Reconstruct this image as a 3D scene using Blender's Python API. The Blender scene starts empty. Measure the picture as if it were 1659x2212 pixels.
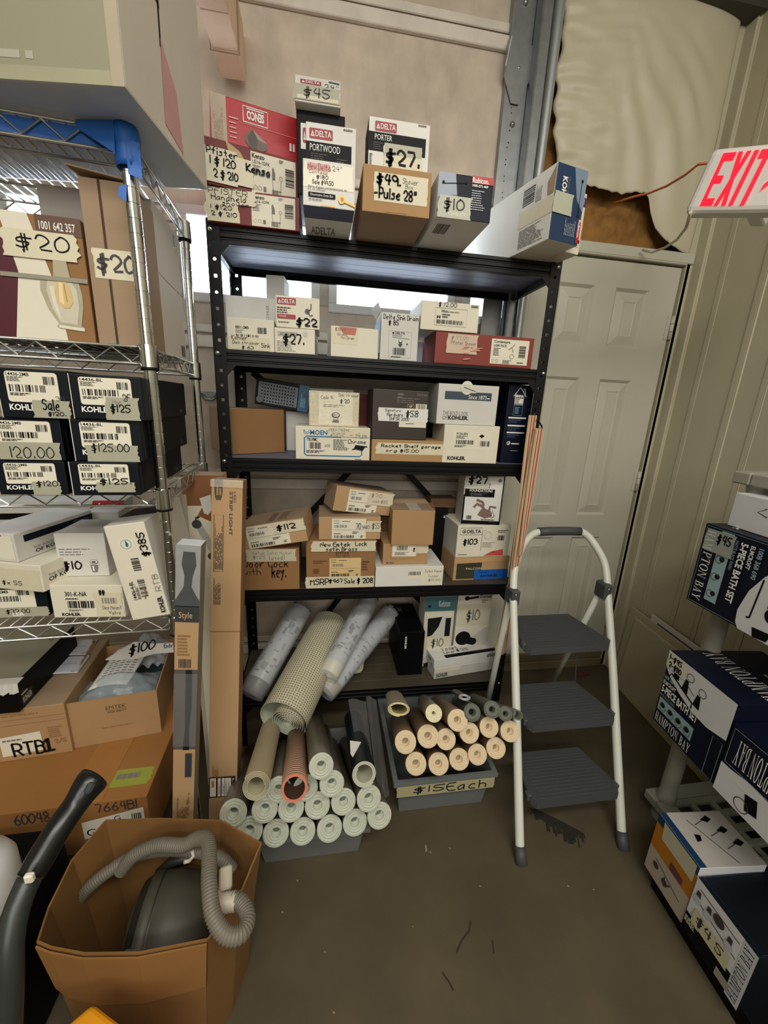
import bpy, bmesh, math, random
import numpy as np
from mathutils import Matrix, Vector
rnd = random.Random(11)
C = bpy.context.scene.collection
H = 1.4
# ---------------------------------------------------------------- camera
CX, CY, F = 829.5, 1106.0, 855.0
PITCH, ROLL, YAW = math.radians(15.2), math.radians(-2.7), math.radians(9.4)
def _cam():
    cp, sp = math.cos(PITCH), math.sin(PITCH)
    b = np.array([[1, 0, 0], [0, -sp, -cp], [0, cp, -sp]])
    cr, sr = math.cos(ROLL), math.sin(ROLL)
    m = np.array([[cr, sr, 0], [-sr, cr, 0], [0, 0, 1]]) @ b
    c, s = math.cos(YAW), math.sin(YAW)
    return m @ np.array([[c, -s, 0], [s, c, 0], [0, 0, 1]])
CM = _cam()
EYE = np.array([0, 0, H])
def ray(p): return CM.T @ np.array([(p[0] - CX) / F, (p[1] - CY) / F, 1.0])
def atY(p, Y): r = ray(p); return EYE + r * (Y / r[1])
def atX(p, X): r = ray(p); return EYE + r * (X / r[0])
def atZ(p, Z): r = ray(p); return EYE + r * ((Z - H) / r[2])
def atPlane(p, o, n): r = ray(p); return EYE + r * (float(np.dot(o - EYE, n)) / float(np.dot(r, n)))
cd = bpy.data.cameras.new('camera'); co = bpy.data.objects.new('camera', cd); C.objects.link(co)
cd.sensor_fit = 'HORIZONTAL'; cd.sensor_width = 36; cd.lens = F / 1659 * 36; cd.clip_start = .02
R = CM.T
co.matrix_world = Matrix(((R[0, 0], -R[0, 1], -R[0, 2], 0), (R[1, 0], -R[1, 1], -R[1, 2], 0), (R[2, 0], -R[2, 1], -R[2, 2], H), (0, 0, 0, 1)))
bpy.context.scene.camera = co

# ---------------------------------------------------------------- materials
def lin(c):
    o = []
    for v in c[:3]:
        v /= 255.0
        o.append(v / 12.92 if v <= .04045 else ((v + .055) / 1.055) ** 2.4)
    return (*o, 1.0)
_M = {}
def mat(col, rough=.6, metal=0.0, kind='plain', var=.10, scale=18.0, bump=0.0, emit=0.0, alpha=1.0, trans=0.0, spec=.5, ior=1.45):
    key = (tuple(col), rough, metal, kind, var, scale, bump, emit, alpha, trans, spec)
    if key in _M: return _M[key]
    m = bpy.data.materials.new('%s_%d_%d_%d' % (kind, *col[:3])); m.use_nodes = True
    nt = m.node_tree; N = nt.nodes; L = nt.links; b = N['Principled BSDF']
    b.inputs['Roughness'].default_value = rough; b.inputs['Metallic'].default_value = metal
    b.inputs['Specular IOR Level'].default_value = spec
    c = lin(col)
    if emit:
        b.inputs['Emission Color'].default_value = c; b.inputs['Emission Strength'].default_value = emit
    if trans:
        b.inputs['Transmission Weight'].default_value = trans; b.inputs['IOR'].default_value = ior
    if alpha < 1: b.inputs['Alpha'].default_value = alpha
    b.inputs['Base Color'].default_value = c
    _M[key] = m
    if var <= 0 and not bump: return m
    tc = N.new('ShaderNodeTexCoord'); nz = N.new('ShaderNodeTexNoise')
    nz.inputs['Scale'].default_value = scale; nz.inputs['Detail'].default_value = 5
    L.new(tc.outputs['Object'], nz.inputs['Vector'])
    mx = N.new('ShaderNodeMix'); mx.data_type = 'RGBA'
    mx.inputs['A'].default_value = tuple(x * (1 - var) for x in c[:3]) + (1,)
    mx.inputs['B'].default_value = tuple(min(1, x * (1 + var)) for x in c[:3]) + (1,)
    fac = nz.outputs['Fac']
    if kind == 'card':      # corrugated board: faint flute lines plus blotches
        wv = N.new('ShaderNodeTexWave'); wv.inputs['Scale'].default_value = 60; wv.inputs['Distortion'].default_value = .6
        wv.bands_direction = 'Z'; L.new(tc.outputs['Object'], wv.inputs['Vector'])
        mm = N.new('ShaderNodeMath'); mm.operation = 'MULTIPLY_ADD'; mm.inputs[1].default_value = .05
        L.new(wv.outputs['Fac'], mm.inputs[0]); L.new(nz.outputs['Fac'], mm.inputs[2]); fac = mm.outputs[0]
    if kind == 'worn':      # scratches and grime with a shape of their own
        n2 = N.new('ShaderNodeTexNoise'); n2.inputs['Scale'].default_value = scale * .35; n2.inputs['Detail'].default_value = 9; n2.inputs['Roughness'].default_value = .75
        mp = N.new('ShaderNodeMapping'); mp.inputs['Scale'].default_value = (1, 1, .25)
        L.new(tc.outputs['Object'], mp.inputs['Vector']); L.new(mp.outputs['Vector'], n2.inputs['Vector'])
        mm = N.new('ShaderNodeMath'); mm.operation = 'ADD'; L.new(nz.outputs['Fac'], mm.inputs[0]); L.new(n2.outputs['Fac'], mm.inputs[1])
        m2 = N.new('ShaderNodeMath'); m2.operation = 'MULTIPLY_ADD'; m2.inputs[1].default_value = 1.6; m2.inputs[2].default_value = -1.1
        L.new(mm.outputs[0], m2.inputs[0]); m2.use_clamp = True; fac = m2.outputs[0]
    L.new(fac, mx.inputs['Factor']); L.new(mx.outputs['Result'], b.inputs['Base Color'])
    if bump:
        bp = N.new('ShaderNodeBump'); bp.inputs['Strength'].default_value = bump; bp.inputs['Distance'].default_value = .004
        L.new(fac, bp.inputs['Height']); L.new(bp.outputs['Normal'], b.inputs['Normal'])
    return m
def clear(col=(235, 240, 245), op=.25, rough=.12):
    """thin clear plastic film"""
    key = ('clear', col, op, rough)
    if key in _M: return _M[key]
    m = bpy.data.materials.new('clear_plastic'); m.use_nodes = True
    nt = m.node_tree; N = nt.nodes; L = nt.links; b = N['Principled BSDF']; out = N['Material Output']
    b.inputs['Base Color'].default_value = lin(col); b.inputs['Roughness'].default_value = rough
    tr = N.new('ShaderNodeBsdfTransparent'); mx = N.new('ShaderNodeMixShader')
    nz = N.new('ShaderNodeTexNoise'); nz.inputs['Scale'].default_value = 22; nz.inputs['Detail'].default_value = 4
    tc = N.new('ShaderNodeTexCoord'); L.new(tc.outputs['Object'], nz.inputs['Vector'])
    bp = N.new('ShaderNodeBump'); bp.inputs['Strength'].default_value = .5; bp.inputs['Distance'].default_value = .01
    L.new(nz.outputs['Fac'], bp.inputs['Height']); L.new(bp.outputs['Normal'], b.inputs['Normal'])
    mx.inputs['Fac'].default_value = op
    L.new(tr.outputs[0], mx.inputs[1]); L.new(b.outputs[0], mx.inputs[2]); L.new(mx.outputs[0], out.inputs['Surface'])
    _M[key] = m; return m

CARD = mat((172, 136, 94), .85, kind='card', var=.10, scale=9, bump=.07)
CARD2 = mat((180, 146, 106), .85, kind='card', var=.10, scale=9, bump=.07)
CARDD = mat((144, 106, 66), .85, kind='card', var=.14, scale=7, bump=.07)
CARDG = mat((156, 132, 106), .85, kind='card', var=.12, scale=9, bump=.07)
WHITE = mat((222, 221, 214), .55, var=.05)
WHITEG = mat((206, 204, 196), .6, var=.07)
CREAM = mat((222, 216, 196), .6, var=.06)
PAPER = mat((226, 220, 200), .7, var=.05)
TAPE = mat((214, 206, 178), .45, var=.06, scale=40)
TAPEG = mat((168, 166, 146), .4, var=.10, scale=40)
INK = mat((16, 15, 18), .6, var=0, spec=.2)
INK2 = mat((62, 58, 58), .6, var=0)
GREYT = mat((120, 116, 110), .7, var=0)
REDD = mat((112, 34, 30), .55, var=.10)
REDX = mat((128, 46, 34), .55, var=.10)
RED = mat((180, 14, 26), .4, var=.06)
LOGO = mat((150, 20, 36), .45, var=.05)
NAVY = mat((11, 17, 36), .45, var=.12, spec=.22)
NAVYK = mat((12, 17, 25), .45, var=.2, spec=.22)
TEALB = mat((22, 52, 84), .4, var=.1)
BLACKB = mat((7, 7, 9), .5, var=.2, spec=.18)
WH = mat((236, 236, 230), .5, var=0)
BLACKM = mat((7, 7, 9), .42, metal=.0, var=.2, spec=.3)
CHROME = mat((196, 198, 196), .16, metal=1.0, var=.04)
GALV = mat((150, 154, 156), .38, metal=.85, kind='worn', var=.14, scale=30)
BLUET = mat((22, 92, 176), .5, var=.12, scale=60)

# ---------------------------------------------------------------- mesh builder
class MB:
    def __init__(s): s.v = []; s.f = []; s.mi = []; s.sm = []; s.mats = []
    def m(s, mt):
        if mt not in s.mats: s.mats.append(mt)
        return s.mats.index(mt)
    def poly(s, pts, mt, smooth=False):
        n = len(s.v); s.v += [tuple(p) for p in pts]; s.f.append(tuple(range(n, n + len(pts)))); s.mi.append(s.m(mt)); s.sm.append(smooth)
    def add(s, verts, faces, mt, smooth=False, M=None):
        n = len(s.v); k = s.m(mt)
        s.v += [tuple((M @ Vector(p)) if M is not None else p) for p in verts]
        for f in faces: s.f.append(tuple(i + n for i in f)); s.mi.append(k); s.sm.append(smooth)
    def box(s, x0, x1, y0, y1, z0, z1, mt, M=None):
        v = [(x0, y0, z0), (x1, y0, z0), (x1, y1, z0), (x0, y1, z0), (x0, y0, z1), (x1, y0, z1), (x1, y1, z1), (x0, y1, z1)]
        s.add(v, [(0, 3, 2, 1), (4, 5, 6, 7), (0, 1, 5, 4), (1, 2, 6, 5), (2, 3, 7, 6), (3, 0, 4, 7)], mt, M=M)
    def bar(s, a, b, w, t, mt, up=(0, 0, 1)):
        """rectangular bar from a to b, width w (sideways), thickness t (along up)"""
        a = Vector(a); b = Vector(b); d = (b - a).normalized(); u = Vector(up)
        sd = d.cross(u)
        if sd.length < 1e-6: sd = Vector((1, 0, 0))
        sd.normalize(); u = sd.cross(d)
        q = [sd * (i * w / 2) + u * (j * t / 2) for i, j in ((-1, -1), (1, -1), (1, 1), (-1, 1))]
        v = [a + x for x in q] + [b + x for x in q]
        s.add(v, [(3, 2, 1, 0), (4, 5, 6, 7), (0, 1, 5, 4), (1, 2, 6, 5), (2, 3, 7, 6), (3, 0, 4, 7)], mt)
    def tube(s, pts, r, mt, n=12, caps=True, smooth=True, closed=False):
        P = [Vector(p) for p in pts]; rs = r if isinstance(r, (list, tuple)) else [r] * len(P)
        rings = []; prev = None
        for i, p in enumerate(P):
            if closed: t = P[(i + 1) % len(P)] - P[i - 1]
            else: t = P[min(i + 1, len(P) - 1)] - P[max(i - 1, 0)]
            t.normalize()
            if prev is None:
                a = Vector((0, 0, 1)) if abs(t.z) < .9 else Vector((1, 0, 0))
                u = t.cross(a).normalized()
            else:
                u = prev - t * prev.dot(t); u.normalize()
            prev = u; w = t.cross(u)
            rings.append([p + (u * math.cos(2 * math.pi * k / n) + w * math.sin(2 * math.pi * k / n)) * rs[i] for k in range(n)])
        base = len(s.v); k = s.m(mt)
        for rg in rings: s.v += [tuple(x) for x in rg]
        m = len(rings)
        for i in range(m if closed else m - 1):
            for j in range(n):
                a = base + i * n + j; b_ = base + i * n + (j + 1) % n; c = base + ((i + 1) % m) * n + (j + 1) % n; d = base + ((i + 1) % m) * n + j
                s.f.append((a, b_, c, d)); s.mi.append(k); s.sm.append(smooth)
        if caps and not closed:
            s.f.append(tuple(base + j for j in reversed(range(n)))); s.mi.append(k); s.sm.append(False)
            s.f.append(tuple(base + (m - 1) * n + j for j in range(n))); s.mi.append(k); s.sm.append(False)
    def lathe(s, o, d, prof, n=24, up=None):
        """prof: list of (distance along d, radius, material of the band that ends here)"""
        o = Vector(o); d = Vector(d).normalized(); a = Vector((0, 0, 1)) if abs(d.z) < .9 else Vector((1, 0, 0))
        u = d.cross(a).normalized(); w = d.cross(u); prev = None
        for t, r, mt, sm in prof:
            base = len(s.v)
            s.v += [tuple(o + d * t + (u * math.cos(2 * math.pi * k / n) + w * math.sin(2 * math.pi * k / n)) * r) for k in range(n)]
            if prev is not None:
                k = s.m(mt)
                for j in range(n): s.f.append((prev + j, prev + (j + 1) % n, base + (j + 1) % n, base + j)); s.mi.append(k); s.sm.append(sm)
            prev = base
    def build(s, name, parent=None, origin=None, bevel=0.0, M=None, solid=0.0, seg=1):
        me = bpy.data.meshes.new(name)
        v = s.v
        if origin is not None: ox, oy, oz = origin; v = [(a - ox, b - oy, c - oz) for a, b, c in v]
        me.from_pydata(v, [], s.f)
        for m_ in s.mats: me.materials.append(m_)
        me.polygons.foreach_set('material_index', s.mi); me.polygons.foreach_set('use_smooth', s.sm); me.update()
        o = bpy.data.objects.new(name, me); C.objects.link(o)
        if parent is not None: o.parent = parent
        if M is not None: o.matrix_world = M
        elif origin is not None: o.location = origin
        if bevel:
            md = o.modifiers.new('bevel', 'BEVEL'); md.width = bevel; md.segments = seg; md.limit_method = 'ANGLE'
        if solid:
            md = o.modifiers.new('solidify', 'SOLIDIFY'); md.thickness = solid; md.offset = 0
        return o
def tag(o, label=None, cat=None, group=None, kind=None):
    if label: o['label'] = label
    if cat: o['category'] = cat
    if group: o['group'] = group
    if kind: o['kind'] = kind
    return o
def thing(name, label, cat, loc=(0, 0, 0), group=None, M=None):
    o = bpy.data.objects.new(name, None); C.objects.link(o)
    if M is not None: o.matrix_world = M
    else: o.location = loc
    o.empty_display_size = .05
    return tag(o, label, cat, group)

# ---------------------------------------------------------------- lettering
_T = {}
def text_mesh(s, bold):
    k = (s, bold)
    if k in _T: return _T[k]
    cu = bpy.data.curves.new('lettering', 'FONT'); cu.body = s; cu.resolution_u = 2
    if bold: cu.offset = bold
    ob = bpy.data.objects.new('lettering', cu); C.objects.link(ob)
    dg = bpy.context.evaluated_depsgraph_get(); ev = ob.evaluated_get(dg); me = ev.to_mesh()
    v = [(p.co.x, p.co.y) for p in me.vertices]; f = [tuple(p.vertices) for p in me.polygons]
    ev.to_mesh_clear(); bpy.data.objects.remove(ob); bpy.data.curves.remove(cu)
    x0 = min(p[0] for p in v); x1 = max(p[0] for p in v); y0 = min(p[1] for p in v); y1 = max(p[1] for p in v)
    v = [((a - x0) / max(1e-6, x1 - x0), (b - y0) / max(1e-6, y1 - y0)) for a, b in v]
    _T[k] = (v, f); return _T[k]
GLY = {'A': '022952|1444', 'B': '0209|0939485746360606|0646544202', 'C': '5839190704123253', 'D': '0209|093957543202', 'E': '59090252|0646', 'F': '590902|0646',
 'G': '58391907041232535535', 'H': '0209|5952|0656', 'I': '2922', 'J': '4943321203', 'K': '0209|590552', 'L': '090252', 'M': '0209255952', 'N': '02095259',
 'O': '290704123254573929', 'P': '0209|0949574505', 'Q': '290704123254573929|3452', 'R': '0209|0949574505|2552', 'S': '5839190716465443321203', 'T': '0959|2922',
 'U': '090412325459', 'V': '092259', 'W': '0912254259', 'X': '0952|5902', 'Y': '0925|592522', 'Z': '09590252',
 'a': '462604122244|4642', 'b': '0902|052646432203', 'c': '46260412 42', 'd': '462604122244|4942', 'e': '044446260412 42', 'f': '49392722|0646', 'g': '462604122244|4641201001',
 'h': '0902|05264542', 'i': '2622|2829', 'j': '361100|3839', 'k': '0902|4604|1542', 'l': '2922', 'm': '0602|05162522|25364542', 'n': '0602|05264542', 'o': '260412324536 26',
 'p': '0600|052646432303', 'q': '462604122244|4640', 'r': '0602|042646', 's': '46161535432202', 't': '292332|0646', 'u': '060312324346|4642', 'v': '062246', 'w': '0612244246',
 'x': '0642|4602', 'y': '061446|4610', 'z': '06460242', '0': '290704123254573929', '1': '2922', '2': '07193957450252', '3': '0819395746 36|3654432203', '4': '290555|4942',
 '5': '5909063654321203', '6': '491604123253453605', '7': '095922', '8': '3919072654421204365739', '9': '5745250719395752', '$': '5737170615454422 03|2120|2921|3931', '.': '2223',
 '-': '0545', '#': '1219|3239|0555|0757', '"': '1917|3937', '/': '0259', '(': '392732', ')': '192712', ',': '2321', ':': '2324|2627', "'": '2927', ' ': ''}
def strokes(s, jit=.25, seed=0):
    r = random.Random(seed * 77 + len(s)); out = []; x = 0.0
    for ch in s:
        g = GLY.get(ch, '')
        if ch == ' ': x += 3.2; continue
        narrow = ch in "1lIi.'," 
        for pl in g.split('|'):
            d = pl.replace(' ', '')
            pts = [(int(d[i]) + r.uniform(-jit, jit) - (1.4 if narrow else 0) + x, int(d[i + 1]) + r.uniform(-jit, jit)) for i in range(0, len(d) - 1, 2)]
            if len(pts) > 2:
                q = [pts[0]]
                for a, b in zip(pts[:-1], pts[1:]):
                    q += [(a[0] * .72 + b[0] * .28, a[1] * .72 + b[1] * .28), (a[0] * .28 + b[0] * .72, a[1] * .28 + b[1] * .72)]
                q.append(pts[-1]); pts = q
            if pts: out.append(pts)
        x += 2.6 if narrow else 6.4
    return out
def ribbon(pts, w):
    """outline quads of a stroked polyline (2d)"""
    n = len(pts); L = []; Rr = []
    for i in range(n):
        a = pts[max(i - 1, 0)]; b = pts[min(i + 1, n - 1)]; dx, dy = b[0] - a[0], b[1] - a[1]; l = math.hypot(dx, dy) or 1
        nx, ny = -dy / l * w, dx / l * w; ex = ey = 0
        if i == 0: ex, ey = -dx / l * w * .6, -dy / l * w * .6
        if i == n - 1: ex, ey = dx / l * w * .6, dy / l * w * .6
        L.append((pts[i][0] + nx + ex, pts[i][1] + ny + ey)); Rr.append((pts[i][0] - nx + ex, pts[i][1] - ny + ey))
    return [(Rr[i], Rr[i + 1], L[i + 1], L[i]) for i in range(n - 1)]
def _ring(cx, cy, rx, ry, ix, iy, a0=0, a1=360, n=20):
    P = []
    for k in range(n):
        t0, t1 = math.radians(a0 + (a1 - a0) * k / n), math.radians(a0 + (a1 - a0) * (k + 1) / n)
        P.append([(cx + ix * math.cos(t0), cy + iy * math.sin(t0)), (cx + rx * math.cos(t0), cy + ry * math.sin(t0)), (cx + rx * math.cos(t1), cy + ry * math.sin(t1)), (cx + ix * math.cos(t1), cy + iy * math.sin(t1))])
    return P
def _rc(a, b, c, d): return [(a, b), (c, b), (c, d), (a, d)]
SER = {'H': (.80, [_rc(.10, 0, .24, 1), _rc(.56, 0, .70, 1), _rc(.24, .47, .56, .53)] + [_rc(a, b, a + .30, b + .045) for a in (.02, .48) for b in (0, .955)]),
 'A': (.80, [[(.10, 0), (.16, 0), (.42, 1), (.37, 1)], [(.52, 0), (.70, 0), (.44, 1), (.36, 1)], _rc(.22, .30, .56, .35), _rc(0, 0, .26, .045), _rc(.44, 0, .80, .045)]),
 'M': (1.0, [_rc(.10, 0, .15, 1), _rc(.74, 0, .88, 1), [(.10, 1), (.26, 1), (.52, .02), (.46, .02)], [(.46, .02), (.52, .02), (.78, 1), (.72, 1)]] + [_rc(.02, 0, .24, .045), _rc(.66, 0, .97, .045), _rc(.02, .955, .2, 1), _rc(.78, .955, .97, 1)]),
 'P': (.68, [_rc(.10, 0, .24, 1), _rc(.02, 0, .34, .045), _rc(.02, .955, .36, 1), _rc(.24, .42, .36, .47)] + _ring(.34, .71, .30, .29, .16, .24, -90, 90, 12)),
 'T': (.76, [_rc(.31, 0, .45, 1), _rc(.04, .945, .72, 1), _rc(.22, 0, .54, .045), [(.04, 1), (.04, .74), (.08, .74), (.12, .95)], [(.72, 1), (.72, .74), (.68, .74), (.64, .95)]]),
 'O': (.88, _ring(.44, .5, .41, .52, .25, .46, 0, 360, 26)),
 'N': (.86, [_rc(.10, 0, .15, 1), _rc(.70, 0, .75, 1), [(.10, 1), (.26, 1), (.75, 0), (.68, 0)]] + [_rc(.02, 0, .24, .045), _rc(.60, .955, .84, 1), _rc(.02, .955, .2, 1)]),
 'B': (.72, [_rc(.10, 0, .24, 1), _rc(.02, 0, .34, .045), _rc(.02, .955, .34, 1)] + _ring(.34, .75, .27, .25, .13, .20, -90, 90, 10) + _ring(.34, .27, .33, .27, .18, .22, -90, 90, 10)),
 'Y': (.80, [_rc(.33, 0, .47, .45), [(.33, .42), (.47, .42), (.22, 1), (.06, 1)], [(.38, .44), (.45, .40), (.72, 1), (.66, 1)], _rc(.24, 0, .56, .045), _rc(0, .955, .30, 1), _rc(.56, .955, .80, 1)]), ' ': (.35, [])}
EPS = .00025
class Face:
    """paints flat print on one face; coordinates are fractions of the face"""
    def __init__(s, mb, o, u, v, w, h, box=None, lift=None):
        s.mb = mb; s.o = Vector(o); s.u = Vector(u); s.v = Vector(v); s.n = s.u.cross(s.v); s.ww = w; s.hh = h; s.box = box; s.k = lift if lift is not None else [1]
    def up(s): s.k[0] += 1; return s.k[0] * EPS
    def P(s, x, y, e): return s.o + s.u * (x * s.ww) + s.v * (y * s.hh) + s.n * e
    def part(s, name, label=None):
        mb = MB(); f = Face(mb, s.o, s.u, s.v, s.ww, s.hh, s.box, s.k); s.box.parts.append((name, mb, label)); return f
    def poly(s, pts, mt):
        e = s.up(); s.mb.poly([s.P(x, y, e) for x, y in pts], mt); return s
    def r(s, x0, y0, x1, y1, mt): return s.poly([(x0, y0), (x1, y0), (x1, y1), (x0, y1)], mt)
    def torn(s, x0, y0, x1, y1, mt, seed=1, j=.012):
        q = random.Random(seed); n = 7
        L = [(x0 + q.uniform(-j, j) * 1.6, y0 + (y1 - y0) * i / n) for i in range(n + 1)]; Rr = [(x1 + q.uniform(-j, j) * 1.6, y0 + (y1 - y0) * i / n) for i in range(n + 1)]
        e = s.up(); k = s.mb.m(mt)
        for i in range(n): s.mb.poly([s.P(*L[i], e), s.P(*Rr[i], e), s.P(*Rr[i + 1], e), s.P(*L[i + 1], e)], mt)
        return s
    def rr(s, x0, y0, x1, y1, mt, rad=.03):
        a = s.hh / s.ww; pts = []
        for cx, cy, t0 in ((x1 - rad * a, y0 + rad, -90), (x1 - rad * a, y1 - rad, 0), (x0 + rad * a, y1 - rad, 90), (x0 + rad * a, y0 + rad, 180)):
            for k in range(5):
                t = math.radians(t0 + k * 22.5); pts.append((cx + rad * a * math.cos(t), cy + rad * math.sin(t)))
        return s.poly(pts, mt)
    def circ(s, x, y, rad, mt, ry=None, n=20, ring=0):
        a = s.hh / s.ww; ry = ry or rad
        if ring:
            e = s.up(); P = [[s.P(x + q * a * math.cos(2 * math.pi * k / n), y + q * ry / rad * math.sin(2 * math.pi * k / n), e) for k in range(n)] for q in (rad, rad * ring)]
            for k in range(n): s.mb.poly([P[1][k], P[0][k], P[0][(k + 1) % n], P[1][(k + 1) % n]], mt)
            return s
        return s.poly([(x + rad * a * math.cos(2 * math.pi * k / n), y + ry * math.sin(2 * math.pi * k / n)) for k in range(n)], mt)
    def line(s, pts, w, mt):
        """w is a fraction of the face height"""
        e = s.up(); q = [(x * s.ww, y * s.hh) for x, y in pts]
        for quad in ribbon(q, w * s.hh / 2): s.mb.poly([s.o + s.u * a + s.v * b + s.n * e for a, b in quad], mt)
        return s
    def frame(s, x0, y0, x1, y1, w, mt): return s.line([(x0, y0), (x1, y0), (x1, y1), (x0, y1), (x0, y0)], w, mt)
    def _map(s, p, x0, y0, x1, y1, rot):
        a, b = p
        if rot == 90: a, b = 1 - b, a
        elif rot == 180: a, b = 1 - a, 1 - b
        elif rot == 270: a, b = b, 1 - a
        return (x0 + a * (x1 - x0), y0 + b * (y1 - y0))
    def t(s, x0, y0, x1, y1, txt, mt=None, bold=0.0, rot=0, skew=0.0):
        mt = mt or INK; v, f = text_mesh(txt, bold); e = s.up(); V = []
        for p in v:
            q = s._map(p, x0, y0, x1, y1, rot); V.append(s.P(q[0], q[1] + skew * (q[0] - x0), e))
        s.mb.add(V, f, mt); return s
    def h(s, x0, y0, x1, y1, txt, mt=None, wd=.45, rot=0, seed=0, jit=.25):
        """handwriting stretched into a rectangle; wd = half stroke width in glyph units"""
        mt = mt or INK; st = strokes(txt, jit, seed); xs = [p[0] for l in st for p in l]; ys = [p[1] for l in st for p in l]
        X0, X1, Y0, Y1 = min(xs), max(xs), min(ys), max(ys); e = s.up()
        W = (x1 - x0) * s.ww; Hh = (y1 - y0) * s.hh
        if rot in (90, 270): W, Hh = Hh, W
        for l in st:
            q = [((a - X0) / max(X1 - X0, 1e-3) * W, (b - Y0) / max(Y1 - Y0, 1e-3) * Hh) for a, b in l]
            for quad in ribbon(q, wd * (1.2 if wd < .5 else .98) * Hh / 8):
                pts = [s._map((a / W, b / Hh), x0, y0, x1, y1, rot) for a, b in quad]
                s.mb.poly([s.P(a, b, e) for a, b in pts], mt)
        return s
    def ser(s, x0, y0, x1, y1, txt, mt=None, rot=0):
        """roman capitals with serifs stretched into a rectangle"""
        W = sum(SER[c][0] + .08 for c in txt) - .08; x = 0.0; e = s.up()
        for c in txt:
            for pg in SER[c][1]:
                q = [s._map(((x + a) / W, b), x0, y0, x1, y1, rot) for a, b in pg]; s.mb.poly([s.P(a, b, e) for a, b in q], mt)
            x += SER[c][0] + .08
        return s
    def bars(s, x0, y0, x1, y1, mt=None, seed=3, vert=False, n=32):
        mt = mt or INK; q = random.Random(seed); e = s.up(); t = 0.0; w = [q.choice((1, 1, 2, 3)) for _ in range(n)]; tot = sum(w)
        for i, k in enumerate(w):
            a = t / tot; b = (t + k) / tot; t += k
            if i % 2: continue
            if vert: pts = [(x0, y0 + a * (y1 - y0)), (x1, y0 + a * (y1 - y0)), (x1, y0 + b * (y1 - y0)), (x0, y0 + b * (y1 - y0))]
            else: pts = [(x0 + a * (x1 - x0), y0), (x0 + b * (x1 - x0), y0), (x0 + b * (x1 - x0), y1), (x0 + a * (x1 - x0), y1)]
            s.mb.poly([s.P(x, y, e) for x, y in pts], mt)
        return s
    def tl(s, x0, y0, x1, y1, rows, mt=None, seed=5, fill=.55, vert=False):
        """rows of unreadably small print"""
        mt = mt or INK2; q = random.Random(seed); e = s.up(); dh = 1.0 / rows
        for i in range(rows):
            t = 0.0; end = q.uniform(.6, 1.0)
            while t < end:
                l = min(q.uniform(.06, .2), end - t); a, b, c, d = t, t + l, 1 - (i + 1) * dh + dh * (1 - fill) / 2, 1 - i * dh - dh * (1 - fill) / 2
                if vert: pts = [(x0 + (1 - c) * (x1 - x0), y0 + a * (y1 - y0)), (x0 + (1 - c) * (x1 - x0), y0 + b * (y1 - y0)), (x0 + (1 - d) * (x1 - x0), y0 + b * (y1 - y0)), (x0 + (1 - d) * (x1 - x0), y0 + a * (y1 - y0))]
                else: pts = [(x0 + a * (x1 - x0), y0 + c * (y1 - y0)), (x0 + b * (x1 - x0), y0 + c * (y1 - y0)), (x0 + b * (x1 - x0), y0 + d * (y1 - y0)), (x0 + a * (x1 - x0), y0 + d * (y1 - y0))]
                s.mb.poly([s.P(x, y, e) for x, y in pts], mt); t += l + .03
        return s

# ---------------------------------------------------------------- boxes
def qframe(q, psi=0.0, X=None, Y=None, Z=None, free=False, zs=None, ztop=None):
    """local frame of a box whose front face covers pixels TL,TR,BR,BL: origin front bottom left, x right, y into depth, z up"""
    TL, TR, BR, BL = q; c, s = math.cos(math.radians(psi)), math.sin(math.radians(psi))
    u = np.array([c, s, 0.0]); n = np.array([s, -c, 0.0])
    o = atY(BL, Y) if Y is not None else atX(BL, X) if X is not None else atZ(BL, Z)
    tl, tr, br, bl = [atPlane(p, o, n) for p in (TL, TR, BR, BL)]
    if free:
        uu = (br - bl) + (tr - tl); uu /= np.linalg.norm(uu); vv = np.cross(uu, -n); vv = vv if vv[2] > 0 else -vv
        ctr = (tl + tr + br + bl) / 4
    else: uu = u; vv = np.array([0, 0, 1.0]); ctr = (tl + tr + br + bl) / 4
    d = lambda p, a: float(np.dot(p - ctr, a))
    x0 = (d(tl, uu) + d(bl, uu)) / 2; x1 = (d(tr, uu) + d(br, uu)) / 2
    y0 = (d(bl, vv) + d(br, vv)) / 2; y1 = (d(tl, vv) + d(tr, vv)) / 2
    if zs is not None: y0 = zs - ctr[2]
    if ztop is not None: y1 = ztop - ctr[2]
    org = ctr + uu * x0 + vv * y0
    M = Matrix(((uu[0], -n[0], vv[0], org[0]), (uu[1], -n[1], vv[1], org[1]), (uu[2], -n[2], vv[2], org[2]), (0, 0, 0, 1)))
    return M, x1 - x0, y1 - y0
class Box:
    pass
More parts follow.
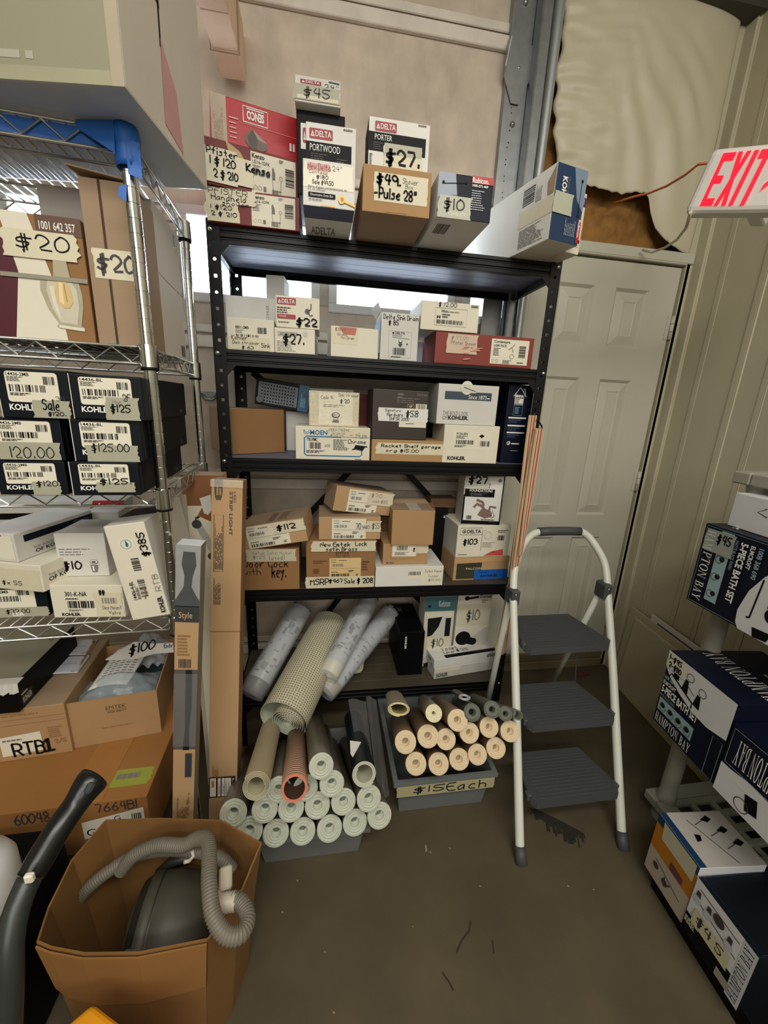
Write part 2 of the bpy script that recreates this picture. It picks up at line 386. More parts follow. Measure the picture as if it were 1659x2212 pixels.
def carton(name, label, cat, fr, depth, mt, front=None, left=None, right=None, top=None, bottom=None, group=None, sidemat=None, topmat=None, bottommat=None, bev=.0022, frontmat=None, rightmat=None, open_top=False):
    """a closed (or open) printed box; print and body are one mesh, labels and tapes are its parts"""
    M, w, h = fr; mb = MB(); b = Box(); b.parts = []; b.w = w; b.h = h; b.d = depth; b.M = M
    core = MB()
    if not open_top:
        bm = bmesh.new(); bmesh.ops.create_cube(bm, size=1.0)
        for v in bm.verts: v.co = ((v.co.x + .5) * w, (v.co.y + .5) * depth, (v.co.z + .5) * h)
        bmesh.ops.bevel(bm, geom=bm.edges[:], offset=min(bev, w * .2, h * .2), segments=2, affect='EDGES', profile=.6)
        bm.normal_update(); bm.verts.index_update()
        V = [tuple(v.co) for v in bm.verts]; base = len(mb.v); mb.v += V
        for f in bm.faces:
            nn = f.normal; mm = mt
            if nn.z > .8 and topmat: mm = topmat
            elif nn.z < -.8 and bottommat: mm = bottommat
            elif nn.y < -.8 and frontmat: mm = frontmat
            elif nn.x > .8 and rightmat: mm = rightmat
            elif abs(nn.x) > .8 and sidemat: mm = sidemat
            mb.f.append(tuple(v.index + base for v in f.verts)); mb.mi.append(mb.m(mm)); mb.sm.append(False)
        bm.free()
    else:
        t = .004
        mb.box(0, w, 0, t, 0, h, mt); mb.box(0, w, depth - t, depth, 0, h, mt); mb.box(0, t, t, depth - t, 0, h, mt); mb.box(w - t, w, t, depth - t, 0, h, mt); mb.box(t, w - t, t, depth - t, 0, t, mt)
    if front: front(Face(mb, (0, 0, 0), (1, 0, 0), (0, 0, 1), w, h, b))
    if left: left(Face(mb, (0, depth, 0), (0, -1, 0), (0, 0, 1), depth, h, b))
    if right: right(Face(mb, (w, 0, 0), (0, 1, 0), (0, 0, 1), depth, h, b))
    if top: top(Face(mb, (0, 0, h), (1, 0, 0), (0, 1, 0), w, depth, b))
    if bottom: bottom(Face(mb, (0, depth, 0), (1, 0, 0), (0, -1, 0), w, depth, b))
    o = mb.build(name, M=M); tag(o, label, cat, group)
    for nm, pm, lb in b.parts:
        if not pm.f: continue
        c = pm.build(nm); c.parent = o; tag(c, lb)
    b.o = o; b.top = (M @ Vector((0, 0, h))).z; b.bot = M.translation.z
    return b
def pl(b, pts, mt, name, th=.0015, label=None):
    """a bent sheet (flap, paper) given in the box's own coordinates, added as a part"""
    mb = MB(); mb.poly(pts, mt); o = mb.build(name, solid=th); o.parent = b.o; tag(o, label); return o
# ================================================================= ROOM
S = bpy.context.scene
S.view_settings.view_transform = 'Standard'; S.view_settings.look = 'None'; S.view_settings.gamma = 1; S.view_settings.use_curve_mapping = False
S.view_settings.exposure = 0.06
def struct(o, label=None): o['kind'] = 'structure'; return tag(o, label)
YB, YG = 1.775, 1.80           # man-door wall, roll-up door
GAR = mat((190, 176, 158), .55, kind='worn', var=.24, scale=9, bump=.05)
GARE = mat((208, 200, 188), .5, kind='worn', var=.12, scale=12)
LINER = mat((182, 175, 150), .5, kind='worn', var=.08, scale=3)
DOORM = mat((184, 181, 164), .5, kind='worn', var=.05, scale=4)
FLOORM = mat((80, 70, 50), .75, kind='worn', var=.26, scale=5, bump=.12)
CEIL = mat((200, 196, 184), .9, var=.05)
mb = MB(); mb.box(-3.2, 3.0, -3.6, 2.4, -.08, 0, FLOORM); struct(mb.build('floor'))
mb = MB(); mb.box(-3.2, 3.0, -3.6, 2.4, 3.7, 3.78, CEIL); struct(mb.build('ceiling'))
mb = MB(); mb.box(-3.2, -3.1, -3.6, 2.4, 0, 3.7, LINER); struct(mb.build('wall_left'))
mb = MB(); mb.box(-3.2, 3.0, -3.6, -3.5, 0, 3.7, LINER); struct(mb.build('wall_rear'))
# back wall: framed pieces round the roll-up door and the man door
DX0, DX1, DZ = .885, 1.592, 2.047
mb = MB()
mb.box(-3.1, -1.75, YG, 2.3, 0, 3.7, LINER); mb.box(-1.75, .78, YG, 2.3, 3.15, 3.7, LINER)
mb.box(.80, DX0 - .03, YB, 2.3, 0, 3.7, LINER); mb.box(DX1 + .03, 2.6, YB, 2.3, 0, 3.7, LINER)
mb.box(DX0 - .03, DX1 + .03, 1.92, 2.3, 2.0, 3.7, mat((120, 92, 54), .95, kind='worn', var=.3, scale=9))
mb.box(DX0 - .03, DX1 + .03, 1.90, 2.3, 0, 2.1, LINER)
struct(mb.build('wall_back'))
# corrugated liner wall on the right
a5 = math.radians(3); prof = []; y = 1.775
def wx(y): return 1.655 - (1.775 - y) * math.tan(a5)
while y > -3.5:
    for dy, dx in ((0, 0), (.030, 0), (.036, -.005), (.058, -.005), (.064, 0), (.150, 0), (.154, -.003), (.172, -.003), (.176, 0), (.30, 0)):
        prof.append((wx(y - dy) + dx, y - dy))
    y -= .30
mb = MB()
for (xa, ya), (xb, yb) in zip(prof[:-1], prof[1:]):
    mb.poly([(xb, yb, 0), (xb, yb, 3.7), (xa, ya, 3.7), (xa, ya, 0)], LINER)
wr = mb.build('wall_right', solid=.01); struct(wr)
# sheet-metal corner trim between door wall and right wall
mb = MB(); mb.box(1.60, 1.663, YB - .012, YB + .01, 0, 3.6, LINER); mb.box(1.632, 1.65, YB - .06, YB, 0, 3.6, LINER); struct(mb.build('trim_1'))

# ---- roll-up door with windows
win = [(-1.09, -.60), (-.505, -.03), (.05, .535), (.615, .775)]
WZ0, WZ1 = 1.775, 2.055
GX0, GX1 = -1.75, .80
door = thing('door_1', None, None, (GX0, YG, 0)); door['kind'] = 'structure'
mb = MB(); t = .04
zs = [0, .23, .60, 1.065, 1.639, 2.19, 2.737, 3.2]
for z0, z1 in zip(zs[:-1], zs[1:]):
    a, b = z0 + .006, z1 - .006
    if abs(z0 - 1.639) < .01:
        mb.box(GX0, GX1, YG, YG + t, a, WZ0, GAR); mb.box(GX0, GX1, YG, YG + t, WZ1, b, GAR)
        xs = [GX0] + [x for w in win for x in w] + [GX1]
        for i in range(0, len(xs), 2): mb.box(xs[i], xs[i + 1], YG, YG + t, WZ0, WZ1, GAR)
    else: mb.box(GX0, GX1, YG, YG + t, a, b, GAR)
    # rolled lips along each joint
    mb.box(GX0, GX1, YG - .018, YG, b - .045, b, GARE); mb.box(GX0, GX1, YG - .008, YG, a, a + .03, GARE)
mb.box(GX0, GX1, YG + .012, YG + .03, 0, WZ0 - .05, GAR); mb.box(GX0, GX1, YG + .012, YG + .03, WZ1 + .05, 3.2, GAR)
o = mb.build('door_panel', bevel=.003); o.parent = door; o.matrix_parent_inverse = Matrix.Translation((-GX0, -YG, 0)); o['label'] = 'dirty white sectional door panels'
FR = mat((214, 214, 210), .5, var=.06)
GLASS = mat((235, 242, 250), .05, kind='glass', var=0, trans=1.0, ior=1.02)
for i, (x0, x1) in enumerate(win):
    w = thing('window_%d' % (i + 1), None, None, ((x0 + x1) / 2, YG, WZ0)); w['kind'] = 'structure'
    mb = MB()
    for a, b, c, d in ((x0 - .022, x1 + .022, WZ0 - .022, WZ0 + .012), (x0 - .022, x1 + .022, WZ1 - .012, WZ1 + .022)): mb.box(a, b, YG - .012, YG + .004, c, d, FR)
    for a, b in ((x0 - .022, x0 + .012), (x1 - .012, x1 + .022)): mb.box(a, b, YG - .012, YG + .004, WZ0 + .012, WZ1 - .012, FR)
    o = mb.build('window_frame', origin=w.location, bevel=.003); o.parent = w; o.location = (0, 0, 0)
    mb = MB(); mb.box(x0, x1, YG + .018, YG + .021, WZ0, WZ1, GLASS); o = mb.build('pane', origin=w.location); o.parent = w; o.location = (0, 0, 0)
# door lock hasp on the panel, seen between rack and shelf
mb = MB(); p = atY((455, 857), YG)
mb.tube([p + (-.03, -.012, .01), p + (-.01, -.025, -.012), p + (.012, -.025, -.012), p + (.03, -.012, .008)], .006, GALV, 8); mb.box(p[0] - .035, p[0] + .035, YG - .012, YG - .0005, p[2] - .004, p[2] + .02, GALV)
o = mb.build('door_handle', origin=door.location); o.parent = door; o.location = (0, 0, 0)

# ---- vertical track of the roll-up door, with angle, bracket, pipe
tr = thing('door_track', 'galvanised steel track and angle beside the roll-up door', 'door track', (.72, 1.74, 0))
def bld(mb, name, root, **k):
    o = mb.build(name, origin=root.location, **k); o.parent = root; o.location = (0, 0, 0); return o
mb = MB(); mb.box(.678, .765, 1.772, 1.776, 0, 3.4, GALV); mb.box(.678, .682, 1.776, 1.80, 0, 3.4, GALV)
q = random.Random(4)
for z in np.arange(2.0, 2.7, .055):
    for dz in (0, .016): mb.tube([(.712 + q.uniform(-.004, .004), 1.7725, z + dz), (.712, 1.7705, z + dz)], .0025, INK, 6)
bld(mb, 'wall_angle', tr, bevel=.002)
mb = MB(); mb.box(.766, .770, 1.715, 1.775, 0, 3.4, GALV); mb.box(.770, .806, 1.715, 1.719, 0, 3.4, GALV); mb.box(.803, .806, 1.719, 1.735, 0, 3.4, GALV)
bld(mb, 'track_channel', tr, bevel=.0015)
for z in (2.82, 2.63, 2.46, 2.10, 2.02):
    mb = MB(); mb.lathe((.722, 1.772, z), (0, -1, 0), [(0, .010, GALV, False), (.004, .009, GALV, True), (.008, .004, GALV, True), (.009, .0005, GALV, True)], 10); bld(mb, 'bolt', tr)
mb = MB(); P = [(.668, 2.70), (.775, 2.70), (.785, 2.64), (.735, 2.52), (.705, 2.52), (.665, 2.60)]
mb.poly([(x, 1.766, z) for x, z in P], GALV); mb.poly([(.668, 1.766, 2.70), (.668, 1.73, 2.69), (.66, 1.74, 2.61), (.665, 1.766, 2.60)], GALV); mb.poly([(.775, 1.766, 2.70), (.785, 1.766, 2.64), (.785, 1.725, 2.64), (.778, 1.725, 2.69)], GALV)
bld(mb, 'hinge_bracket', tr, solid=.003)
mb = MB(); mb.tube([(.842, 1.745, 3.4), (.842, 1.745, 2.7), (.838, 1.745, 2.1), (.836, 1.745, 1.2), (.836, 1.745, .0)], .019, mat((168, 172, 172), .4, metal=.5, var=.08), 14)
tag(mb.build('conduit_pipe', origin=(.84, 1.745, 0)), 'grey vertical pipe between the door track and the insulation', 'pipe')

# ---- wrapped beam overhead on the left
mb = MB(); WRAP = mat((226, 196, 168), .8, kind='worn', var=.06, scale=6, bump=.2)
for i in range(12):
    y0 = 1.76 - i * .25; q = random.Random(i)
    mb.box(-.342 + q.uniform(-.003, .003), -.262, y0 - .247, y0, 2.445 + q.uniform(-.004, .004), 2.60, WRAP)
    mb.tube([(-.345, y0 - .12, 2.60), (-.345, y0 - .12, 2.441), (-.259, y0 - .12, 2.441), (-.259, y0 - .12, 2.60)], .0025, mat((150, 128, 108), .8, var=0), 6)
o = mb.build('wrapped_beam', bevel=.012, origin=(-.3, 1.76, 2.45)); struct(o); o.name = 'trim_2'

# ---- six panel man door
door2 = thing('door_2', None, None, (DX0, YB, 0)); door2['kind'] = 'structure'
DX = DX0
def P2(px, py): p = atY((px, py), YB); return p[0], p[2]
cols = [(1.015, 1.183), (1.287, 1.452)]
rows = [(1.70, 1.945), (.90, 1.56), (.24, .78)]
mb = MB()
xs = [DX, cols[0][0], cols[0][1], cols[1][0], cols[1][1], DX1]; zz = [.012, .24, .78, .90, 1.56, 1.70, 1.945, DZ]
for i in range(5):
    for j in range(7):
        x0, x1, z0, z1 = xs[i], xs[i + 1], zz[j], zz[j + 1]
        if i in (1, 3) and j in (1, 3, 5): continue
        mb.box(x0, x1, YB, YB + .04, z0, z1, DOORM)
bld(mb, 'door_slab', door2)
for cx0, cx1 in cols:
    for z0, z1 in rows:
        mb = MB(); k = [(0, 0), (.012, .012), (.020, .010), (.052, .002), (.056, .004)]
        for (d0, e0), (d1, e1) in zip(k[:-1], k[1:]):
            A = [(cx0 + d0, z0 + d0), (cx1 - d0, z0 + d0), (cx1 - d0, z1 - d0), (cx0 + d0, z1 - d0)]; B = [(cx0 + d1, z0 + d1), (cx1 - d1, z0 + d1), (cx1 - d1, z1 - d1), (cx0 + d1, z1 - d1)]
            for n in range(4): mb.poly([(A[n][0], YB + e0, A[n][1]), (A[(n + 1) % 4][0], YB + e0, A[(n + 1) % 4][1]), (B[(n + 1) % 4][0], YB + e1, B[(n + 1) % 4][1]), (B[n][0], YB + e1, B[n][1])], DOORM)
        d = .056; mb.poly([(cx0 + d, YB + .004, z0 + d), (cx1 - d, YB + .004, z0 + d), (cx1 - d, YB + .004, z1 - d), (cx0 + d, YB + .004, z1 - d)], DOORM)
        bld(mb, 'raised_panel', door2)
for pz in (1.80, 1.08, .30):
    mb = MB(); mb.tube([(DX1 + .004, YB - .008, pz - .05), (DX1 + .004, YB - .008, pz + .05)], .008, DOORM, 10)
    for dz in (-.017, .017): mb.tube([(DX1 + .004, YB - .008, pz + dz - .001), (DX1 + .004, YB - .008, pz + dz + .001)], .0086, INK2, 10)
    mb.box(DX1 - .02, DX1 + .004, YB - .003, YB, pz - .05, pz + .05, DOORM); bld(mb, 'hinge', door2)
mb = MB(); mb.box(DX0 - .035, DX0, YB - .006, YB + .04, 0, DZ + .035, DOORM); mb.box(DX1 + .010, DX1 + .03, YB - .012, YB + .04, 0, DZ + .035, DOORM); mb.box(DX0, DX1 + .010, YB - .018, YB + .04, DZ + .008, DZ + .045, DOORM)
bld(mb, 'door_frame', door2, bevel=.003)
# sill plate / threshold timber at the foot of the door wall
mb = MB(); W0 = mat((112, 100, 70), .8, kind='worn', var=.25, scale=8)
mb.box(.86, 1.60, YB - .022, YB - .001, 0, .05, W0); mb.box(.86, 1.60, YB - .012, YB - .001, .05, .10, W0)
o = mb.build('baseboard_back', bevel=.004); struct(o)

# ---- insulation above the door
INS = mat((192, 184, 158), .45, kind='worn', var=.06, scale=8, bump=.25)
FIB = mat((140, 100, 48), .95, kind='worn', var=.35, scale=22, bump=.9)
ins = thing('insulation_blanket', 'torn white vinyl faced insulation above the panelled door', 'insulation', (1.25, YB, 2.1))
lower = [(.90, 2.34), (.93, 2.31), (1.0, 2.30), (1.06, 2.285), (1.16, 2.275), (1.26, 2.28), (1.30, 2.285), (1.335, 2.275), (1.36, 2.22), (1.40, 2.17), (1.45, 2.135), (1.50, 2.115), (1.56, 2.10), (1.60, 2.10)]
def lowz(x):
    for (a, za), (b, zb) in zip(lower[:-1], lower[1:]):
        if a <= x <= b: return za + (zb - za) * (x - a) / (b - a)
    return lower[0][1] if x < lower[0][0] else lower[-1][1]
from mathutils import noise as mn
NX, NZ = 70, 90; mb = MB(); V = []; Fq = []
for i in range(NX + 1):
    fx = i / NX
    for j in range(NZ + 1):
        fz = j / NZ; zt = 2.93 - (.0)
        left = .868 + .02 * mn.noise(Vector((7, fz * 9, 0))) + (.05 * max(0, .35 - fz) / .35 if fz < .35 else 0)
        x = left + (1.602 - left) * fx; z0 = lowz(x) + .008 * mn.noise(Vector((x * 40, 3, 1))); z = z0 + (zt - z0) * fz
        # diagonal drawn folds fanning from the top left to the lower right, crumpled patch on the left
        ang = math.atan2(2.99 - z, x - .98); fan = math.sin(ang * 34 + 3 * mn.noise(Vector((x * 4, z * 3, 2))))
        fold = .009 * fan * max(0, min(1, (x - 1.08) * 6)) * max(0, min(1, (2.85 - z) * 3)) * max(0.15, min(1, (1.56 - x) * 7))
        cr = .010 * mn.noise(Vector((x * 9, z * 30, 5))) * max(0, min(1, (1.22 - x) * 6)) + .006 * mn.noise(Vector((x * 6, z * 6, 8)))
        bulge = .05 * math.sin(math.pi * min(1, fx)) ** .5 * (.5 + .5 * fz) + .012 * math.sin(fz * math.pi)
        V.append((x, YB - .012 - bulge - fold - cr, z))
for i in range(NX):
    for j in range(NZ): a = i * (NZ + 1) + j; Fq.append((a, a + NZ + 1, a + NZ + 2, a + 1))
mb.add(V, Fq, INS, True); bld(mb, 'vinyl_facing', ins, solid=.003)
mb = MB(); V = []; Fq = []; nx, nz = 46, 40
for i in range(nx + 1):
    for j in range(nz + 1):
        x = .87 + .71 * i / nx; z = 2.10 + .74 * j / nz
        V.append((x, 1.815 - .02 * mn.noise(Vector((x * 18, z * 18, 1))) - .012 * mn.noise(Vector((x * 55, z * 55, 2))), z))
for i in range(nx):
    for j in range(nz): a = i * (nz + 1) + j; Fq.append((a, a + nz + 1, a + nz + 2, a + 1))
mb.add(V, Fq, FIB, True); o = bld(mb, 'fibre_batt', ins); o['label'] = 'exposed brown fibreglass'
# header ledge above the door and purlin at the top
mb = MB(); mb.box(DX0 - .04, 1.63, YB - .02, YB + .14, 2.060, 2.102, DOORM); struct(mb.build('trim_3', bevel=.003))
PUR = mat((172, 166, 140), .5, var=.08)
mb = MB(); mb.box(.86, 1.64, YB - .15, YB - .145, 2.93, 3.10, PUR); mb.box(.86, 1.64, YB - .15, YB + .0, 2.93, 2.936, PUR); mb.box(.86, 1.64, YB - .20, YB - .15, 3.09, 3.10, PUR)
struct(mb.build('trim_4', bevel=.002))
mb = MB(); mb.box(.86, 1.64, YB - .09, YB - .02, 2.885, 2.93, mat((60, 56, 44), .6, var=.1)); struct(mb.build('trim_5'))

# ---- EXIT sign on the right wall
XF = qframe(((1536, 319), (1659, 307), (1645, 459), (1497, 461)), -57, Y=1.16, free=True); ME, ew0, eh = XF
ex = thing('exit_sign', 'white plastic emergency sign with glowing red letters reading EXIT', 'exit sign', M=ME)
PLW = mat((214, 210, 204), .45, var=.04)
ew, ed = ew0 * 1.42, .055
mb = MB(); mb.box(-.012, ew, .0, ed, 0, eh, PLW); o = mb.build('housing', bevel=.016, seg=3); o.parent = ex
EXR = mat((255, 16, 40), .4, var=0, emit=1.3)
mb = MB(); f = Face(mb, (0, 0, 0), (1, 0, 0), (0, 0, 1), ew0, eh)
z0, z1 = .11, .90; tk = .12
def lt(*r):
    for a in r: f.r(*a, EXR)
x0, x1 = .16, .37; lt((x0, z0, x0 + .065, z1), (x0, z0, x1, z0 + tk), (x0, .45, x1 - .03, .45 + tk), (x0, z1 - tk, x1, z1))
x0, x1 = .40, .60; f.poly([(x0, z0), (x0 + .07, z0), (x1, z1), (x1 - .07, z1)], EXR); f.poly([(x1 - .07, z0), (x1, z0), (x0 + .07, z1), (x0, z1)], EXR)
lt((.645, z0, .715, z1)); lt((.83, z0, .90, z1), (.75, z1 - tk, .98, z1))
f.poly([(1.04, .30), (1.18, .48), (1.04, .66), (1.04, .56), (1.10, .48), (1.04, .40)], EXR)
o = mb.build('glowing_letters'); o.parent = ex; o['label'] = 'red glowing letters EXIT with a chevron'
mb = MB(); mb.box(ew * .45, ew * .65, ed, ed + .22, eh * .3, eh * .7, PLW); o = mb.build('mounting_arm', bevel=.004); o.parent = ex
# orange wire behind the sign and white cable hanging from it
mb = MB(); pts = [(1372, 424), (1400, 418), (1440, 402), (1480, 378), (1508, 355)]; Yw = [1.70, 1.66, 1.55, 1.42, 1.30]
w3 = [atY(p, y) for p, y in zip(pts, Yw)]
w3 = [w3[0] + (-.05, .06, -.005)] + w3 + [w3[-1] + (.20, .03, .055)]
mb.tube(w3, .004, mat((196, 108, 60), .6, var=.05), 8); tag(mb.build('orange_wire', origin=w3[0]), 'orange wire running from the torn insulation to the emergency sign', 'wire')
mb = MB(); pts = [(1487, 472), (1482, 492), (1462, 518), (1436, 535), (1408, 545), (1388, 540)]; Yw = [1.17, 1.25, 1.45, 1.62, 1.70, 1.735]
w3 = [atY(p, y) for p, y in zip(pts, Yw)]; w3[0] = atY((1492, 458), 1.15)
mb.tube(w3, .0045, mat((196, 188, 168), .6, var=.05), 8); tag(mb.build('white_cable', origin=w3[0]), 'off-white cable hanging from the emergency sign to the door header', 'cable')

# ---- light: daylight through the door windows, fluorescent strips high in the warehouse
w = bpy.data.worlds.new('World'); S.world = w; w.use_nodes = True
w.node_tree.nodes['Background'].inputs['Color'].default_value = (.86, .93, 1.0, 1); w.node_tree.nodes['Background'].inputs['Strength'].default_value = 18.0
def area(name, loc, size, power, col, rot):
    l = bpy.data.lights.new(name, 'AREA'); l.shape = 'RECTANGLE'; l.size, l.size_y = size; l.energy = power; l.color = col
    o = bpy.data.objects.new(name, l); C.objects.link(o); o.location = loc; o.rotation_euler = rot; return o
area('ceiling_lamp', (.3, -.75, 3.05), (2.4, .4), 44, (1.0, .965, .90), (math.radians(14), 0, 0))
area('ceiling_lamp.001', (-.7, -1.9, 3.05), (2.4, .4), 36, (1.0, .965, .90), (math.radians(14), 0, 0))
area('rear_fill', (.2, -3.4, 2.5), (3.0, 1.2), 52, (1.0, .975, .93), (math.radians(90), 0, 0))  # unseen fill lamp added at the rear wall to brighten front faces
# ================================================================= BLACK SHELVING UNIT
SF, SB = 1.40, 1.735
SX0, SX1 = -.335, .800
TZ = [1.885, 1.545, 1.203, .707, .235]
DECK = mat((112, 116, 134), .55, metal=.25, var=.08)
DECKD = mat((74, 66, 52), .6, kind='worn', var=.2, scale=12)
su = thing('shelving_unit', 'tall black steel shelving unit with five tiers in front of the roll-up door', 'shelving unit', (SX0, SF, 0))
def post(x0, sx, yf, sy):
    """angle post with a corner at (x0,yf); flanges run sx in x and sy in y; punched with holes"""
    mb = MB(); t = .0018; fw = .038; top = 1.90
    def flange(p0, ex):
        # ex: 'x' flange in the xz plane, 'y' in the yz plane
        def bx(a, b, z0, z1):
            if ex == 'x': xs = sorted((x0 + sx * a, x0 + sx * b)); ys = sorted((yf, yf + sy * t)); mb.box(xs[0], xs[1], ys[0], ys[1], z0, z1, BLACKM)
            else: ys = sorted((yf + sy * a, yf + sy * b)); xs = sorted((x0, x0 + sx * t)); mb.box(xs[0], xs[1], ys[0], ys[1], z0, z1, BLACKM)
        bx(0, .015, 0, top); bx(.024, fw, 0, top); z = 0.0; i = 0
        while z < top:
            hz = z + .036; bx(.015, .024, z, min(hz, top))
            if hz < top and i % 2: # round holes get clipped corners
                for a, b in ((.015, .0172), (.0218, .024)): bx(a, b, hz, hz + .0022); bx(a, b, hz + .0068, hz + .009)
            z = hz + .009; i += 1
        return
    flange(0, 'x'); flange(0, 'y'); return mb
for x0, sx in ((SX0, 1), (SX1, -1)):
    for yf, sy in ((SF, 1), (SB, -1)):
        bld(post(x0, sx, yf, sy), 'post', su)
for k, z in enumerate(TZ):
    for yy, s in ((SF + .004, 1), (SB - .004, -1)):
        mb = MB(); hh = .046
        prof = [(0, 0), (0, -.010), (.003, -.012), (.003, -.016), (0, -.018), (0, -.028), (.003, -.030), (.003, -.034), (0, -.036), (0, -hh), (.012, -hh)]
        for (a, za), (b, zb) in zip(prof[:-1], prof[1:]):
            p = [(SX0 + .03, yy + s * a, z + za), (SX0 + .03, yy + s * b, z + zb), (SX1 - .03, yy + s * b, z + zb), (SX1 - .03, yy + s * a, z + za)]
            mb.poly(p if s > 0 else p[::-1], BLACKM)
        bld(mb, 'beam', su, solid=.0022)
    for xx, s in ((SX0 + .003, 1), (SX1 - .003, -1)):
        mb = MB(); mb.box(min(xx, xx + s * .003), max(xx, xx + s * .003), SF + .03, SB - .03, z - .046, z, BLACKM); mb.box(min(xx, xx + s * .014), max(xx, xx + s * .014), SF + .03, SB - .03, z - .046, z - .043, BLACKM); bld(mb, 'side_beam', su)
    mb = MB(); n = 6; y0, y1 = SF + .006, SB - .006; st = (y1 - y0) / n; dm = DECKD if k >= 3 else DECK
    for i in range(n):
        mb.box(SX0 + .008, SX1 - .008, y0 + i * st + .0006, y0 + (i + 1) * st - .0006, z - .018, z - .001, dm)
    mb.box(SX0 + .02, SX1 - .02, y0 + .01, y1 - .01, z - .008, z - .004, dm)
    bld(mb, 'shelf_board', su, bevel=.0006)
    for xx, s in ((SX0 + .002, 1), (SX1 - .002, -1)):
        mb = MB(); xa = xx + s * .03
        mb.poly([(xa, SF + .002, z - .046), (xa + s * .035, SF + .002, z - .046), (xa, SF + .002, z - .085)], BLACKM); bld(mb, 'gusset', su, solid=.002)
    for xx in (SX0 + .012, SX1 - .012):
        mb = MB(); mb.lathe((xx, SF, z - .012), (0, -1, 0), [(0, .0075, CHROME, False), (.002, .007, CHROME, True), (.004, .003, CHROME, True), (.0045, .0003, CHROME, True)], 10); bld(mb, 'bolt', su)
for (xa, za), (xb, zb) in ((( -.27, 1.50), (.02, 1.26)), ((.70, 1.50), (.45, 1.26)), ((.16, 1.15), (-.10, .86)), ((.34, 1.15), (.70, .80)), ((.20, .66), (.02, .40)), ((.30, .66), (.50, .46))):
    mb = MB(); mb.bar((xa, SB - .01, za), (xb, SB - .01, zb), .004, .026, BLACKM); bld(mb, 'brace', su)

# ================================================================= CHROME WIRE RACK
RA = math.radians(3.5); RC = Vector((-.355, .945, 0))          # front right post
rx = Vector((math.cos(RA), math.sin(RA), 0)); ry = Vector((-math.sin(RA), math.cos(RA), 0))
MR = Matrix(((rx.x, ry.x, 0, RC.x), (rx.y, ry.y, 0, RC.y), (0, 0, 1, 0), (0, 0, 0, 1)))
RW, RD = 1.20, .40
RZ = [1.860, 1.492, 1.188, .868]
rk = thing('wire_rack', 'chrome wire shelving rack with blue tape on its top shelf', 'wire rack', M=MR)
def rb(mb, name, **k): o = mb.build(name, **k); o.parent = rk; return o
for x, y in ((0, 0), (0, RD), (-RW, 0), (-RW, RD)):
    mb = MB(); r = .0125; P = []; rr_ = []
    z = .02
    while z < 1.835:
        P += [(x, y, z), (x, y, z + .0225), (x, y, z + .0228), (x, y, z + .0246), (x, y, z + .0249)]; rr_ += [r, r, r * .90, r * .90, r]; z += .025
    mb.tube(P, rr_, CHROME, 24, smooth=False); mb.tube([(x, y, 0), (x, y, .022)], .016, INK, 12); rb(mb, 'post')
WIRE = mat((205, 207, 205), .22, metal=.9, var=0)
for k, z in enumerate(RZ):
    mb = MB()
    def zig(a, b, n):
        a = Vector(a); b = Vector(b); P = []
        for i in range(n * 2 + 1): p = a.lerp(b, i / (n * 2)); p.z = z - .004 if i % 2 == 0 else z - .030; P.append(p)
        mb.tube(P, .0019, WIRE, 6, smooth=False)
    for yy in (0, RD):
        for zz in (z - .001, z - .034): mb.tube([(-RW, yy, zz), (0, yy, zz)], .003, WIRE, 8)
        zig((-RW, yy, 0), (0, yy, 0), 18)
    for xx in (0, -RW):
        for zz in (z - .001, z - .034): mb.tube([(xx, 0, zz), (xx, RD, zz)], .003, WIRE, 8)
        zig((xx, 0, 0), (xx, RD, 0), 7)
    for i in range(1, 48): xx = -RW * i / 48; mb.tube([(xx, 0, z + .0005), (xx, RD, z + .0005)], .0019, WIRE, 6)
    for f in (.3, .7): mb.tube([(-RW, RD * f, z - .006), (0, RD * f, z - .006)], .003, WIRE, 8)
    rb(mb, 'wire_shelf')
    for x, y in ((0, 0), (0, RD), (-RW, 0), (-RW, RD)):
        mb = MB(); mb.lathe((x, y, z - .040), (0, 0, 1), [(0, .013, CHROME, False), (0, .0178, CHROME, False), (.044, .0168, CHROME, False), (.044, .013, CHROME, False)], 30); c = rb(mb, 'collar')
        mb = MB(); mb.lathe((x, y, z - .046), (0, 0, 1), [(0, .013, INK, False), (0, .0172, INK, False), (.006, .0172, INK, True), (.006, .013, INK, True)], 18); o = mb.build('sleeve'); o.parent = c
mb = MB(); q = random.Random(3)
P = [(-1.2 + 1.17 * i / 30) for i in range(31)]
for a, b in zip(P[:-1], P[1:]):
    mb.poly([(a, .0045, RZ[0] - .036), (b, .0045, RZ[0] - .036 + q.uniform(-.001, .001)), (b, .0045, RZ[0] - .004), (a, .0045, RZ[0] - .004)], BLUET)
mb.lathe((0, 0, RZ[0] - .060), (0, 0, 1), [(0, .0205, BLUET, False), (.012, .0215, BLUET, True), (.030, .0205, BLUET, True), (.052, .0225, BLUET, True), (.066, .020, BLUET, True), (.068, .014, BLUET, True)], 14)
mb.poly([(-.075, -.0045, RZ[0] - .012), (-.015, -.018, RZ[0] - .045), (-.012, -.018, RZ[0] + .004), (-.078, -.0045, RZ[0] + .002)], BLUET)
mb.poly([(.004, -.021, RZ[0] - .075), (.026, -.019, RZ[0] - .080), (.024, -.010, RZ[0] - .02), (.004, -.021, RZ[0] - .02)], BLUET)
mb.poly([(-.020, -.016, RZ[0] - .11), (-.006, -.016, RZ[0] - .118), (-.003, -.013, RZ[0] - .088), (-.016, -.014, RZ[0] - .094)], BLUET)
rb(mb, 'blue_tape', solid=.0008)
def R_(x, y, z): return MR @ Vector((x, y, z))

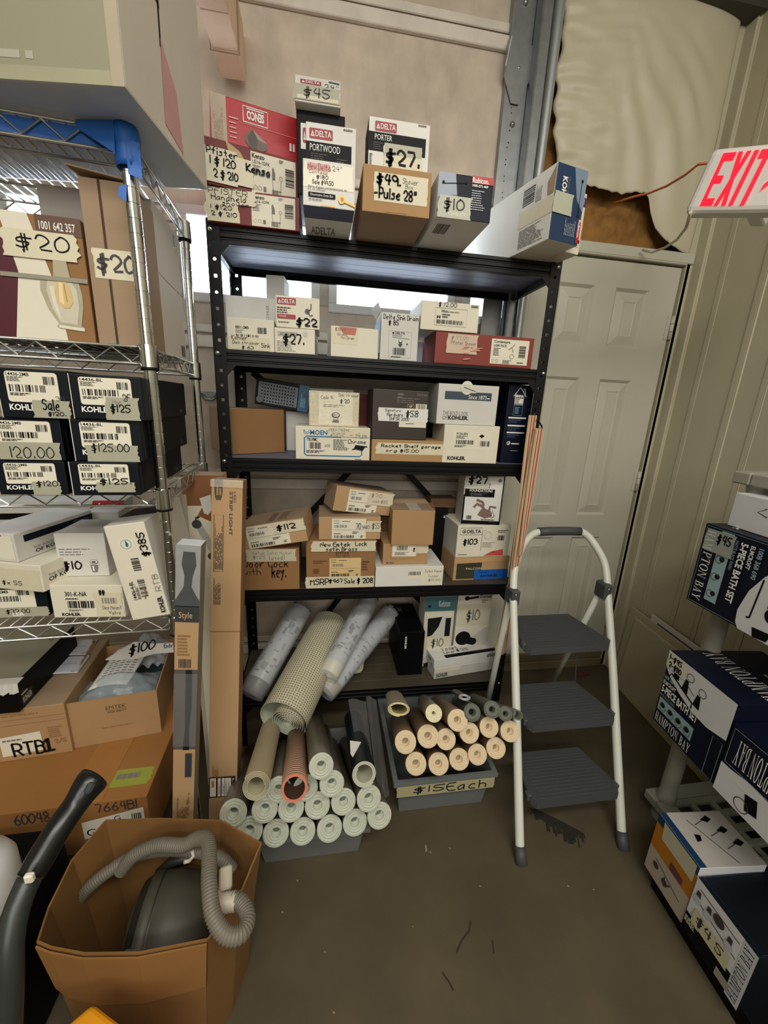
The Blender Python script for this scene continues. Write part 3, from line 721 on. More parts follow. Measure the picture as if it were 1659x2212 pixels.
# ---- big white carton on the top of the rack
BW = mat((206, 198, 186), .6, kind='worn', var=.06, scale=5); BWF = mat((146, 142, 118), .6, var=.04, scale=4)  # front copy darkened: shade of the unlit face put into its colour
zt = RZ[0] + .006
cn = atZ((270, 188), zt); CA = math.radians(-8)
bx0 = Vector(cn) - Vector((math.cos(CA), math.sin(CA), 0)) * 1.305
def _bl(f):
    f.line([(.42, .30), (.425, .42)], .012, INK); f.poly([(.40, .43), (.44, .42), (.43, .50), (.39, .52)], INK)
    f.poly([(.40, .05), (.62, .02), (.58, .22), (.42, .33)], mat((198, 150, 148), .6, var=.1))
def _bf(f):
    f.tl(.70, .05, .93, .09, 1, mat((170, 168, 150), .6, var=0)); f.r(.985, 0, 1, 1, mat((170, 160, 136), .5, var=.1)); f.r(0, 0, .985, .04, mat((160, 156, 128), .5, var=.1))
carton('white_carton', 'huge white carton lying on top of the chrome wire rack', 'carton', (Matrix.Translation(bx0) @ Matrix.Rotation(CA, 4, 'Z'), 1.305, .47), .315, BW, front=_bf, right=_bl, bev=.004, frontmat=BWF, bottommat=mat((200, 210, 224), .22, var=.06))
# shrink wrap sheet sagging under it over the top shelf
# ================================================================= RACK, second shelf
z2 = RZ[1] + .003
def _a(f):
    f.poly([(0, 0), (.83, 0), (.60, .62), (.50, 1), (0, 1)], mat((78, 22, 34), .4, var=.08)); f.poly([(.52, .0), (.83, 0), (.80, .47), (.70, 1), (.54, 1), (.60, .55)], CREAM)
    f.r(.74, .86, 1.0, 1, mat((92, 62, 44), .5, var=.1)); f.t(.76, .89, .965, .955, '1001 642 357', WH, bold=.01)
    g = mat((206, 200, 178), .25, var=.1, scale=60); a = mat((214, 186, 130), .3, var=.1)
    g2 = mat((176, 170, 146), .25, var=.1, scale=60); g3 = mat((226, 220, 200), .2, var=.06, scale=60); f.poly([(.79, .115), (.94, .10), (.945, .125), (.925, .15), (.95, .30), (.955, .40), (.94, .52), (.72, .52), (.71, .42), (.74, .27), (.79, .155), (.775, .13)], g2); f.poly([(.80, .165), (.90, .155), (.925, .30), (.925, .44), (.90, .50), (.76, .50), (.745, .42), (.765, .28)], g); f.poly([(.765, .45), (.775, .30), (.80, .20), (.81, .20), (.795, .32), (.79, .46)], g3); f.poly([(.79, .12), (.94, .105), (.94, .13), (.79, .145)], g3); f.poly([(.80, .33), (.835, .285), (.87, .29), (.895, .34), (.89, .44), (.865, .50), (.815, .50), (.795, .42)], a); f.poly([(.815, .34), (.84, .31), (.845, .49), (.825, .49)], mat((236, 214, 168), .3, var=.1)); f.line([(.86, .34), (.855, .48)], .006, mat((170, 128, 70), .4, var=0))
    f.poly([(.80, .52), (.90, .52), (.885, .70), (.815, .70)], mat((176, 168, 140), .3, var=.1)); f.r(.5, .50, 1.0, .535, mat((150, 146, 128), .3, var=.1))
    p = f.part('price_tape'); p.torn(.545, .66, .965, .87, TAPE, 3); p.h(.62, .70, .92, .84, '$20', INK, .32, seed=2)
fr = qframe(((-230, 428), (178, 470), (199, 712), (-180, 684)), 3.5, Y=.972, zs=z2)
carton('light_fixture_box', 'shrink wrapped brown box printed with a glass lamp and bulb, priced $20', 'box', fr, .12, CARDD, front=_a)
def _b(f):
    f.r(.36, 0, .41, 1, mat((70, 48, 30), .8, var=.2))
    p = f.part('price_tape'); p.torn(.10, .42, 1.03, .60, TAPE, 5); p.h(.18, .44, .93, .57, '$20', INK2, .42, seed=5)
fr = qframe(((178, 386), (287, 392), (310, 718), (200, 714)), 3.5, Y=.974, zs=z2)
b2 = carton('tall_cardboard_box', 'tall brown cardboard box with raised top flap, priced $20, by the rack post', 'box', fr, .13, CARDG, front=_b)
w, h, d = b2.w, b2.h, b2.d
pl(b2, [(-.012, -.012, h + .012), (w + .004, -.006, h + .002), (w, d * .6, h + .004), (-.006, d * .6, h + .018)], CARDG, 'top_flap', .003)
M = Matrix.Translation(R_(-.235, .165, z2)) @ Matrix.Rotation(RA, 4, 'Z')
def _c(f):
    f.r(.74, .86, .86, .97, WHITE); f.tl(.75, .87, .85, .96, 5); f.line([(.0, .55), (1, .53)], .004, CARDG)
    for x in (.74, .80, .86): f.poly([(x, .03), (x + .03, .03), (x + .03, .12), (x, .12)], INK2)
carton('pale_carton', 'pale corrugated carton behind the two $20 boxes on the chrome rack', 'carton', (M, .222, .325), .21, mat((216, 210, 202), .8, kind='card', var=.06, scale=9, bump=.2), right=_c)
# ================================================================= RACK, third shelf: six black faucet boxes
z3 = RZ[2] + .003
def kohler(code, price, tp):
    def fn(f):
        f.r(0, .0, .012, 1, CREAM)
        p = f.part('product_label'); p.rr(.13, .33, .86, .94, PAPER, .06); p.t(.155, .85, .47, .92, code, INK, bold=.015); p.tl(.155, .74, .42, .84, 4); p.bars(.17, .54, .68, .68, seed=len(price)); p.bars(.66, .70, .82, .86, seed=9, n=20); p.tl(.17, .46, .5, .52, 2)
        f.t(.13, .16, .56, .29, 'KOHLER', WH, bold=.03)
        g = f.part('price_tape'); tp(g)
    return fn
def q_(a, b, c, d, e, f, g, h): return ((a, b), (c, d), (e, f), (g, h))
defs = [
 ('14436-2MB', q_(-7, 786, 149.5, 808, 152, 905, -4, 893), '$120.', lambda g: (g.torn(.45, .02, .99, .38, TAPEG, 1), g.h(.60, .18, .83, .40, 'Sale', INK, .5, seed=1), g.h(.66, .05, .91, .15, '$120.', INK, .7, seed=2), g.h(.78, .38, .94, .47, '.34', INK2, .5)), 'black faucet box priced Sale $120, top of the left stack on the chrome rack'),
 ('14436-2MB', q_(-26, 898, 131, 909, 139.5, 996, -20, 987), '120.00', lambda g: (g.torn(.08, .02, .95, .44, TAPEG, 2), g.h(.26, .06, .86, .33, '120.00', INK, .28, seed=3)), 'black box marked 120.00 in thin pen, middle of the left stack on the rack'),
 ('14436-2MB', q_(-9, 993, 140, 998.7, 149.5, 1082, -4, 1081), '$120.', lambda g: (g.torn(.50, .0, .90, .40, TAPEG, 3), g.h(.56, .22, .90, .42, '$120.', INK, .38, seed=4)), 'black faucet box marked $120, bottom of the left stack on the chrome rack'),
 ('14436-BL', q_(150.7, 802, 306, 819, 308.6, 907, 154, 898.6), '$125', lambda g: (g.torn(.47, .0, .95, .52, TAPEG, 4), g.h(.54, .14, .82, .36, '$125', INK, .42, seed=5), g.h(.73, .44, .84, .60, '2F', INK2, .4, seed=1), g.h(.58, .36, .70, .44, '196', GREYT, .3)), 'black box marked $125 with 2F above, top of the stack beside the post'),
 ('14436-BL', q_(153, 903.5, 302.6, 910.7, 306, 997.5, 159, 995), '$125.00', lambda g: (g.torn(.18, .0, .95, .40, TAPEG, 5), g.h(.27, .20, .82, .44, '$125.00', INK, .30, seed=6)), 'black box marked $125.00, middle of the stack beside the post'),
 ('14436-BL', q_(148, 997.5, 299, 998.7, 302.6, 1082, 160, 1083), '$125.', lambda g: (g.torn(.36, .10, .93, .40, TAPEG, 6), g.h(.42, .30, .88, .52, '$125.', INK, .55, seed=7)), 'black box marked $125 in heavy marker, bottom of the stack beside the post'),
]
ZK = {}
for i in (2, 1, 0, 5, 4, 3):
    code, quad, price, tp, lb = defs[i]; col = i // 3; base = ZK.get(col, z3)
    fr = qframe(quad, 3.5, Y=.878 + (.004 if i in (1, 4) else 0), zs=base)
    def _side(f, s=i): f.t(.80, .12, .86, .22, 'KOHLER', GREYT); f.line([(.04, .9), (.05, .1)], .01, GREYT)
    b = carton('faucet_box', lb, 'faucet box', fr, .33 if i != 4 else .36, NAVYK, front=kohler(code, price, tp), right=_side, group='black faucet boxes on the chrome rack')
    ZK[col] = b.top + .0008
# ================================================================= RACK, fourth shelf
z4 = RZ[3] + .003
# back row: perforated box under a long red ended box
fr = qframe(((-160, 1106), (196, 1110), (196, 1160), (-160, 1156)), 3.5, Y=1.27, zs=z4)
def _p(f):
    f.r(.02, .05, .995, .88, mat((196, 196, 194), .5, var=.05))
    for i in range(60):
        for j in range(6): f.circ(.30 + i * .0115, .14 + j * .13, .03, INK, n=6)
bp = carton('perforated_box', 'dark box with a dotted white panel at the back of the lower rack shelf', 'box', fr, .07, BLACKB, front=_p)
fr = qframe(((-160, 1082), (276, 1082), (262, 1106), (-160, 1105)), 3.5, Y=1.26, zs=bp.top + .001)
def _o(f):
    f.poly([(.80, 0), (1, 0), (1, 1), (.835, 1)], mat((190, 40, 52), .4, var=.04)); f.t(.845, .2, .975, .8, 'Oatey', WH, bold=.03, rot=180)
carton('long_white_box', 'long white box with a red end at the back of the lower rack shelf', 'box', fr, .07, WHITEG, front=_o)
fr = qframe(((183, 1105), (255, 1107), (258, 1130), (183, 1126)), 3.5, Y=1.20, zs=z4)
carton('white_drain_box', 'plain white box behind the $10 strainer box', 'box', fr, .08, WHITEG, front=lambda f: f.r(.45, .82, .8, .86, INK))
# navy label box, lower left
fr = qframe(((-60, 1279), (98, 1264), (107, 1325), (-56, 1340)), 1, Y=.965, zs=z4)
def _n(f):
    p = f.part('product_label'); p.r(.15, .28, .84, .96, PAPER); p.t(.36, .84, .50, .94, '-2MB', INK, bold=.02); p.bars(.30, .55, .65, .74, seed=4); p.bars(.60, .76, .78, .94, seed=6, n=20)
    g = f.part('price_tape'); g.torn(.2, 0, .99, .34, TAPEG, 3); g.h(.42, .10, .74, .28, '$32.00', INK, .5, seed=3); f.t(.5, .04, .66, .16, 'LER', WH, bold=.03)
nb = carton('navy_sale_box', 'navy box marked $32.00, lowest on the rack at the left edge', 'box', fr, .24, NAVYK, front=_n)
fr = qframe(((-60, 1220), (82, 1212), (95, 1263), (-56, 1278)), -14, Y=.985, zs=nb.top + .001)
def _k2(f): g = f.part('price_tape'); g.torn(0, .0, .98, .8, TAPE, 4); g.h(.42, .14, .70, .34, '$x 55', INK, .5, seed=4)
def _kr(f):
    f.t(.08, .30, .55, .46, 'OF KOHLER', INK, bold=.02); f.t(.08, .48, .50, .58, 'THE BOLD LOOK', GREYT)
kb = carton('lower_white_box', 'white box marked $x 55, under the striped white box on the rack', 'box', fr, .20, CREAM, front=_k2, right=_kr)
fr = qframe(((-60, 1156), (25, 1146), (41, 1219), (-56, 1234)), -14, Y=.99, zs=kb.top + .001)
def _kr2(f):
    f.r(.10, .62, 1.0, .86, NAVY); f.t(.72, .68, .95, .80, 'Since', GREYT); f.t(.20, .12, .62, .25, 'OF KOHLER', INK, bold=.02); f.t(.18, .28, .58, .37, 'THE BOLD LOOK', GREYT)
def _kf2(f): g = f.part('paper_tag'); g.torn(.0, .10, .96, .93, PAPER, 8); f.poly([(.3, .90), (.75, .90), (.7, 1), (.3, 1)], LOGO)
carton('striped_white_box', 'white box with a navy side stripe at the left end of the rack', 'box', fr, .22, WHITEG, front=_kf2, right=_kr2)
fr = qframe(((106, 1270), (260, 1258), (272, 1320), (116, 1329)), -3, Y=.955, zs=z4)
def _v(f):
    f.t(.20, .66, .50, .80, '301-K-NA', INK, bold=.02); f.tl(.20, .55, .40, .62, 1); f.bars(.22, .30, .60, .52, seed=8); f.tl(.22, .2, .45, .26, 2); f.t(.12, .06, .38, .16, 'KOHLER.', INK, bold=.03)
    p = f.part('price_note'); p.torn(.60, .04, .985, .78, TAPE, 5); p.bars(.70, .44, .92, .62, GREYT, n=24); p.h(.70, .26, .96, .38, 'Dex Mount', GREYT, .4); p.h(.78, .10, .94, .22, 'Valve', GREYT, .4); p.h(.68, .70, .76, .86, '##', INK, .6)
vb = carton('valve_box', 'flat cream box with a barcode and Valve note beneath the $10 strainer box', 'box', fr, .20, CREAM, front=_v)
fr = qframe(((114.5, 1150), (224, 1154), (238.7, 1255), (131.4, 1251.7)), 0, Y=1.00, zs=vb.top + .001)
def _s(f):
    f.tl(.06, .48, .78, .67, 3, GREYT, fill=.35)
    f.h(.09, .12, .46, .36, '$10', INK, .42, seed=9)
    f.circ(.72, .34, .085, GREYT, ry=.055); f.circ(.72, .345, .07, WH, ry=.04); f.circ(.72, .34, .045, INK2, ry=.022); f.poly([(.67, .10), (.77, .10), (.80, .27), (.64, .27)], GREYT); f.poly([(.69, .13), (.72, .13), (.71, .25), (.68, .25)], WH)
carton('strainer_box', 'small white box marked $10 with a drawing of a basket strainer', 'box', fr, .12, WHITEG, front=_s)
fr = qframe(((234, 1135), (320.7, 1126), (358, 1327.6), (276, 1343)), 0, Y=.93, free=True)
def _w(f):
    f.circ(.42, .80, .075, PAPER); f.circ(.42, .80, .05, mat((150, 170, 170), .5, var=0), ring=.85); f.poly([(.40, .78), (.45, .77), (.48, .80), (.42, .845)], mat((34, 110, 120), .5, var=0))
    f.bars(.42, .52, .62, .66, vert=True, seed=3, n=26); f.bars(.42, .24, .60, .43, vert=True, seed=5, n=36); f.t(.20, .22, .30, .42, '14406-4-BL', INK, bold=.01, rot=90); f.tl(.32, .22, .40, .42, 4, vert=True)
    f.t(.79, .04, .93, .22, 'KOHLER.', INK, bold=.03, rot=90)
    f.h(.74, .66, .97, .90, '$385', INK, .55, rot=90, seed=3); f.h(.82, .28, .97, .46, 'RTB', GREYT, .3, rot=90, seed=6); f.line([(.50, .22), (.56, .27), (.55, .35)], .01, mat((150, 96, 60), .5, var=0))
def _wt(f): f.r(.0, .30, 1, .62, NAVY); f.t(.25, .40, .75, .52, 'KOHLER', INK2)
carton('leaning_valve_box', 'long cream box stood on end marked $385, leaning by the rack post', 'box', fr, .24, CREAM, front=_w, top=_wt, sidemat=WHITEG, topmat=WHITEG)
# ================================================================= BLACK UNIT, top tier
def delta(f, x0, y0, x1, y1, seed=0):
    f.rr(x0, y0, x1, y1, LOGO, (y1 - y0) * .12); w = x1 - x0; hh = y1 - y0
    f.poly([(x0 + w * .06, y0 + hh * .22), (x0 + w * .22, y0 + hh * .22), (x0 + w * .14, y0 + hh * .8)], WH); f.poly([(x0 + w * .11, y0 + hh * .32), (x0 + w * .17, y0 + hh * .32), (x0 + w * .14, y0 + hh * .55)], LOGO)
    f.t(x0 + w * .26, y0 + hh * .22, x0 + w * .94, y0 + hh * .8, 'DELTA', WH, bold=.01)
T1 = TZ[0] + .0005
def kenzo(f, x0, tag_=True, name='product_label'):
    p = f.part(name); p.r(x0, .02, .95, .94, PAPER); k = .95 - x0
    p.t(x0 + .03 * k, .80, x0 + .30 * k, .91, 'Kenzo', INK, bold=.03); p.t(x0 + .03 * k, .69, x0 + .42 * k, .77, 'LG16-1DFK', INK, bold=.01); p.tl(x0 + .03 * k, .45, x0 + .25 * k, .66, 6, GREYT)
    p.line([(x0 + .50 * k, .62), (x0 + .46 * k, .40), (x0 + .50 * k, .06)], .012, GREYT); p.poly([(x0 + .46 * k, .42), (x0 + .53 * k, .42), (x0 + .53 * k, .56), (x0 + .49 * k, .70), (x0 + .46 * k, .66)], GREYT)
    p.circ(x0 + .66 * k, .48, .05, GREYT, ring=.8); p.line([(x0 + .66 * k, .43), (x0 + .64 * k, .06)], .012, GREYT)
    p.bars(x0 + .76 * k, .34, x0 + .96 * k, .74, vert=True, seed=5, n=44); p.tl(x0 + .45 * k, .05, x0 + .70 * k, .2, 4, GREYT); p.circ(x0 + .08 * k, .16, .05, GREYT, ring=.85); p.circ(x0 + .18 * k, .16, .05, INK2, ring=.85); p.r(x0 + .26 * k, .11, x0 + .32 * k, .21, GREYT)
    p.tl(x0 + .62 * k, .82, x0 + .74 * k, .9, 2, GREYT)
def _a(f):
    kenzo(f, .475)
    g = f.part('price_tape'); g.torn(-.01, .02, .345, .98, TAPE, 2); g.torn(.34, .55, .52, .97, TAPE, 6)
    g.h(.03, .80, .44, .96, 'PFISTER', INK, .5, seed=1); g.h(.06, .62, .42, .80, 'Handheld', INK, .5, seed=2); g.h(.17, .50, .45, .62, 'shower', INK, .6, seed=3); g.h(.05, .33, .27, .49, '1 $120', INK, .55, seed=4); g.h(.05, .15, .32, .30, '2 $ 210', INK, .55, seed=5)
fr = qframe(((444, 401), (649, 427), (646, 502), (447, 481)), 0, Y=1.385, zs=T1)
p1 = carton('shower_box', 'dark red shower box with Handheld shower tape, bottom of the top tier left stack', 'box', fr, .30, REDD, front=_a)
def _a(f):
    kenzo(f, .47); f.poly([(.22, 1), (.36, .84), (.40, .70), (.30, .68), (.25, .74)], mat((190, 168, 124), .8, var=.1))
    g = f.part('price_tape'); g.torn(-.02, .05, .335, .80, TAPE, 3); g.torn(.33, .10, .50, .70, TAPE, 7)
    g.h(.03, .64, .33, .79, 'Pfister', INK, .7, seed=1); g.h(.06, .38, .31, .60, '1 $ 120', INK, .55, seed=2); g.h(.09, .12, .33, .34, '2 $ 210', INK, .55, seed=3); g.h(.42, .45, .66, .62, 'Kenso', INK, .9, seed=4)
fr = qframe(((437, 296), (651, 345), (645, 427), (443, 388)), 14, Y=1.37, zs=p1.top + .001)
p2 = carton('shower_box', 'dark red tilted shower box, middle of the top tier left stack', 'box', fr, .28, REDD, front=_a)
def _a(f):
    f.r(0, 0, .17, 1, mat((190, 172, 150), .5, var=.08)); f.tl(.03, .1, .13, .8, 8, mat((160, 130, 110), .6, var=0), vert=True)
    f.frame(.36, .66, .64, .93, .018, WH); f.t(.40, .71, .60, .87, 'SENCO', WH, bold=.04, rot=180); f.r(.40, .885, .60, .905, WH); f.line([(.36, .62), (.985, .62)], .01, mat((230, 150, 150), .5, var=0))
    f.poly([(.37, .42), (.46, .56), (.62, .38), (.63, .26), (.55, .18), (.42, .22), (.37, .32)], mat((112, 100, 88), .5, var=.2, scale=50)); f.poly([(.46, .56), (.52, .40), (.63, .36), (.62, .38)], mat((160, 150, 134), .5, var=.1)); f.poly([(.46, .56), (.52, .40), (.50, .20), (.42, .22), (.40, .40)], mat((84, 74, 64), .5, var=.1))
    f.tl(.20, .28, .32, .70, 5, mat((236, 180, 176), .5, var=0), fill=.3); f.r(.90, .36, .925, .50, WH); f.r(.94, .36, .965, .50, WH)
fr = qframe(((455.5, 205), (634, 246), (650, 341), (455, 290)), 14, Y=1.44, zs=p2.top + .001)
carton('nail_box', 'bright red upside down box, uppermost of the top tier left stack', 'box', fr, .20, RED, front=_a)
# narrow tower next to it
def _g(f):
    f.t(.04, .60, .60, .75, 'Decorative Grab Bar', mat((150, 140, 120), .6, var=0))
    g = f.part('price_tape'); g.torn(.02, .40, .96, .93, mat((226, 220, 196), .3, var=.08), 4); g.rr(.08, .76, .52, .92, mat((214, 160, 152), .5, var=.1), .03); g.h(.10, .78, .52, .92, 'New Delta', mat((120, 72, 72), .6, var=0), .3, seed=1); g.h(.56, .80, .74, .91, '24"', INK2, .3, seed=2); g.h(.12, .68, .46, .77, 'Contemp', mat((140, 100, 96), .6, var=0), .3); g.h(.26, .58, .48, .68, '$180', INK2, .35, seed=3); g.h(.18, .46, .58, .57, 'Sale $99.50', INK2, .35, seed=5)
    f.t(.10, .385, .84, .44, "Barre d'appui contemporaine de", INK); f.t(.10, .325, .42, .38, '61 cm (24 po)', INK); f.rr(.10, .19, .62, .29, INK, .02); f.t(.14, .215, .58, .265, 'Decorative Grab Bar', WH); f.tl(.11, .12, .42, .15, 1)
    BR = mat((150, 116, 60), .3, metal=.6, var=.1); f.line([(.74, .19), (1.0, .09)], .055, BR); f.circ(.74, .20, .085, BR, ry=.10); f.circ(.75, .20, .045, mat((106, 78, 40), .3, metal=.6, var=.1), ry=.05); f.r(.34, .01, .62, .04, BR)
def _gb(f):
    f.r(0, .86, 1, 1.0, mat((58, 62, 104), .4, var=.1)); f.t(.12, .66, .66, .76, 'ADELTA', GREYT, bold=.02); f.tl(.10, .2, .85, .6, 8, GREYT)
fr = qframe(((652.5, 341.5), (768, 355), (766, 456), (656, 442)), 0, Z=T1, zs=T1)
gb = carton('grab_bar_box', 'white grab bar box with a brass bar picture jutting out over the top tier', 'box', fr, .52, WHITE, front=_g, bottom=_gb)
def _po(f):
    f.r(0, .0, .91, .60, BLACKB); delta(f, .07, .66, .53, .88); f.t(.08, .40, .68, .55, 'PORTWOOD', WH); f.tl(.10, .08, .50, .36, 6, GREYT, fill=.3); f.tl(.74, .9, .96, .96, 1, GREYT); f.tl(.62, .16, .85, .3, 3, GREYT, fill=.3)
yg = gb.M.translation.y
fr = qframe(((660.5, 262.5), (770.5, 277), (768, 353), (660.5, 339)), 0, Y=yg + .05, zs=gb.top + .001)
po = carton('towel_bar_box', 'white and black box right on top of the jutting grab bar box', 'box', fr, .12, WHITE, front=_po, sidemat=BLACKB)
fr = qframe(((641, 235), (745, 252), (745, 300), (641, 290)), 0, Y=yg + .19, zs=gb.top + .001)
bb = carton('black_box', 'black box holding up the $45 box on the top tier', 'box', fr, .22, BLACKB, front=lambda f: (f.r(.08, .55, .5, .85, WHITE), delta(f, .12, .62, .4, .8)))
def _45(f):
    delta(f, .12, .70, .57, .86); f.h(.65, .64, .94, .80, '24"', INK, .4, seed=2); f.line([(.74, .90), (.96, .88)], .05, mat((30, 70, 76), .5, var=0))
    g = f.part('price_tape'); g.torn(-.03, .08, .98, .66, TAPEG, 4); g.r(.05, .12, .95, .26, TAPE); g.h(.20, .14, .76, .58, '$45', INK2, .42, seed=4)
fr = qframe(((641, 160), (737, 177), (735, 262), (633, 250)), 0, Y=yg + .16, zs=bb.top + .001)
carton('towel_bar_box', 'white box marked $45 and 24", topmost on the top tier', 'box', fr, .24, WHITEG, front=_45, sidemat=mat((30, 52, 54), .5, var=.1))
def _49(f):
    f.line([(.34, .012), (.34, .035), (.64, .035), (.64, .012)], .012, CARDD); g = f.part('price_tape'); g.torn(.16, .25, .95, .86, TAPE, 6, .006)
    g.h(.20, .56, .54, .83, '$49.', INK, .75, seed=1); g.h(.58, .68, .80, .80, 'Shower', GREYT, .35, seed=2); g.h(.62, .58, .73, .67, 'Box', GREYT, .35, seed=3); g.h(.17, .32, .78, .54, '-Pulse 28"', INK, .75, seed=7)
fr = qframe(((784.7, 349.4), (933.5, 375.7), (926.7, 475.4), (782.4, 454.8)), 0, Z=T1, zs=T1)
pu = carton('shower_bar_box', 'long brown box marked $49 jutting out over the front of the top tier', 'box', fr, .50, CARD, front=_49, bottommat=CARDG, sidemat=CARDD)
def _27(f):
    f.r(0, .40, .94, .74, BLACKB); delta(f, .10, .76, .45, .93); f.t(.10, .60, .38, .70, 'PORTER', WH); f.tl(.08, .42, .26, .56, 4, GREYT, fill=.3); f.tl(.8, .94, .96, .98, 1, GREYT); f.tl(.02, .1, .08, .35, 6, mat((60, 70, 110), .5, var=0))
    g = f.part('price_tape'); g.torn(.26, .04, .88, .56, TAPE, 3); g.r(.26, .36, .88, .56, TAPEG); g.h(.30, .12, .84, .46, '$27.', INK, .6, seed=2)
fr = qframe(((796, 253), (929, 267), (925, 371), (796, 350)), 0, Y=pu.M.translation.y + .04, zs=pu.top + .001)
carton('towel_bar_box', 'white box marked $27 standing on the long brown $49 box', 'box', fr, .09, WHITE, front=_27, sidemat=NAVY)
def rub(f):
    f.poly([(0, 1), (.0, .45), (.35, .55), (.30, 1)], mat((150, 160, 176), .4, var=.1)); f.poly([(.0, .45), (0, .2), (.42, .25), (.35, .55)], mat((92, 106, 128), .4, var=.1))
    f.circ(.09, .78, .035, INK); f.line([(.07, .75), (.50, .82)], .02, INK); f.circ(.50, .82, .03, INK)
    f.r(.60, .84, 1, 1, RED); f.t(.61, .85, .91, .97, 'Rubicon.', WH, bold=.02); f.t(.61, .76, .90, .82, '1005-271-469', WH, bold=.03); f.tl(.61, .24, .88, .70, 9, mat((190, 196, 204), .5, var=0), fill=.4)
def _r1(f):
    rub(f); f.t(.20, .05, .54, .17, 'KOHLER', WH, bold=.03)
    g = f.part('price_tape'); g.torn(.02, .0, .62, .50, mat((178, 180, 160), .35, var=.1), 4); g.h(.13, .13, .49, .44, '$10', INK2, .42, seed=6); g.t(.20, .05, .54, .15, 'OHLER', mat((214, 212, 196), .5, var=0), bold=.03)
def _rb(f): f.bars(.10, .80, .35, .93, seed=3); f.tl(.5, .3, .9, .5, 3, mat((190, 190, 190), .6, var=0))
fr = qframe(((949.6, 365.4), (1066.4, 390.6), (1058.4, 484.5), (941.6, 468.5)), 0, Z=T1, zs=T1)
carton('towel_bar_box', 'long white and navy towel bar box marked $10 jutting out over the top tier', 'box', fr, .50, WHITE, front=_r1, bottom=_rb, frontmat=NAVY)
def _r2(f):
    f.poly([(.55, 1), (1, 1), (1, .45), (.75, .6)], mat((120, 140, 160), .4, var=.1))
    f.line([(.84, .84), (.86, .40)], .012, INK); f.circ(.85, .85, .022, INK); f.circ(.86, .39, .018, INK); f.r(.90, .03, 1, .36, RED); f.t(.905, .10, .985, .35, 'Rubicon.', WH, bold=.02, rot=270)
    f.t(.20, .42, .36, .84, 'KOHLER', WH, bold=.03, rot=270); f.t(.38, .55, .44, .86, 'THE BOLD LOOK OF', GREYT, rot=270); f.tl(.45, .10, .82, .36, 7, mat((150, 160, 176), .5, var=0), vert=True, fill=.4)
    g = f.part('price_tape'); g.torn(.0, .36, .62, .64, mat((178, 182, 160), .35, var=.1), 4)
def _r2l(f): f.bars(.74, .66, .84, .90, vert=True, seed=3); f.tl(.85, .62, .90, .9, 6, GREYT, vert=True); f.r(.72, .36, 1, .60, TAPE); f.tl(.74, .05, .96, .33, 14, GREYT); f.poly([(.94, .80), (1, .98), (1, .62), (.95, .62)], CARDG)
fr = qframe(((1209, 349), (1273, 371), (1246, 524), (1181.6, 514.6)), 13, Z=T1 + .001, zs=T1)
r2 = carton('towel_bar_box', 'largest jutting white box, blue end printed sideways, right end of the top tier', 'box', fr, .52, WHITE, front=_r2, left=_r2l, frontmat=TEALB)
Mx = r2.M.copy(); org = Mx @ Vector((r2.w + .003, .05, 0)); Mx.translation = org
def _95(f):
    f.r(0, .78, 1, .93, mat((84, 40, 96), .5, var=.05)); f.t(.45, .82, .85, .90, 'V3TM', WH); f.t(.5, .70, .8, .76, '4485', INK); g = f.part('price_tape'); g.torn(.05, .12, .97, .50, TAPE, 5); g.h(.18, .18, .86, .46, '9.5.', INK, .5, seed=3)
carton('narrow_white_box', 'narrow white box with a purple band, rightmost on the top tier', 'box', (Mx, .055, .165), .40, CREAM, front=_95)

# ================================================================= second tier
T2 = TZ[1] + .0005
fr = qframe(((486, 632), (597, 650), (597, 770), (492, 760)), 0, Y=1.545, zs=T2)
b1 = carton('plain_box', 'plain grey-white box behind the strainer box on the second tier', 'box', fr, .15, WHITEG, front=lambda f: f.t(.80, .62, .86, .88, 'KOHLER', GREYT, rot=90))
fr = qframe(((574, 592.5), (615, 596), (613, 643), (575.5, 634)), -6, Y=1.58, zs=b1.top + .001)
carton('small_white_box', 'small upright white box standing on the plain box just under the top tier', 'box', fr, .10, WHITEG)
def _ks(f):
    p = f.part('product_label'); p.r(.17, .38, .92, .78, PAPER); p.t(.18, .66, .46, .76, '8801-2MB', INK, bold=.02); p.tl(.18, .52, .40, .64, 4, GREYT); p.bars(.19, .40, .67, .50, seed=5); p.bars(.64, .55, .84, .74, seed=8, n=22)
    g = f.part('price_note'); g.torn(.03, .02, .90, .42, TAPE, 3); g.h(.09, .32, .42, .46, 'Kohler', INK, .5, seed=1); g.h(.11, .19, .67, .30, 'Duo strainer', INK, .5, seed=2); g.h(.72, .12, .90, .26, 'Sink', INK, .4, seed=3); g.h(.30, .02, .55, .15, '$ 63', INK, .5, seed=4)
fr = qframe(((488.7, 683), (592.4, 692.6), (592.4, 757.7), (492, 751.7)), 0, Y=1.405, zs=T2)
carton('strainer_box', 'cream box handwritten Duo strainer sink $63, left end of the second tier', 'box', fr, .13, CREAM, front=_ks)
def _d27(f):
    f.r(.07, .66, .56, .86, mat((184, 178, 166), .6, var=.1)); f.t(.12, .69, .52, .82, 'ADELTA', GREYT, bold=.02); f.circ(.76, .80, .11, mat((196, 194, 182), .6, var=0), ry=.12); f.tl(.06, .06, .6, .5, 7, GREYT, fill=.3); f.h(.22, .28, .72, .76, '$27.', INK, .5, seed=3)
fr = qframe(((593.6, 708), (680.4, 711), (680.4, 765), (593, 757.7)), -3, Y=1.405, zs=T2)
d27 = carton('hook_box', 'white box marked $27 directly under the $22 robe hook box', 'box', fr, .16, CREAM, front=_d27, sidemat=mat((164, 158, 146), .6, var=.1))
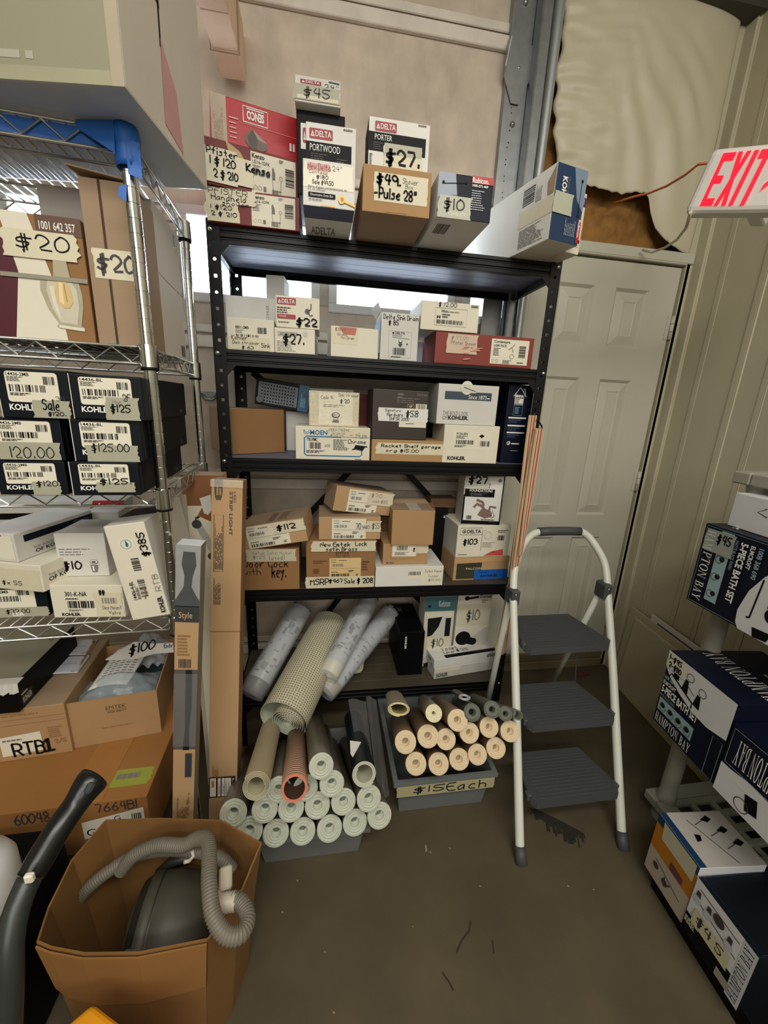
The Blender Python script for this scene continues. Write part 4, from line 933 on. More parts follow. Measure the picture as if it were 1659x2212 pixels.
def _d22(f):
    delta(f, .03, .72, .46, .94); f.tl(.03, .44, .40, .66, 3, INK2, fill=.5); f.rr(.03, .28, .45, .42, LOGO, .02); f.t(.07, .32, .24, .39, 'Cassidy', WH); f.tl(.05, .14, .35, .2, 1, GREYT)
    f.circ(.72, .56, .085, mat((80, 62, 84), .4, var=.1)); f.line([(.72, .56), (.80, .62), (.81, .80)], .03, INK2); f.line([(.73, .54), (.79, .42), (.84, .45)], .03, INK2)
    f.h(.47, .03, .95, .34, '$22', INK, .6, seed=5)
fr = qframe(((595.5, 636), (691, 646), (689, 706), (595.5, 697.5)), 0, Y=1.402, zs=d27.top + .001)
carton('hook_box', 'white robe hook box with a red logo, marked $22', 'box', fr, .15, CREAM, front=_d22)
def _vd(f):
    g = f.part('price_tape'); g.torn(.03, .42, .56, .98, TAPE, 4, .006); g.poly([(.16, .98), (.53, .98), (.50, .74), (.26, .74), (.20, .88)], mat((186, 112, 96), .6, var=.1)); g.h(.09, .82, .30, .95, '$36 kit', mat((120, 60, 56), .6, var=0), .3, seed=2); g.h(.14, .69, .33, .79, 'Kraus', mat((110, 60, 56), .6, var=0), .35, seed=3); g.h(.20, .59, .48, .68, 'Von Drain', INK2, .35, seed=4)
fr = qframe(((714, 704.7), (818, 709.5), (818, 774.6), (715.4, 767.4)), 4, Y=1.405, zs=T2)
carton('drain_box', 'low white box with a pink patch on its tape, middle of the second tier', 'box', fr, .14, CREAM, front=_vd)
def _85(f):
    f.h(.06, .86, .97, .96, 'Delta Sink Drain', INK, .45, seed=1); f.h(.20, .72, .46, .84, '$ 85', INK, .45, seed=2); f.frame(.22, .06, .82, .62, .004, GREYT)
    f.circ(.33, .58, .02, INK); f.t(.38, .56, .64, .61, 'DELTA', INK, bold=.01); f.t(.31, .51, .56, .545, '72010-CZ', INK); f.line([(.31, .49), (.76, .47)], .006, INK2); f.circ(.53, .41, .045, INK2, ry=.04); f.circ(.53, .42, .03, WH, ry=.022); f.poly([(.47, .36), (.59, .36), (.55, .30), (.51, .30)], INK2); f.circ(.71, .36, .018, INK2); f.bars(.34, .12, .68, .27, seed=4); f.tl(.30, .06, .6, .09, 1)
fr = qframe(((825.3, 672.4), (907.6, 681), (898.7, 782.5), (819, 776)), 0, Y=1.405, zs=T2)
b = carton('sink_drain_box', 'upright white box handwritten Sink Drain $85 on the second tier', 'box', fr, .13, WHITEG, front=_85)
pl(b, [(-.002, 0, b.h), (-.002, .13, b.h), (-.022, .12, b.h + .028), (-.010, .01, b.h + .030)], WHITEG, 'side_flap'); pl(b, [(-.003, .13, .02), (-.003, .0, .02), (-.003, .0, b.h - .02), (-.003, .13, b.h - .02)], mat((150, 176, 206), .5, kind='worn', var=.2, scale=80), 'printed_side')
fr = qframe(((899, 738), (934, 738), (936, 800), (899, 796)), 0, Y=1.58, zs=T2)
carton('pale_blue_box', 'small pale box in the gap left of the red box on the second tier', 'box', fr, .12, mat((206, 216, 230), .6, var=.06))
def _ct(f):
    p = f.part('product_label'); p.r(.56, .10, .95, .90, PAPER); p.t(.585, .75, .75, .86, 'Contempra', INK, bold=.03); p.t(.585, .65, .72, .73, 'LG89-7NCK', INK, bold=.02); p.tl(.585, .36, .67, .62, 6); p.bars(.85, .34, .92, .72, vert=True, seed=2, n=40); p.circ(.78, .36, .08, GREYT, ring=.85); p.line([(.74, .58), (.78, .68), (.80, .76)], .02, GREYT); p.line([(.77, .66), (.79, .5)], .015, GREYT); p.circ(.59, .2, .05, GREYT, ring=.85); p.circ(.63, .2, .05, INK2, ring=.85); p.tl(.69, .12, .80, .24, 4, GREYT); p.tl(.84, .15, .92, .2, 1)
    g = f.part('price_tape'); g.torn(.11, .34, .415, .95, mat((206, 182, 160), .5, var=.06), 4, .004); g.h(.15, .76, .32, .88, '$ 77.00', GREYT, .3, seed=3); g.h(.15, .62, .40, .74, 'Pfister Shower', GREYT, .35, seed=4); g.h(.30, .52, .37, .60, 'Trim', GREYT, .35)
    for i in range(9): q = random.Random(i); x = q.uniform(.24, .42); y = q.uniform(.10, .55); f.poly([(x, y), (x + .05, y + .02), (x + .06, y + .05), (x - .005, y + .03)], mat((206, 150, 120), .8, var=.1))
fr = qframe(((941.8, 716.7), (1155.7, 729.4), (1146, 799), (938, 786)), 0, Y=1.405, zs=T2)
ct = carton('shower_trim_box', 'rust red box with a white label, right end of the second tier', 'box', fr, .20, REDX, front=_ct)
def _12(f):
    f.h(.29, .80, .60, .98, '$ 12.00', INK, .4, seed=2); f.h(.35, .64, .44, .75, 'Ha', INK, .5, seed=3); f.frame(.24, .18, .79, .78, .008, INK2); f.bars(.27, .24, .74, .38, seed=7, n=60); f.tl(.36, .44, .52, .60, 2); f.t(.27, .42, .33, .52, 'H', INK, bold=.05); f.tl(.35, .64, .70, .69, 1, GREYT); f.rr(.85, .88, .97, .95, GREYT, .02)
fr = qframe(((911.4, 651), (1036.7, 655), (1031.6, 718), (907.6, 713)), 0, Y=1.40, zs=ct.top + .001)
carton('hinge_box', 'white box marked $12.00 lying on the rust red box', 'box', fr, .18, CREAM, front=_12)

# ================================================================= third tier
T3 = TZ[2] + .0005
def _cl(f): f.t(.40, .72, .68, .80, 'DALTILE', INK2); f.t(.45, .60, .64, .68, 'GLASS', INK2)
fr = qframe(((498, 882), (615, 885.6), (613, 966), (502, 971)), 33, Y=1.475, zs=T3)
c1 = carton('cardboard_box', 'plain brown box sticking out past the left end of the third tier', 'box', fr, .215, CARDD, left=_cl, sidemat=CARDG, topmat=CARDG)
fr = qframe(((618, 886), (668, 892), (668, 955), (618, 950)), 0, Y=1.64, zs=T3)
c2b = carton('white_low_box', 'white box at the back of the third tier beneath the perforated pack', 'box', fr, .08, WHITEG)
def _pf(f):
    f.r(.05, .10, .78, .86, mat((134, 140, 150), .5, var=.06)); f.r(.80, .0, 1, 1, mat((28, 104, 146), .4, var=.08)); f.tl(.84, .15, .94, .75, 3, mat((150, 196, 220), .5, var=0), vert=True)
    for i in range(12):
        for j in range(6): f.circ(.12 + i * .054, .18 + j * .12, .028, INK, n=8)
    f.circ(.10, .20, .13, mat((84, 88, 94), .4, var=.05)); f.circ(.10, .20, .10, mat((110, 114, 120), .4, var=.05))
fr = qframe(((555, 814.5), (671, 834), (663.5, 891.6), (549, 871)), 0, Y=1.60, free=True)
carton('grate_pack', 'tilted dark pack with dotted grey panel and teal end, third tier', 'pack', fr, .035, NAVYK, front=_pf)
def _mo(f):
    BL = mat((40, 110, 156), .4, var=.05)
    f.line([(.11, .88), (.11, .80), (.145, .76), (.18, .80), (.18, .88), (.145, .80), (.11, .88)], .02, BL); f.t(.19, .75, .42, .89, 'MOEN', BL, bold=.03)
    f.line([(.60, .70), (.14, .70), (.115, .65), (.115, .17), (.14, .12), (.86, .12), (.89, .17), (.89, .45)], .035, BL)
    f.t(.145, .55, .29, .66, 'T951PMC', INK, bold=.02); f.bars(.18, .33, .34, .52, seed=6); f.tl(.14, .20, .42, .29, 2); f.tl(.50, .30, .72, .64, 9, GREYT); f.h(.38, .40, .46, .47, '205', GREYT, .4); f.h(.70, .52, .94, .64, 'Chrome', INK, .4, seed=3); f.poly([(.78, .36), (.90, .30), (.94, .45), (.80, .48)], INK); f.line([(.76, .34), (.96, .44)], .03, INK); f.tl(.8, .02, .9, .05, 1)
    g = f.part('price_tape'); g.torn(.435, .715, .985, .97, TAPE, 5, .006); g.h(.45, .87, .72, .96, 'MOEN T951PMC', GREYT, .35, seed=1); g.h(.48, .79, .66, .86, 'chrome tub', GREYT, .35); g.h(.46, .72, .64, .78, '$125.00', GREYT, .35, seed=5); g.h(.72, .70, .95, .85, '- Num', GREYT, .3, seed=6)
fr = qframe(((639.4, 918), (801, 926.6), (797, 995), (638, 989)), 0, Y=1.404, zs=T3)
mo = carton('faucet_trim_box', 'cream faucet box with a blue line frame and the word Chrome scribbled on it', 'box', fr, .17, CREAM, front=_mo)
SPK = mat((206, 198, 170), .7, kind='worn', var=.2, scale=120)
def _ss(f):
    p = f.part('product_label'); p.r(.19, .05, .87, .95, mat((222, 216, 192), .5, kind='worn', var=.14, scale=140)); p.h(.24, .78, .46, .88, 'Code 41', INK2, .35); p.h(.58, .87, .98, .96, 'Sink strainer', INK2, .35, seed=2); p.h(.62, .66, .80, .80, '$ 20', INK2, .4, seed=3); p.tl(.28, .55, .78, .64, 2, GREYT, fill=.3)
    p.circ(.53, .33, .12, INK2, ry=.08); p.circ(.53, .335, .095, PAPER, ry=.055); p.tl(.46, .31, .60, .36, 2); p.circ(.53, .22, .07, GREYT, ring=.8); p.poly([(.46, .12), (.60, .12), (.58, .2), (.48, .2)], GREYT)
fr = qframe(((667, 846), (775.6, 846), (775.6, 925), (668, 920)), 2, Y=1.42, zs=mo.top + .001)
ss = carton('strainer_box', 'speckled cream sink strainer box on the cream faucet box of the third tier', 'box', fr, .10, SPK, front=_ss)
pl(ss, [(.004, .095, ss.h), (ss.w - .006, .095, ss.h), (ss.w - .012, .10, ss.h + .012), (.004, .10, ss.h + .010)], mat((150, 148, 130), .7, var=.08), 'back_flap')
fr = qframe(((770, 850), (800, 853), (800, 940), (770, 935)), 0, Y=1.62, zs=T3)
carton('dark_red_box', 'dark red box showing between the strainer box and the brown box', 'box', fr, .08, REDD)
def _rk(f):
    f.line([(.03, .9), (.10, .1)], .03, CARD2); p = f.part('price_tape'); p.torn(.06, .34, 1.0, .86, TAPE, 4, .010); p.h(.12, .62, .88, .80, 'Racket Shelf garage', INK, .75, seed=2); p.h(.18, .40, .60, .58, 'org $15.00', INK, .65, seed=3)
fr = qframe(((804, 947), (971, 955.7), (968.6, 1001), (801.5, 996)), 0, Y=1.404, zs=T3)
rkb = carton('shelf_kit_box', 'low brown box with a tape strip marked $15.00 on the third tier', 'box', fr, .16, CARD, front=_rk)
BRN = mat((52, 42, 33), .5, var=.1)
def _sg(f):
    f.tl(.44, .82, .56, .95, 2, GREYT); f.t(.78, .90, .98, .945, 'SHFSR2000', GREYT); f.tl(.42, .74, .92, .86, 3, GREYT, fill=.3); f.frame(.62, .64, .74, .72, .008, mat((206, 180, 120), .5, var=0)); f.t(.65, .66, .71, .70, 'QP', CREAM, bold=.03); p = f.part('product_label'); p.r(.77, .62, .97, .74, PAPER); p.bars(.79, .63, .95, .73, seed=4, n=24); p.r(.48, .26, .98, .44, PAPER); p.tl(.6, .32, .78, .35, 1)
    g = f.part('price_tape'); g.torn(.10, .37, 1.0, .64, mat((222, 222, 214), .5, var=.04), 6, .006); g.h(.22, .55, .50, .62, 'Signature', INK, .4, seed=1); g.h(.26, .47, .54, .545, 'Hardware', INK, .45, seed=2); g.h(.30, .39, .66, .455, 'SHFSR 2000', INK, .45, seed=3); g.h(.60, .45, .82, .60, '$58', INK, .35, seed=4)
fr = qframe(((805, 838), (928, 847), (919, 950.6), (804, 945.6)), 2, Y=1.41, zs=rkb.top + .001)
carton('hardware_box', 'chocolate brown hardware box with a white note marked $58 on the third tier', 'box', fr, .13, BRN, front=_sg)
fr = qframe(((916, 880), (962, 868), (960, 980), (912, 975)), 0, Y=1.60, zs=T3)
carton('black_box', 'black box in the dark gap between the brown box and the two white boxes', 'box', fr, .10, BLACKB)
def _19(f):
    f.r(.11, .62, .885, .82, mat((52, 66, 80), .4, var=.06)); f.t(.50, .65, .80, .75, 'Since 1873', WH); f.r(.81, .67, .855, .69, WH); f.t(.10, .23, .52, .33, 'THE BOLD LOOK', GREYT, bold=-.005); f.t(.10, .12, .18, .21, 'OF', GREYT); f.t(.19, .12, .53, .22, 'KOHLER.', INK, bold=.03)
    g = f.part('seal_sticker'); g.circ(.46, .92, .16, mat((222, 220, 206), .3, var=.05), ry=.17); g.poly([(.38, .80), (.62, .80), (.61, 1.0), (.39, 1.0)], mat((206, 206, 190), .25, var=.1)); g.line([(.41, .93), (.60, .84)], .02, INK2)
fr = qframe(((958.5, 916.5), (1081, 921.5), (1071, 1001), (957, 1000)), 0, Y=1.403, zs=T3)
def _91(f):
    p = f.part('product_label'); p.r(.16, .36, .84, .84, PAPER); p.t(.22, .74, .42, .81, '9136-BN', INK, bold=.02); p.tl(.22, .64, .46, .73, 3); p.bars(.22, .50, .54, .61, seed=3); p.bars(.66, .46, .84, .60, seed=6, n=20); p.poly([(.63, .73), (.68, .78), (.73, .73), (.68, .68)], INK); p.tl(.2, .42, .44, .48, 2)
    f.t(.09, .08, .42, .18, 'KOHLER.', INK, bold=.03)
k9 = carton('shower_drain_box', 'white box with barcode label beneath the Since 1873 box', 'box', fr, .16, CREAM, front=_91)
fr = qframe(((947, 828), (1078.7, 834), (1069.9, 919), (943.3, 911.4)), 0, Y=1.41, zs=k9.top + .001)
carton('shower_drain_box', 'white box with a dark band printed Since 1873 on the third tier', 'box', fr, .15, WHITEG, front=_19)
fr = qframe(((1072, 852), (1104, 855), (1100, 1000), (1066, 998)), 0, Y=1.62, zs=T3)
carton('narrow_cream_box', 'narrow cream box behind the navy box at the right end of the third tier', 'box', fr, .08, CREAM)
def _bh(f):
    f.line([(.22, .86), (.45, .97), (.72, .86)], .008, WH); f.line([(.60, .92), (.60, .96), (.66, .96), (.66, .89)], .006, WH); f.line([(.28, .88), (.28, .76), (.62, .76), (.62, .88)], .006, WH); f.t(.30, .845, .60, .88, 'BHMA', WH, bold=.04); f.r(.30, .77, .60, .835, CREAM); f.tl(.32, .775, .5, .83, 3)
    f.frame(.27, .62, .62, .75, .005, mat((110, 140, 180), .5, var=0)); f.tl(.32, .64, .56, .73, 6, mat((110, 140, 180), .5, var=0))
    for y in (.58, .48, .39): f.r(.10, y, .82, y + .018, WH); f.tl(.12, y - .06, .7, y - .01, 2, mat((60, 76, 110), .5, var=0))
    f.circ(.22, .26, .025, WH, ring=.7); f.line([(.20, .26), (.22, .245), (.26, .285)], .008, WH); f.tl(.34, .24, .72, .27, 1, WH); f.tl(.34, .15, .7, .175, 1, GREYT)
fr = qframe(((1106.6, 831.6), (1156, 833), (1131, 1000), (1075, 998.7)), 0, Y=1.445, zs=T3)
carton('door_lock_box', 'tall navy box with a white house emblem beside the striped strap', 'box', fr, .12, NAVY, front=_bh)

# ================================================================= fourth tier
T4 = TZ[3] + .0005
def emtek_label(f, x0, y0, x1, y1, nm='product_label', mt=PAPER, s=1):
    p = f.part(nm); p.r(x0, y0, x1, y1, mt); w = x1 - x0; hh = y1 - y0
    p.t(x0 + .06 * w, y0 + .86 * hh, x0 + .22 * w, y0 + .93 * hh, 'EMTEK', INK2); p.tl(x0 + .3 * w, y0 + .84 * hh, x0 + .58 * w, y0 + .90 * hh, 1); p.tl(x0 + .06 * w, y0 + .76 * hh, x0 + .24 * w, y0 + .81 * hh, 1); p.bars(x0 + .07 * w, y0 + .56 * hh, x0 + .45 * w, y0 + .70 * hh, GREYT, seed=s); p.line([(x0 + .05 * w, y0 + .46 * hh), (x1 - .05 * w, y0 + .46 * hh)], hh * .01, GREYT); p.tl(x0 + .06 * w, y0 + .24 * hh, x0 + .3 * w, y0 + .30 * hh, 1); p.bars(x0 + .07 * w, y0 + .05 * hh, x0 + .65 * w, y0 + .19 * hh, seed=s + 3, n=44); p.tl(x0 + .84 * w, y0 + .06 * hh, x0 + .95 * w, y0 + .18 * hh, 3); p.tl(x0 + .6 * w, y0 + .26 * hh, x0 + .82 * w, y0 + .38 * hh, 2); return p
def _dk(f):
    f.h(.04, .56, .80, .74, 'Door Lock', mat((56, 26, 22), .6, var=0), .45, seed=2); f.h(.04, .38, .32, .54, 'with', mat((56, 26, 22), .6, var=0), .35, seed=3); f.h(.52, .24, .76, .60, 'key.', mat((56, 26, 22), .6, var=0), .3, seed=4)
    g = f.part('price_tape'); g.torn(.08, .70, .94, .99, mat((196, 190, 164), .4, var=.08), 5); g.h(.20, .86, .86, .95, 'Emtek Satin Nickel', GREYT, .3, seed=3); g.h(.20, .75, .42, .84, '$125', GREYT, .3, seed=6); g.h(.48, .73, .74, .85, '(used)', GREYT, .3, seed=7)
fr = qframe(((522, 1185.5), (647, 1185.5), (646, 1268.5), (522, 1270)), 0, Y=1.405, zs=T4)
d2 = carton('door_lock_box', 'brown box hand lettered Door Lock with key, fourth tier', 'box', fr, .18, CARDD, front=_dk)
def _nl(f):
    f.t(.42, .71, .62, .76, 'EMTEK', INK); f.t(.42, .66, .62, .70, 'ASSA ABLOY', INK2, bold=.01); f.tl(.10, .52, .32, .60, 2, mat((96, 60, 30), .7, var=0)); f.tl(.78, .36, .94, .58, 4, mat((96, 60, 30), .7, var=0)); f.r(.10, .32, .18, .42, mat((110, 70, 36), .7, var=.2, scale=120))
    emtek_label(f, .33, .24, .79, .64, mt=mat((216, 188, 134), .6, var=.05), s=4)
    g = f.part('price_tape'); g.torn(.08, .78, 1.0, .99, TAPE, 4, .010); g.h(.20, .88, .62, .97, 'New Emtek', INK, .7, seed=2); g.h(.70, .89, .86, .98, 'Lock', INK, .7, seed=3); g.h(.28, .79, .72, .87, 'satin Brass', INK, .7, seed=4); g.torn(-.01, .02, .99, .26, TAPE, 6, .006); g.h(.06, .09, .32, .22, 'MSRP', INK, .6, seed=5); g.h(.33, .11, .52, .21, '$467', INK, .7, seed=6); g.h(.55, .11, .70, .21, 'Sale', INK, .6, seed=7); g.h(.74, .09, .97, .22, '$ 208', INK, .6, seed=8)
fr = qframe(((663.5, 1164), (815, 1170), (806, 1264.4), (659.4, 1263.4)), 0, Y=1.405, zs=T4)
d5 = carton('door_lock_box', 'orange-brown box taped MSRP $467 Sale $208 on the fourth tier', 'box', fr, .20, CARDD, front=_nl)
def _d4(f): emtek_label(f, .21, .03, .76, .92, s=2); g = f.part('price_tape'); g.torn(.76, .34, 1.01, .82, TAPE, 4); g.h(.60, .42, .98, .74, '70 was $55', GREYT, .3, seed=4)
fr = qframe(((690, 1109.6), (823, 1123), (820, 1170), (687, 1163)), 0, Y=1.41, zs=d5.top + .001)
d4 = carton('door_lock_box', 'tan barcode-labelled box lying square on the Sale $208 box', 'box', fr, .17, CARD2, front=_d4, topmat=CARDG)
def _d3(f): emtek_label(f, .22, .03, .74, .93, s=6); g = f.part('price_tape'); g.torn(.56, .40, 1.02, .94, TAPE, 4); g.h(.60, .68, .80, .88, '$70', GREYT, .3, seed=3); g.h(.64, .48, .92, .64, 'was $85', GREYT, .3, seed=4)
fr = qframe(((727, 1053), (848, 1069.7), (841.8, 1119), (719.8, 1108.6)), 16, Y=1.425, free=True)
fr[0].translation.z = d4.top + .020
carton('door_lock_box', 'tan barcode-labelled box turned askew, topmost over the Sale $208 box', 'box', fr, .12, CARD2, front=_d3, topmat=CARDG, sidemat=CARDG)
def _d1(f):
    p = emtek_label(f, .10, .04, .74, .97, s=8); g = f.part('price_tape'); g.torn(.52, .50, 1.0, .96, TAPE, 5); g.h(.58, .58, .86, .86, '$112', INK, .75, seed=2)
fr = qframe(((520, 1143.5), (656, 1121), (664.5, 1172), (520, 1194)), -7, Y=1.41, free=True)
fr[0].translation.z += .006
carton('door_lock_box', 'tan box marked $112, tilted, resting on the Door Lock with key box', 'box', fr, .17, CARD2, front=_d1, topmat=CARDG, top=lambda f: (f.r(.42, .1, .52, .8, mat((120, 100, 76), .8, var=.1)), f.tl(.58, .15, .78, .8, 6, mat((120, 100, 76), .8, var=0))))
def _tp(f):
    p = f.part('product_label'); p.r(.46, .34, .68, .80, PAPER); p.bars(.48, .56, .66, .74, n=30); g = f.part('price_tape'); g.torn(.66, .06, .985, .92, mat((228, 222, 200), .5, var=.04), 4, .004); g.h(.72, .66, .98, .82, 'Toilet Paper', GREYT, .35, seed=2); g.h(.78, .44, .93, .56, 'Holder', GREYT, .35, seed=3); g.h(.78, .22, .96, .36, '$15.00', GREYT, .35, seed=4)
fr = qframe(((811, 1222), (957, 1225.7), (957, 1264.8), (811, 1261.5)), 0, Y=1.405, zs=T4)
d8 = carton('paper_holder_box', 'flat white box with a faint toilet paper holder note on the fourth tier', 'box', fr, .20, WHITE, front=_tp)
def _md(f):
    f.t(.08, .05, .25, .13, 'MOEN', INK2, bold=.02); f.line([(.18, .45), (.18, .28), (.70, .28)], .012, CARDD); p = f.part('product_label'); p.r(.20, .40, .73, 1.0, PAPER); p.bars(.30, .70, .54, .92, n=28, seed=3); p.tl(.26, .46, .62, .62, 4); p.circ(.68, .76, .05, INK); p.circ(.68, .66, .04, INK); g = f.part('price_tape'); g.torn(.73, .54, .99, 1.0, TAPE, 3)
fr = qframe(((826, 1174), (924.8, 1176), (924, 1218.5), (828, 1219)), 0, Y=1.425, zs=d8.top + .001)
d7 = carton('faucet_box', 'brown box with a white barcode label under the tall plain brown box', 'box', fr, .16, CARD, front=_md)
def _d6t(f): g = f.part('packing_tape'); g.r(.40, .0, .68, 1.0, mat((202, 192, 172), .3, var=.08))
fr = qframe(((846.7, 1103), (939, 1102), (936.7, 1174.7), (846.7, 1173.6)), -2, Y=1.412, zs=d7.top + .001)
d6 = carton('cardboard_box', 'tall plain brown box with lifted flaps and white tape across its top', 'box', fr, .11, CARD, top=_d6t, topmat=CARDG)
w6, h6, e6 = d6.w, d6.h, d6.d
pl(d6, [(.004, e6, h6), (w6, e6, h6), (w6 - .012, e6 + .03, h6 + .012), (-.004, e6 + .03, h6 + .012)], CARDG, 'back_flap', .003); pl(d6, [(w6, .01, h6), (w6, e6, h6), (w6 + .012, e6 + .004, h6 + .006), (w6 + .008, .03, h6 - .006)], CARDD, 'side_flap', .003)
fr = qframe(((806, 1116), (846, 1117), (846, 1190), (806, 1190)), 0, Y=1.60, zs=T4)
carton('brown_box', 'brown box in the gap left of the tall plain brown box', 'box', fr, .08, CARDD)
fr = qframe(((915, 1098), (962, 1098), (962, 1250), (915, 1250)), 0, Y=1.60, zs=T4)
dbk = carton('black_box', 'black box in the gap left of the $103 box', 'box', fr, .10, BLACKB, front=lambda f: f.t(.80, .84, .97, .88, 'ar', WH))
fr = qframe(((930, 1076), (985, 1079), (985, 1102), (930, 1099)), 0, Y=1.61, zs=dbk.top + .001)
carton('brown_tube_box', 'brown box lying on the black box behind the faucet box', 'box', fr, .08, mat((120, 88, 62), .8, var=.1))
def _fa(f):
    f.r(.05, .06, .50, .88, mat((58, 54, 34), .5, var=.15)); f.t(.22, .46, .50, .55, 'FALCON', CREAM)
    g = f.part('blue_tape'); g.torn(.38, .02, 1.0, .44, BLUET, 3, .004); g.h(.46, .30, .62, .40, 'Silver', INK, .45, seed=2); g.h(.50, .12, .80, .26, 'doorhandle', INK, .45, seed=3); f.poly([(0, .74), (1, .80), (1, 1), (0, 1)], mat((196, 156, 110), .25, var=.12, scale=40))
fr = qframe(((984.5, 1203), (1099, 1203), (1094, 1268), (974.7, 1264.8)), 2, Y=1.445, zs=T4)
fa = carton('door_handle_box', 'brown box with bright blue tape, right end of the fourth tier', 'box', fr, .18, CARD2, front=_fa)
def _103(f):
    f.frame(.05, .71, .45, .92, .012, INK2); f.circ(.12, .815, .06, INK); f.circ(.12, .815, .04, PAPER); f.poly([(.10, .79), (.14, .79), (.12, .85)], INK); f.t(.17, .76, .43, .87, 'DELTA', INK, bold=.02); f.h(.12, .36, .38, .58, '$103', INK, .6, seed=4); f.line([(.46, .2), (.46, .84), (.52, .84)], .008, INK2); f.circ(.57, .70, .13, mat((206, 202, 186), .6, var=0), ring=.7); f.bars(.76, .52, .89, .68, n=26); f.tl(.48, .30, .76, .48, 5, GREYT, fill=.3); f.tl(.75, .76, .98, .86, 2, GREYT); f.tl(.04, .08, .24, .11, 1, INK); f.poly([(.52, .04), (.90, .05), (.88, .24), (.66, .17)], mat((206, 80, 80), .5, var=.05)); f.line([(.68, .14), (.73, .17)], .02, INK)
fr = qframe(((986.6, 1133.5), (1104, 1135.6), (1097, 1202), (987.7, 1198.6)), 2, Y=1.445, zs=fa.top + .001)
dl = carton('faucet_box', 'white box marked $103 with a red corner, on the box with blue tape', 'box', fr, .18, CREAM, front=_103, sidemat=WHITEG)
def _fo(f):
    f.r(0, 0, 1, .075, BLACKB); f.r(.97, 0, 1, 1, BLACKB); f.r(.0, 0, .04, .6, BLACKB); f.r(.02, .56, .78, .72, BLACKB); f.rr(.22, .74, .64, .84, RED, .015); f.t(.28, .755, .61, .825, 'DELTA', WH, bold=.02); f.t(.14, .66, .72, .715, 'FOUNDATIONS', WH, bold=.01); f.tl(.16, .58, .66, .64, 3, GREYT, fill=.4); f.circ(.88, .90, .035, GREYT)
    B = mat((130, 104, 96), .3, var=.1); f.line([(.30, .36), (.36, .42), (.50, .38), (.60, .26)], .05, B); f.line([(.36, .50), (.50, .46), (.53, .40)], .045, B); f.poly([(.40, .20), (.50, .34), (.72, .30), (.78, .18), (.60, .13)], B); f.line([(.68, .24), (.70, .38), (.84, .36)], .04, B); f.line([(.74, .16), (.78, .30), (.84, .18), (.76, .14)], .012, INK2); f.bars(.12, .10, .26, .18, n=24); f.tl(.5, .09, .92, .12, 1); f.tl(.7, .05, .92, .075, 1)
    g = f.part('price_tape'); g.torn(.0, .72, .62, .97, mat((198, 198, 184), .4, var=.08), 4); g.h(.09, .80, .54, .97, '$27', INK, .7, seed=5)
fr = qframe(((1006, 1024), (1093, 1028), (1077.8, 1132), (996.4, 1124.8)), -8, Y=1.47, zs=dl.top + .001)
carton('faucet_box', 'white faucet box marked $27 with a faucet picture, on the $103 box', 'box', fr, .13, WHITE, front=_fo)

# ================================================================= fifth tier
T5 = TZ[4] + .0005
def _kb(f): f.t(.20, .62, .28, .90, 'KOHLER', WH, bold=.03, rot=270)
fr = qframe(((857.9, 1367.6), (910.5, 1364), (918.6, 1457), (866, 1459)), 0, Z=T5, zs=T5)
carton('black_faucet_box', 'long black box standing narrow end forward on the lowest tier', 'box', fr, .25, BLACKB, front=_kb, top=lambda f: f.tl(.2, .72, .4, .92, 3, GREYT, vert=True))
def _h1(f):
    f.r(0, .80, 1, 1, mat((70, 118, 124), .4, var=.08)); f.t(.45, .86, .82, .95, 'Kelston', WH); f.poly([(.06, .80), (.94, .80), (.94, .72), (.06, .72)], CREAM)
    f.poly([(.12, .70), (.60, .72), (.50, .58), (.30, .46), (.14, .44)], mat((26, 28, 26), .3, var=.1)); f.r(.72, .08, .90, .70, mat((26, 32, 28), .3, var=.1)); f.poly([(.10, .05), (.50, .10), (.70, .02), (.10, .0)], mat((26, 28, 26), .3, var=.1)); f.tl(.1, .84, .2, .9, 1, INK)
    g = f.part('price_tape'); g.torn(.02, .24, .94, .44, TAPE, 4); g.h(.30, .27, .70, .41, '$10', GREYT, .35, seed=7)
fr = qframe(((914, 1294), (985, 1284), (976, 1391.7), (917.4, 1397)), 0, Y=1.53, zs=T5)
carton('handle_box', 'white box with a teal top band, marked $10, on the lowest tier', 'box', fr, .10, WHITEG, front=_h1)
def _h2(f):
    g = f.part('price_tape'); g.torn(.0, .55, .98, .86, mat((212, 206, 180), .5, var=.05), 4, .004)
    f.circ(.26, .94, .03, INK); f.line([(.28, .935), (.58, .955)], .03, INK); f.t(.64, .94, .98, .98, 'Dorset', INK, bold=.02); f.tl(.70, .87, .9, .92, 2, GREYT)
    g.h(.30, .60, .68, .78, '$10', GREYT, .3, seed=8)
    f.poly([(.40, .36), (.98, .55), (.98, .0), (.40, .0)], mat((196, 192, 182), .6, var=.05)); f.circ(.26, .38, .10, INK, ry=.10); f.line([(.30, .36), (.55, .33)], .10, INK); f.circ(.56, .33, .05, INK); f.poly([(.05, .0), (.36, .0), (.40, .2), (.05, .25)], mat((206, 150, 112), .6, var=.08)); f.bars(.12, .06, .30, .16, mat((160, 100, 80), .6, var=0))
fr = qframe(((988, 1283), (1060.6, 1281.8), (1054.8, 1388), (983, 1388)), 0, Y=1.535, zs=T5)
carton('handle_box', 'white box with a round black handle picture, marked $10, lowest tier', 'box', fr, .10, CREAM, front=_h2)
def _k5(f): f.t(.04, .12, .22, .5, 'KOHLER', INK, bold=.03); g = f.part('paper_tape'); g.r(.0, .6, .42, .98, PAPER)
fr = qframe(((937, 1443), (1066, 1428), (1066, 1447), (939, 1467)), 8, Z=T5, zs=T5)
k5 = carton('lever_box', 'crushed white lever box lying lowest at the right of the bottom tier', 'box', fr, .075, WHITEG, front=_k5)
def _k6(f): f.t(.84, .35, .98, .75, 'KOHLER', INK, bold=.03, rot=180)
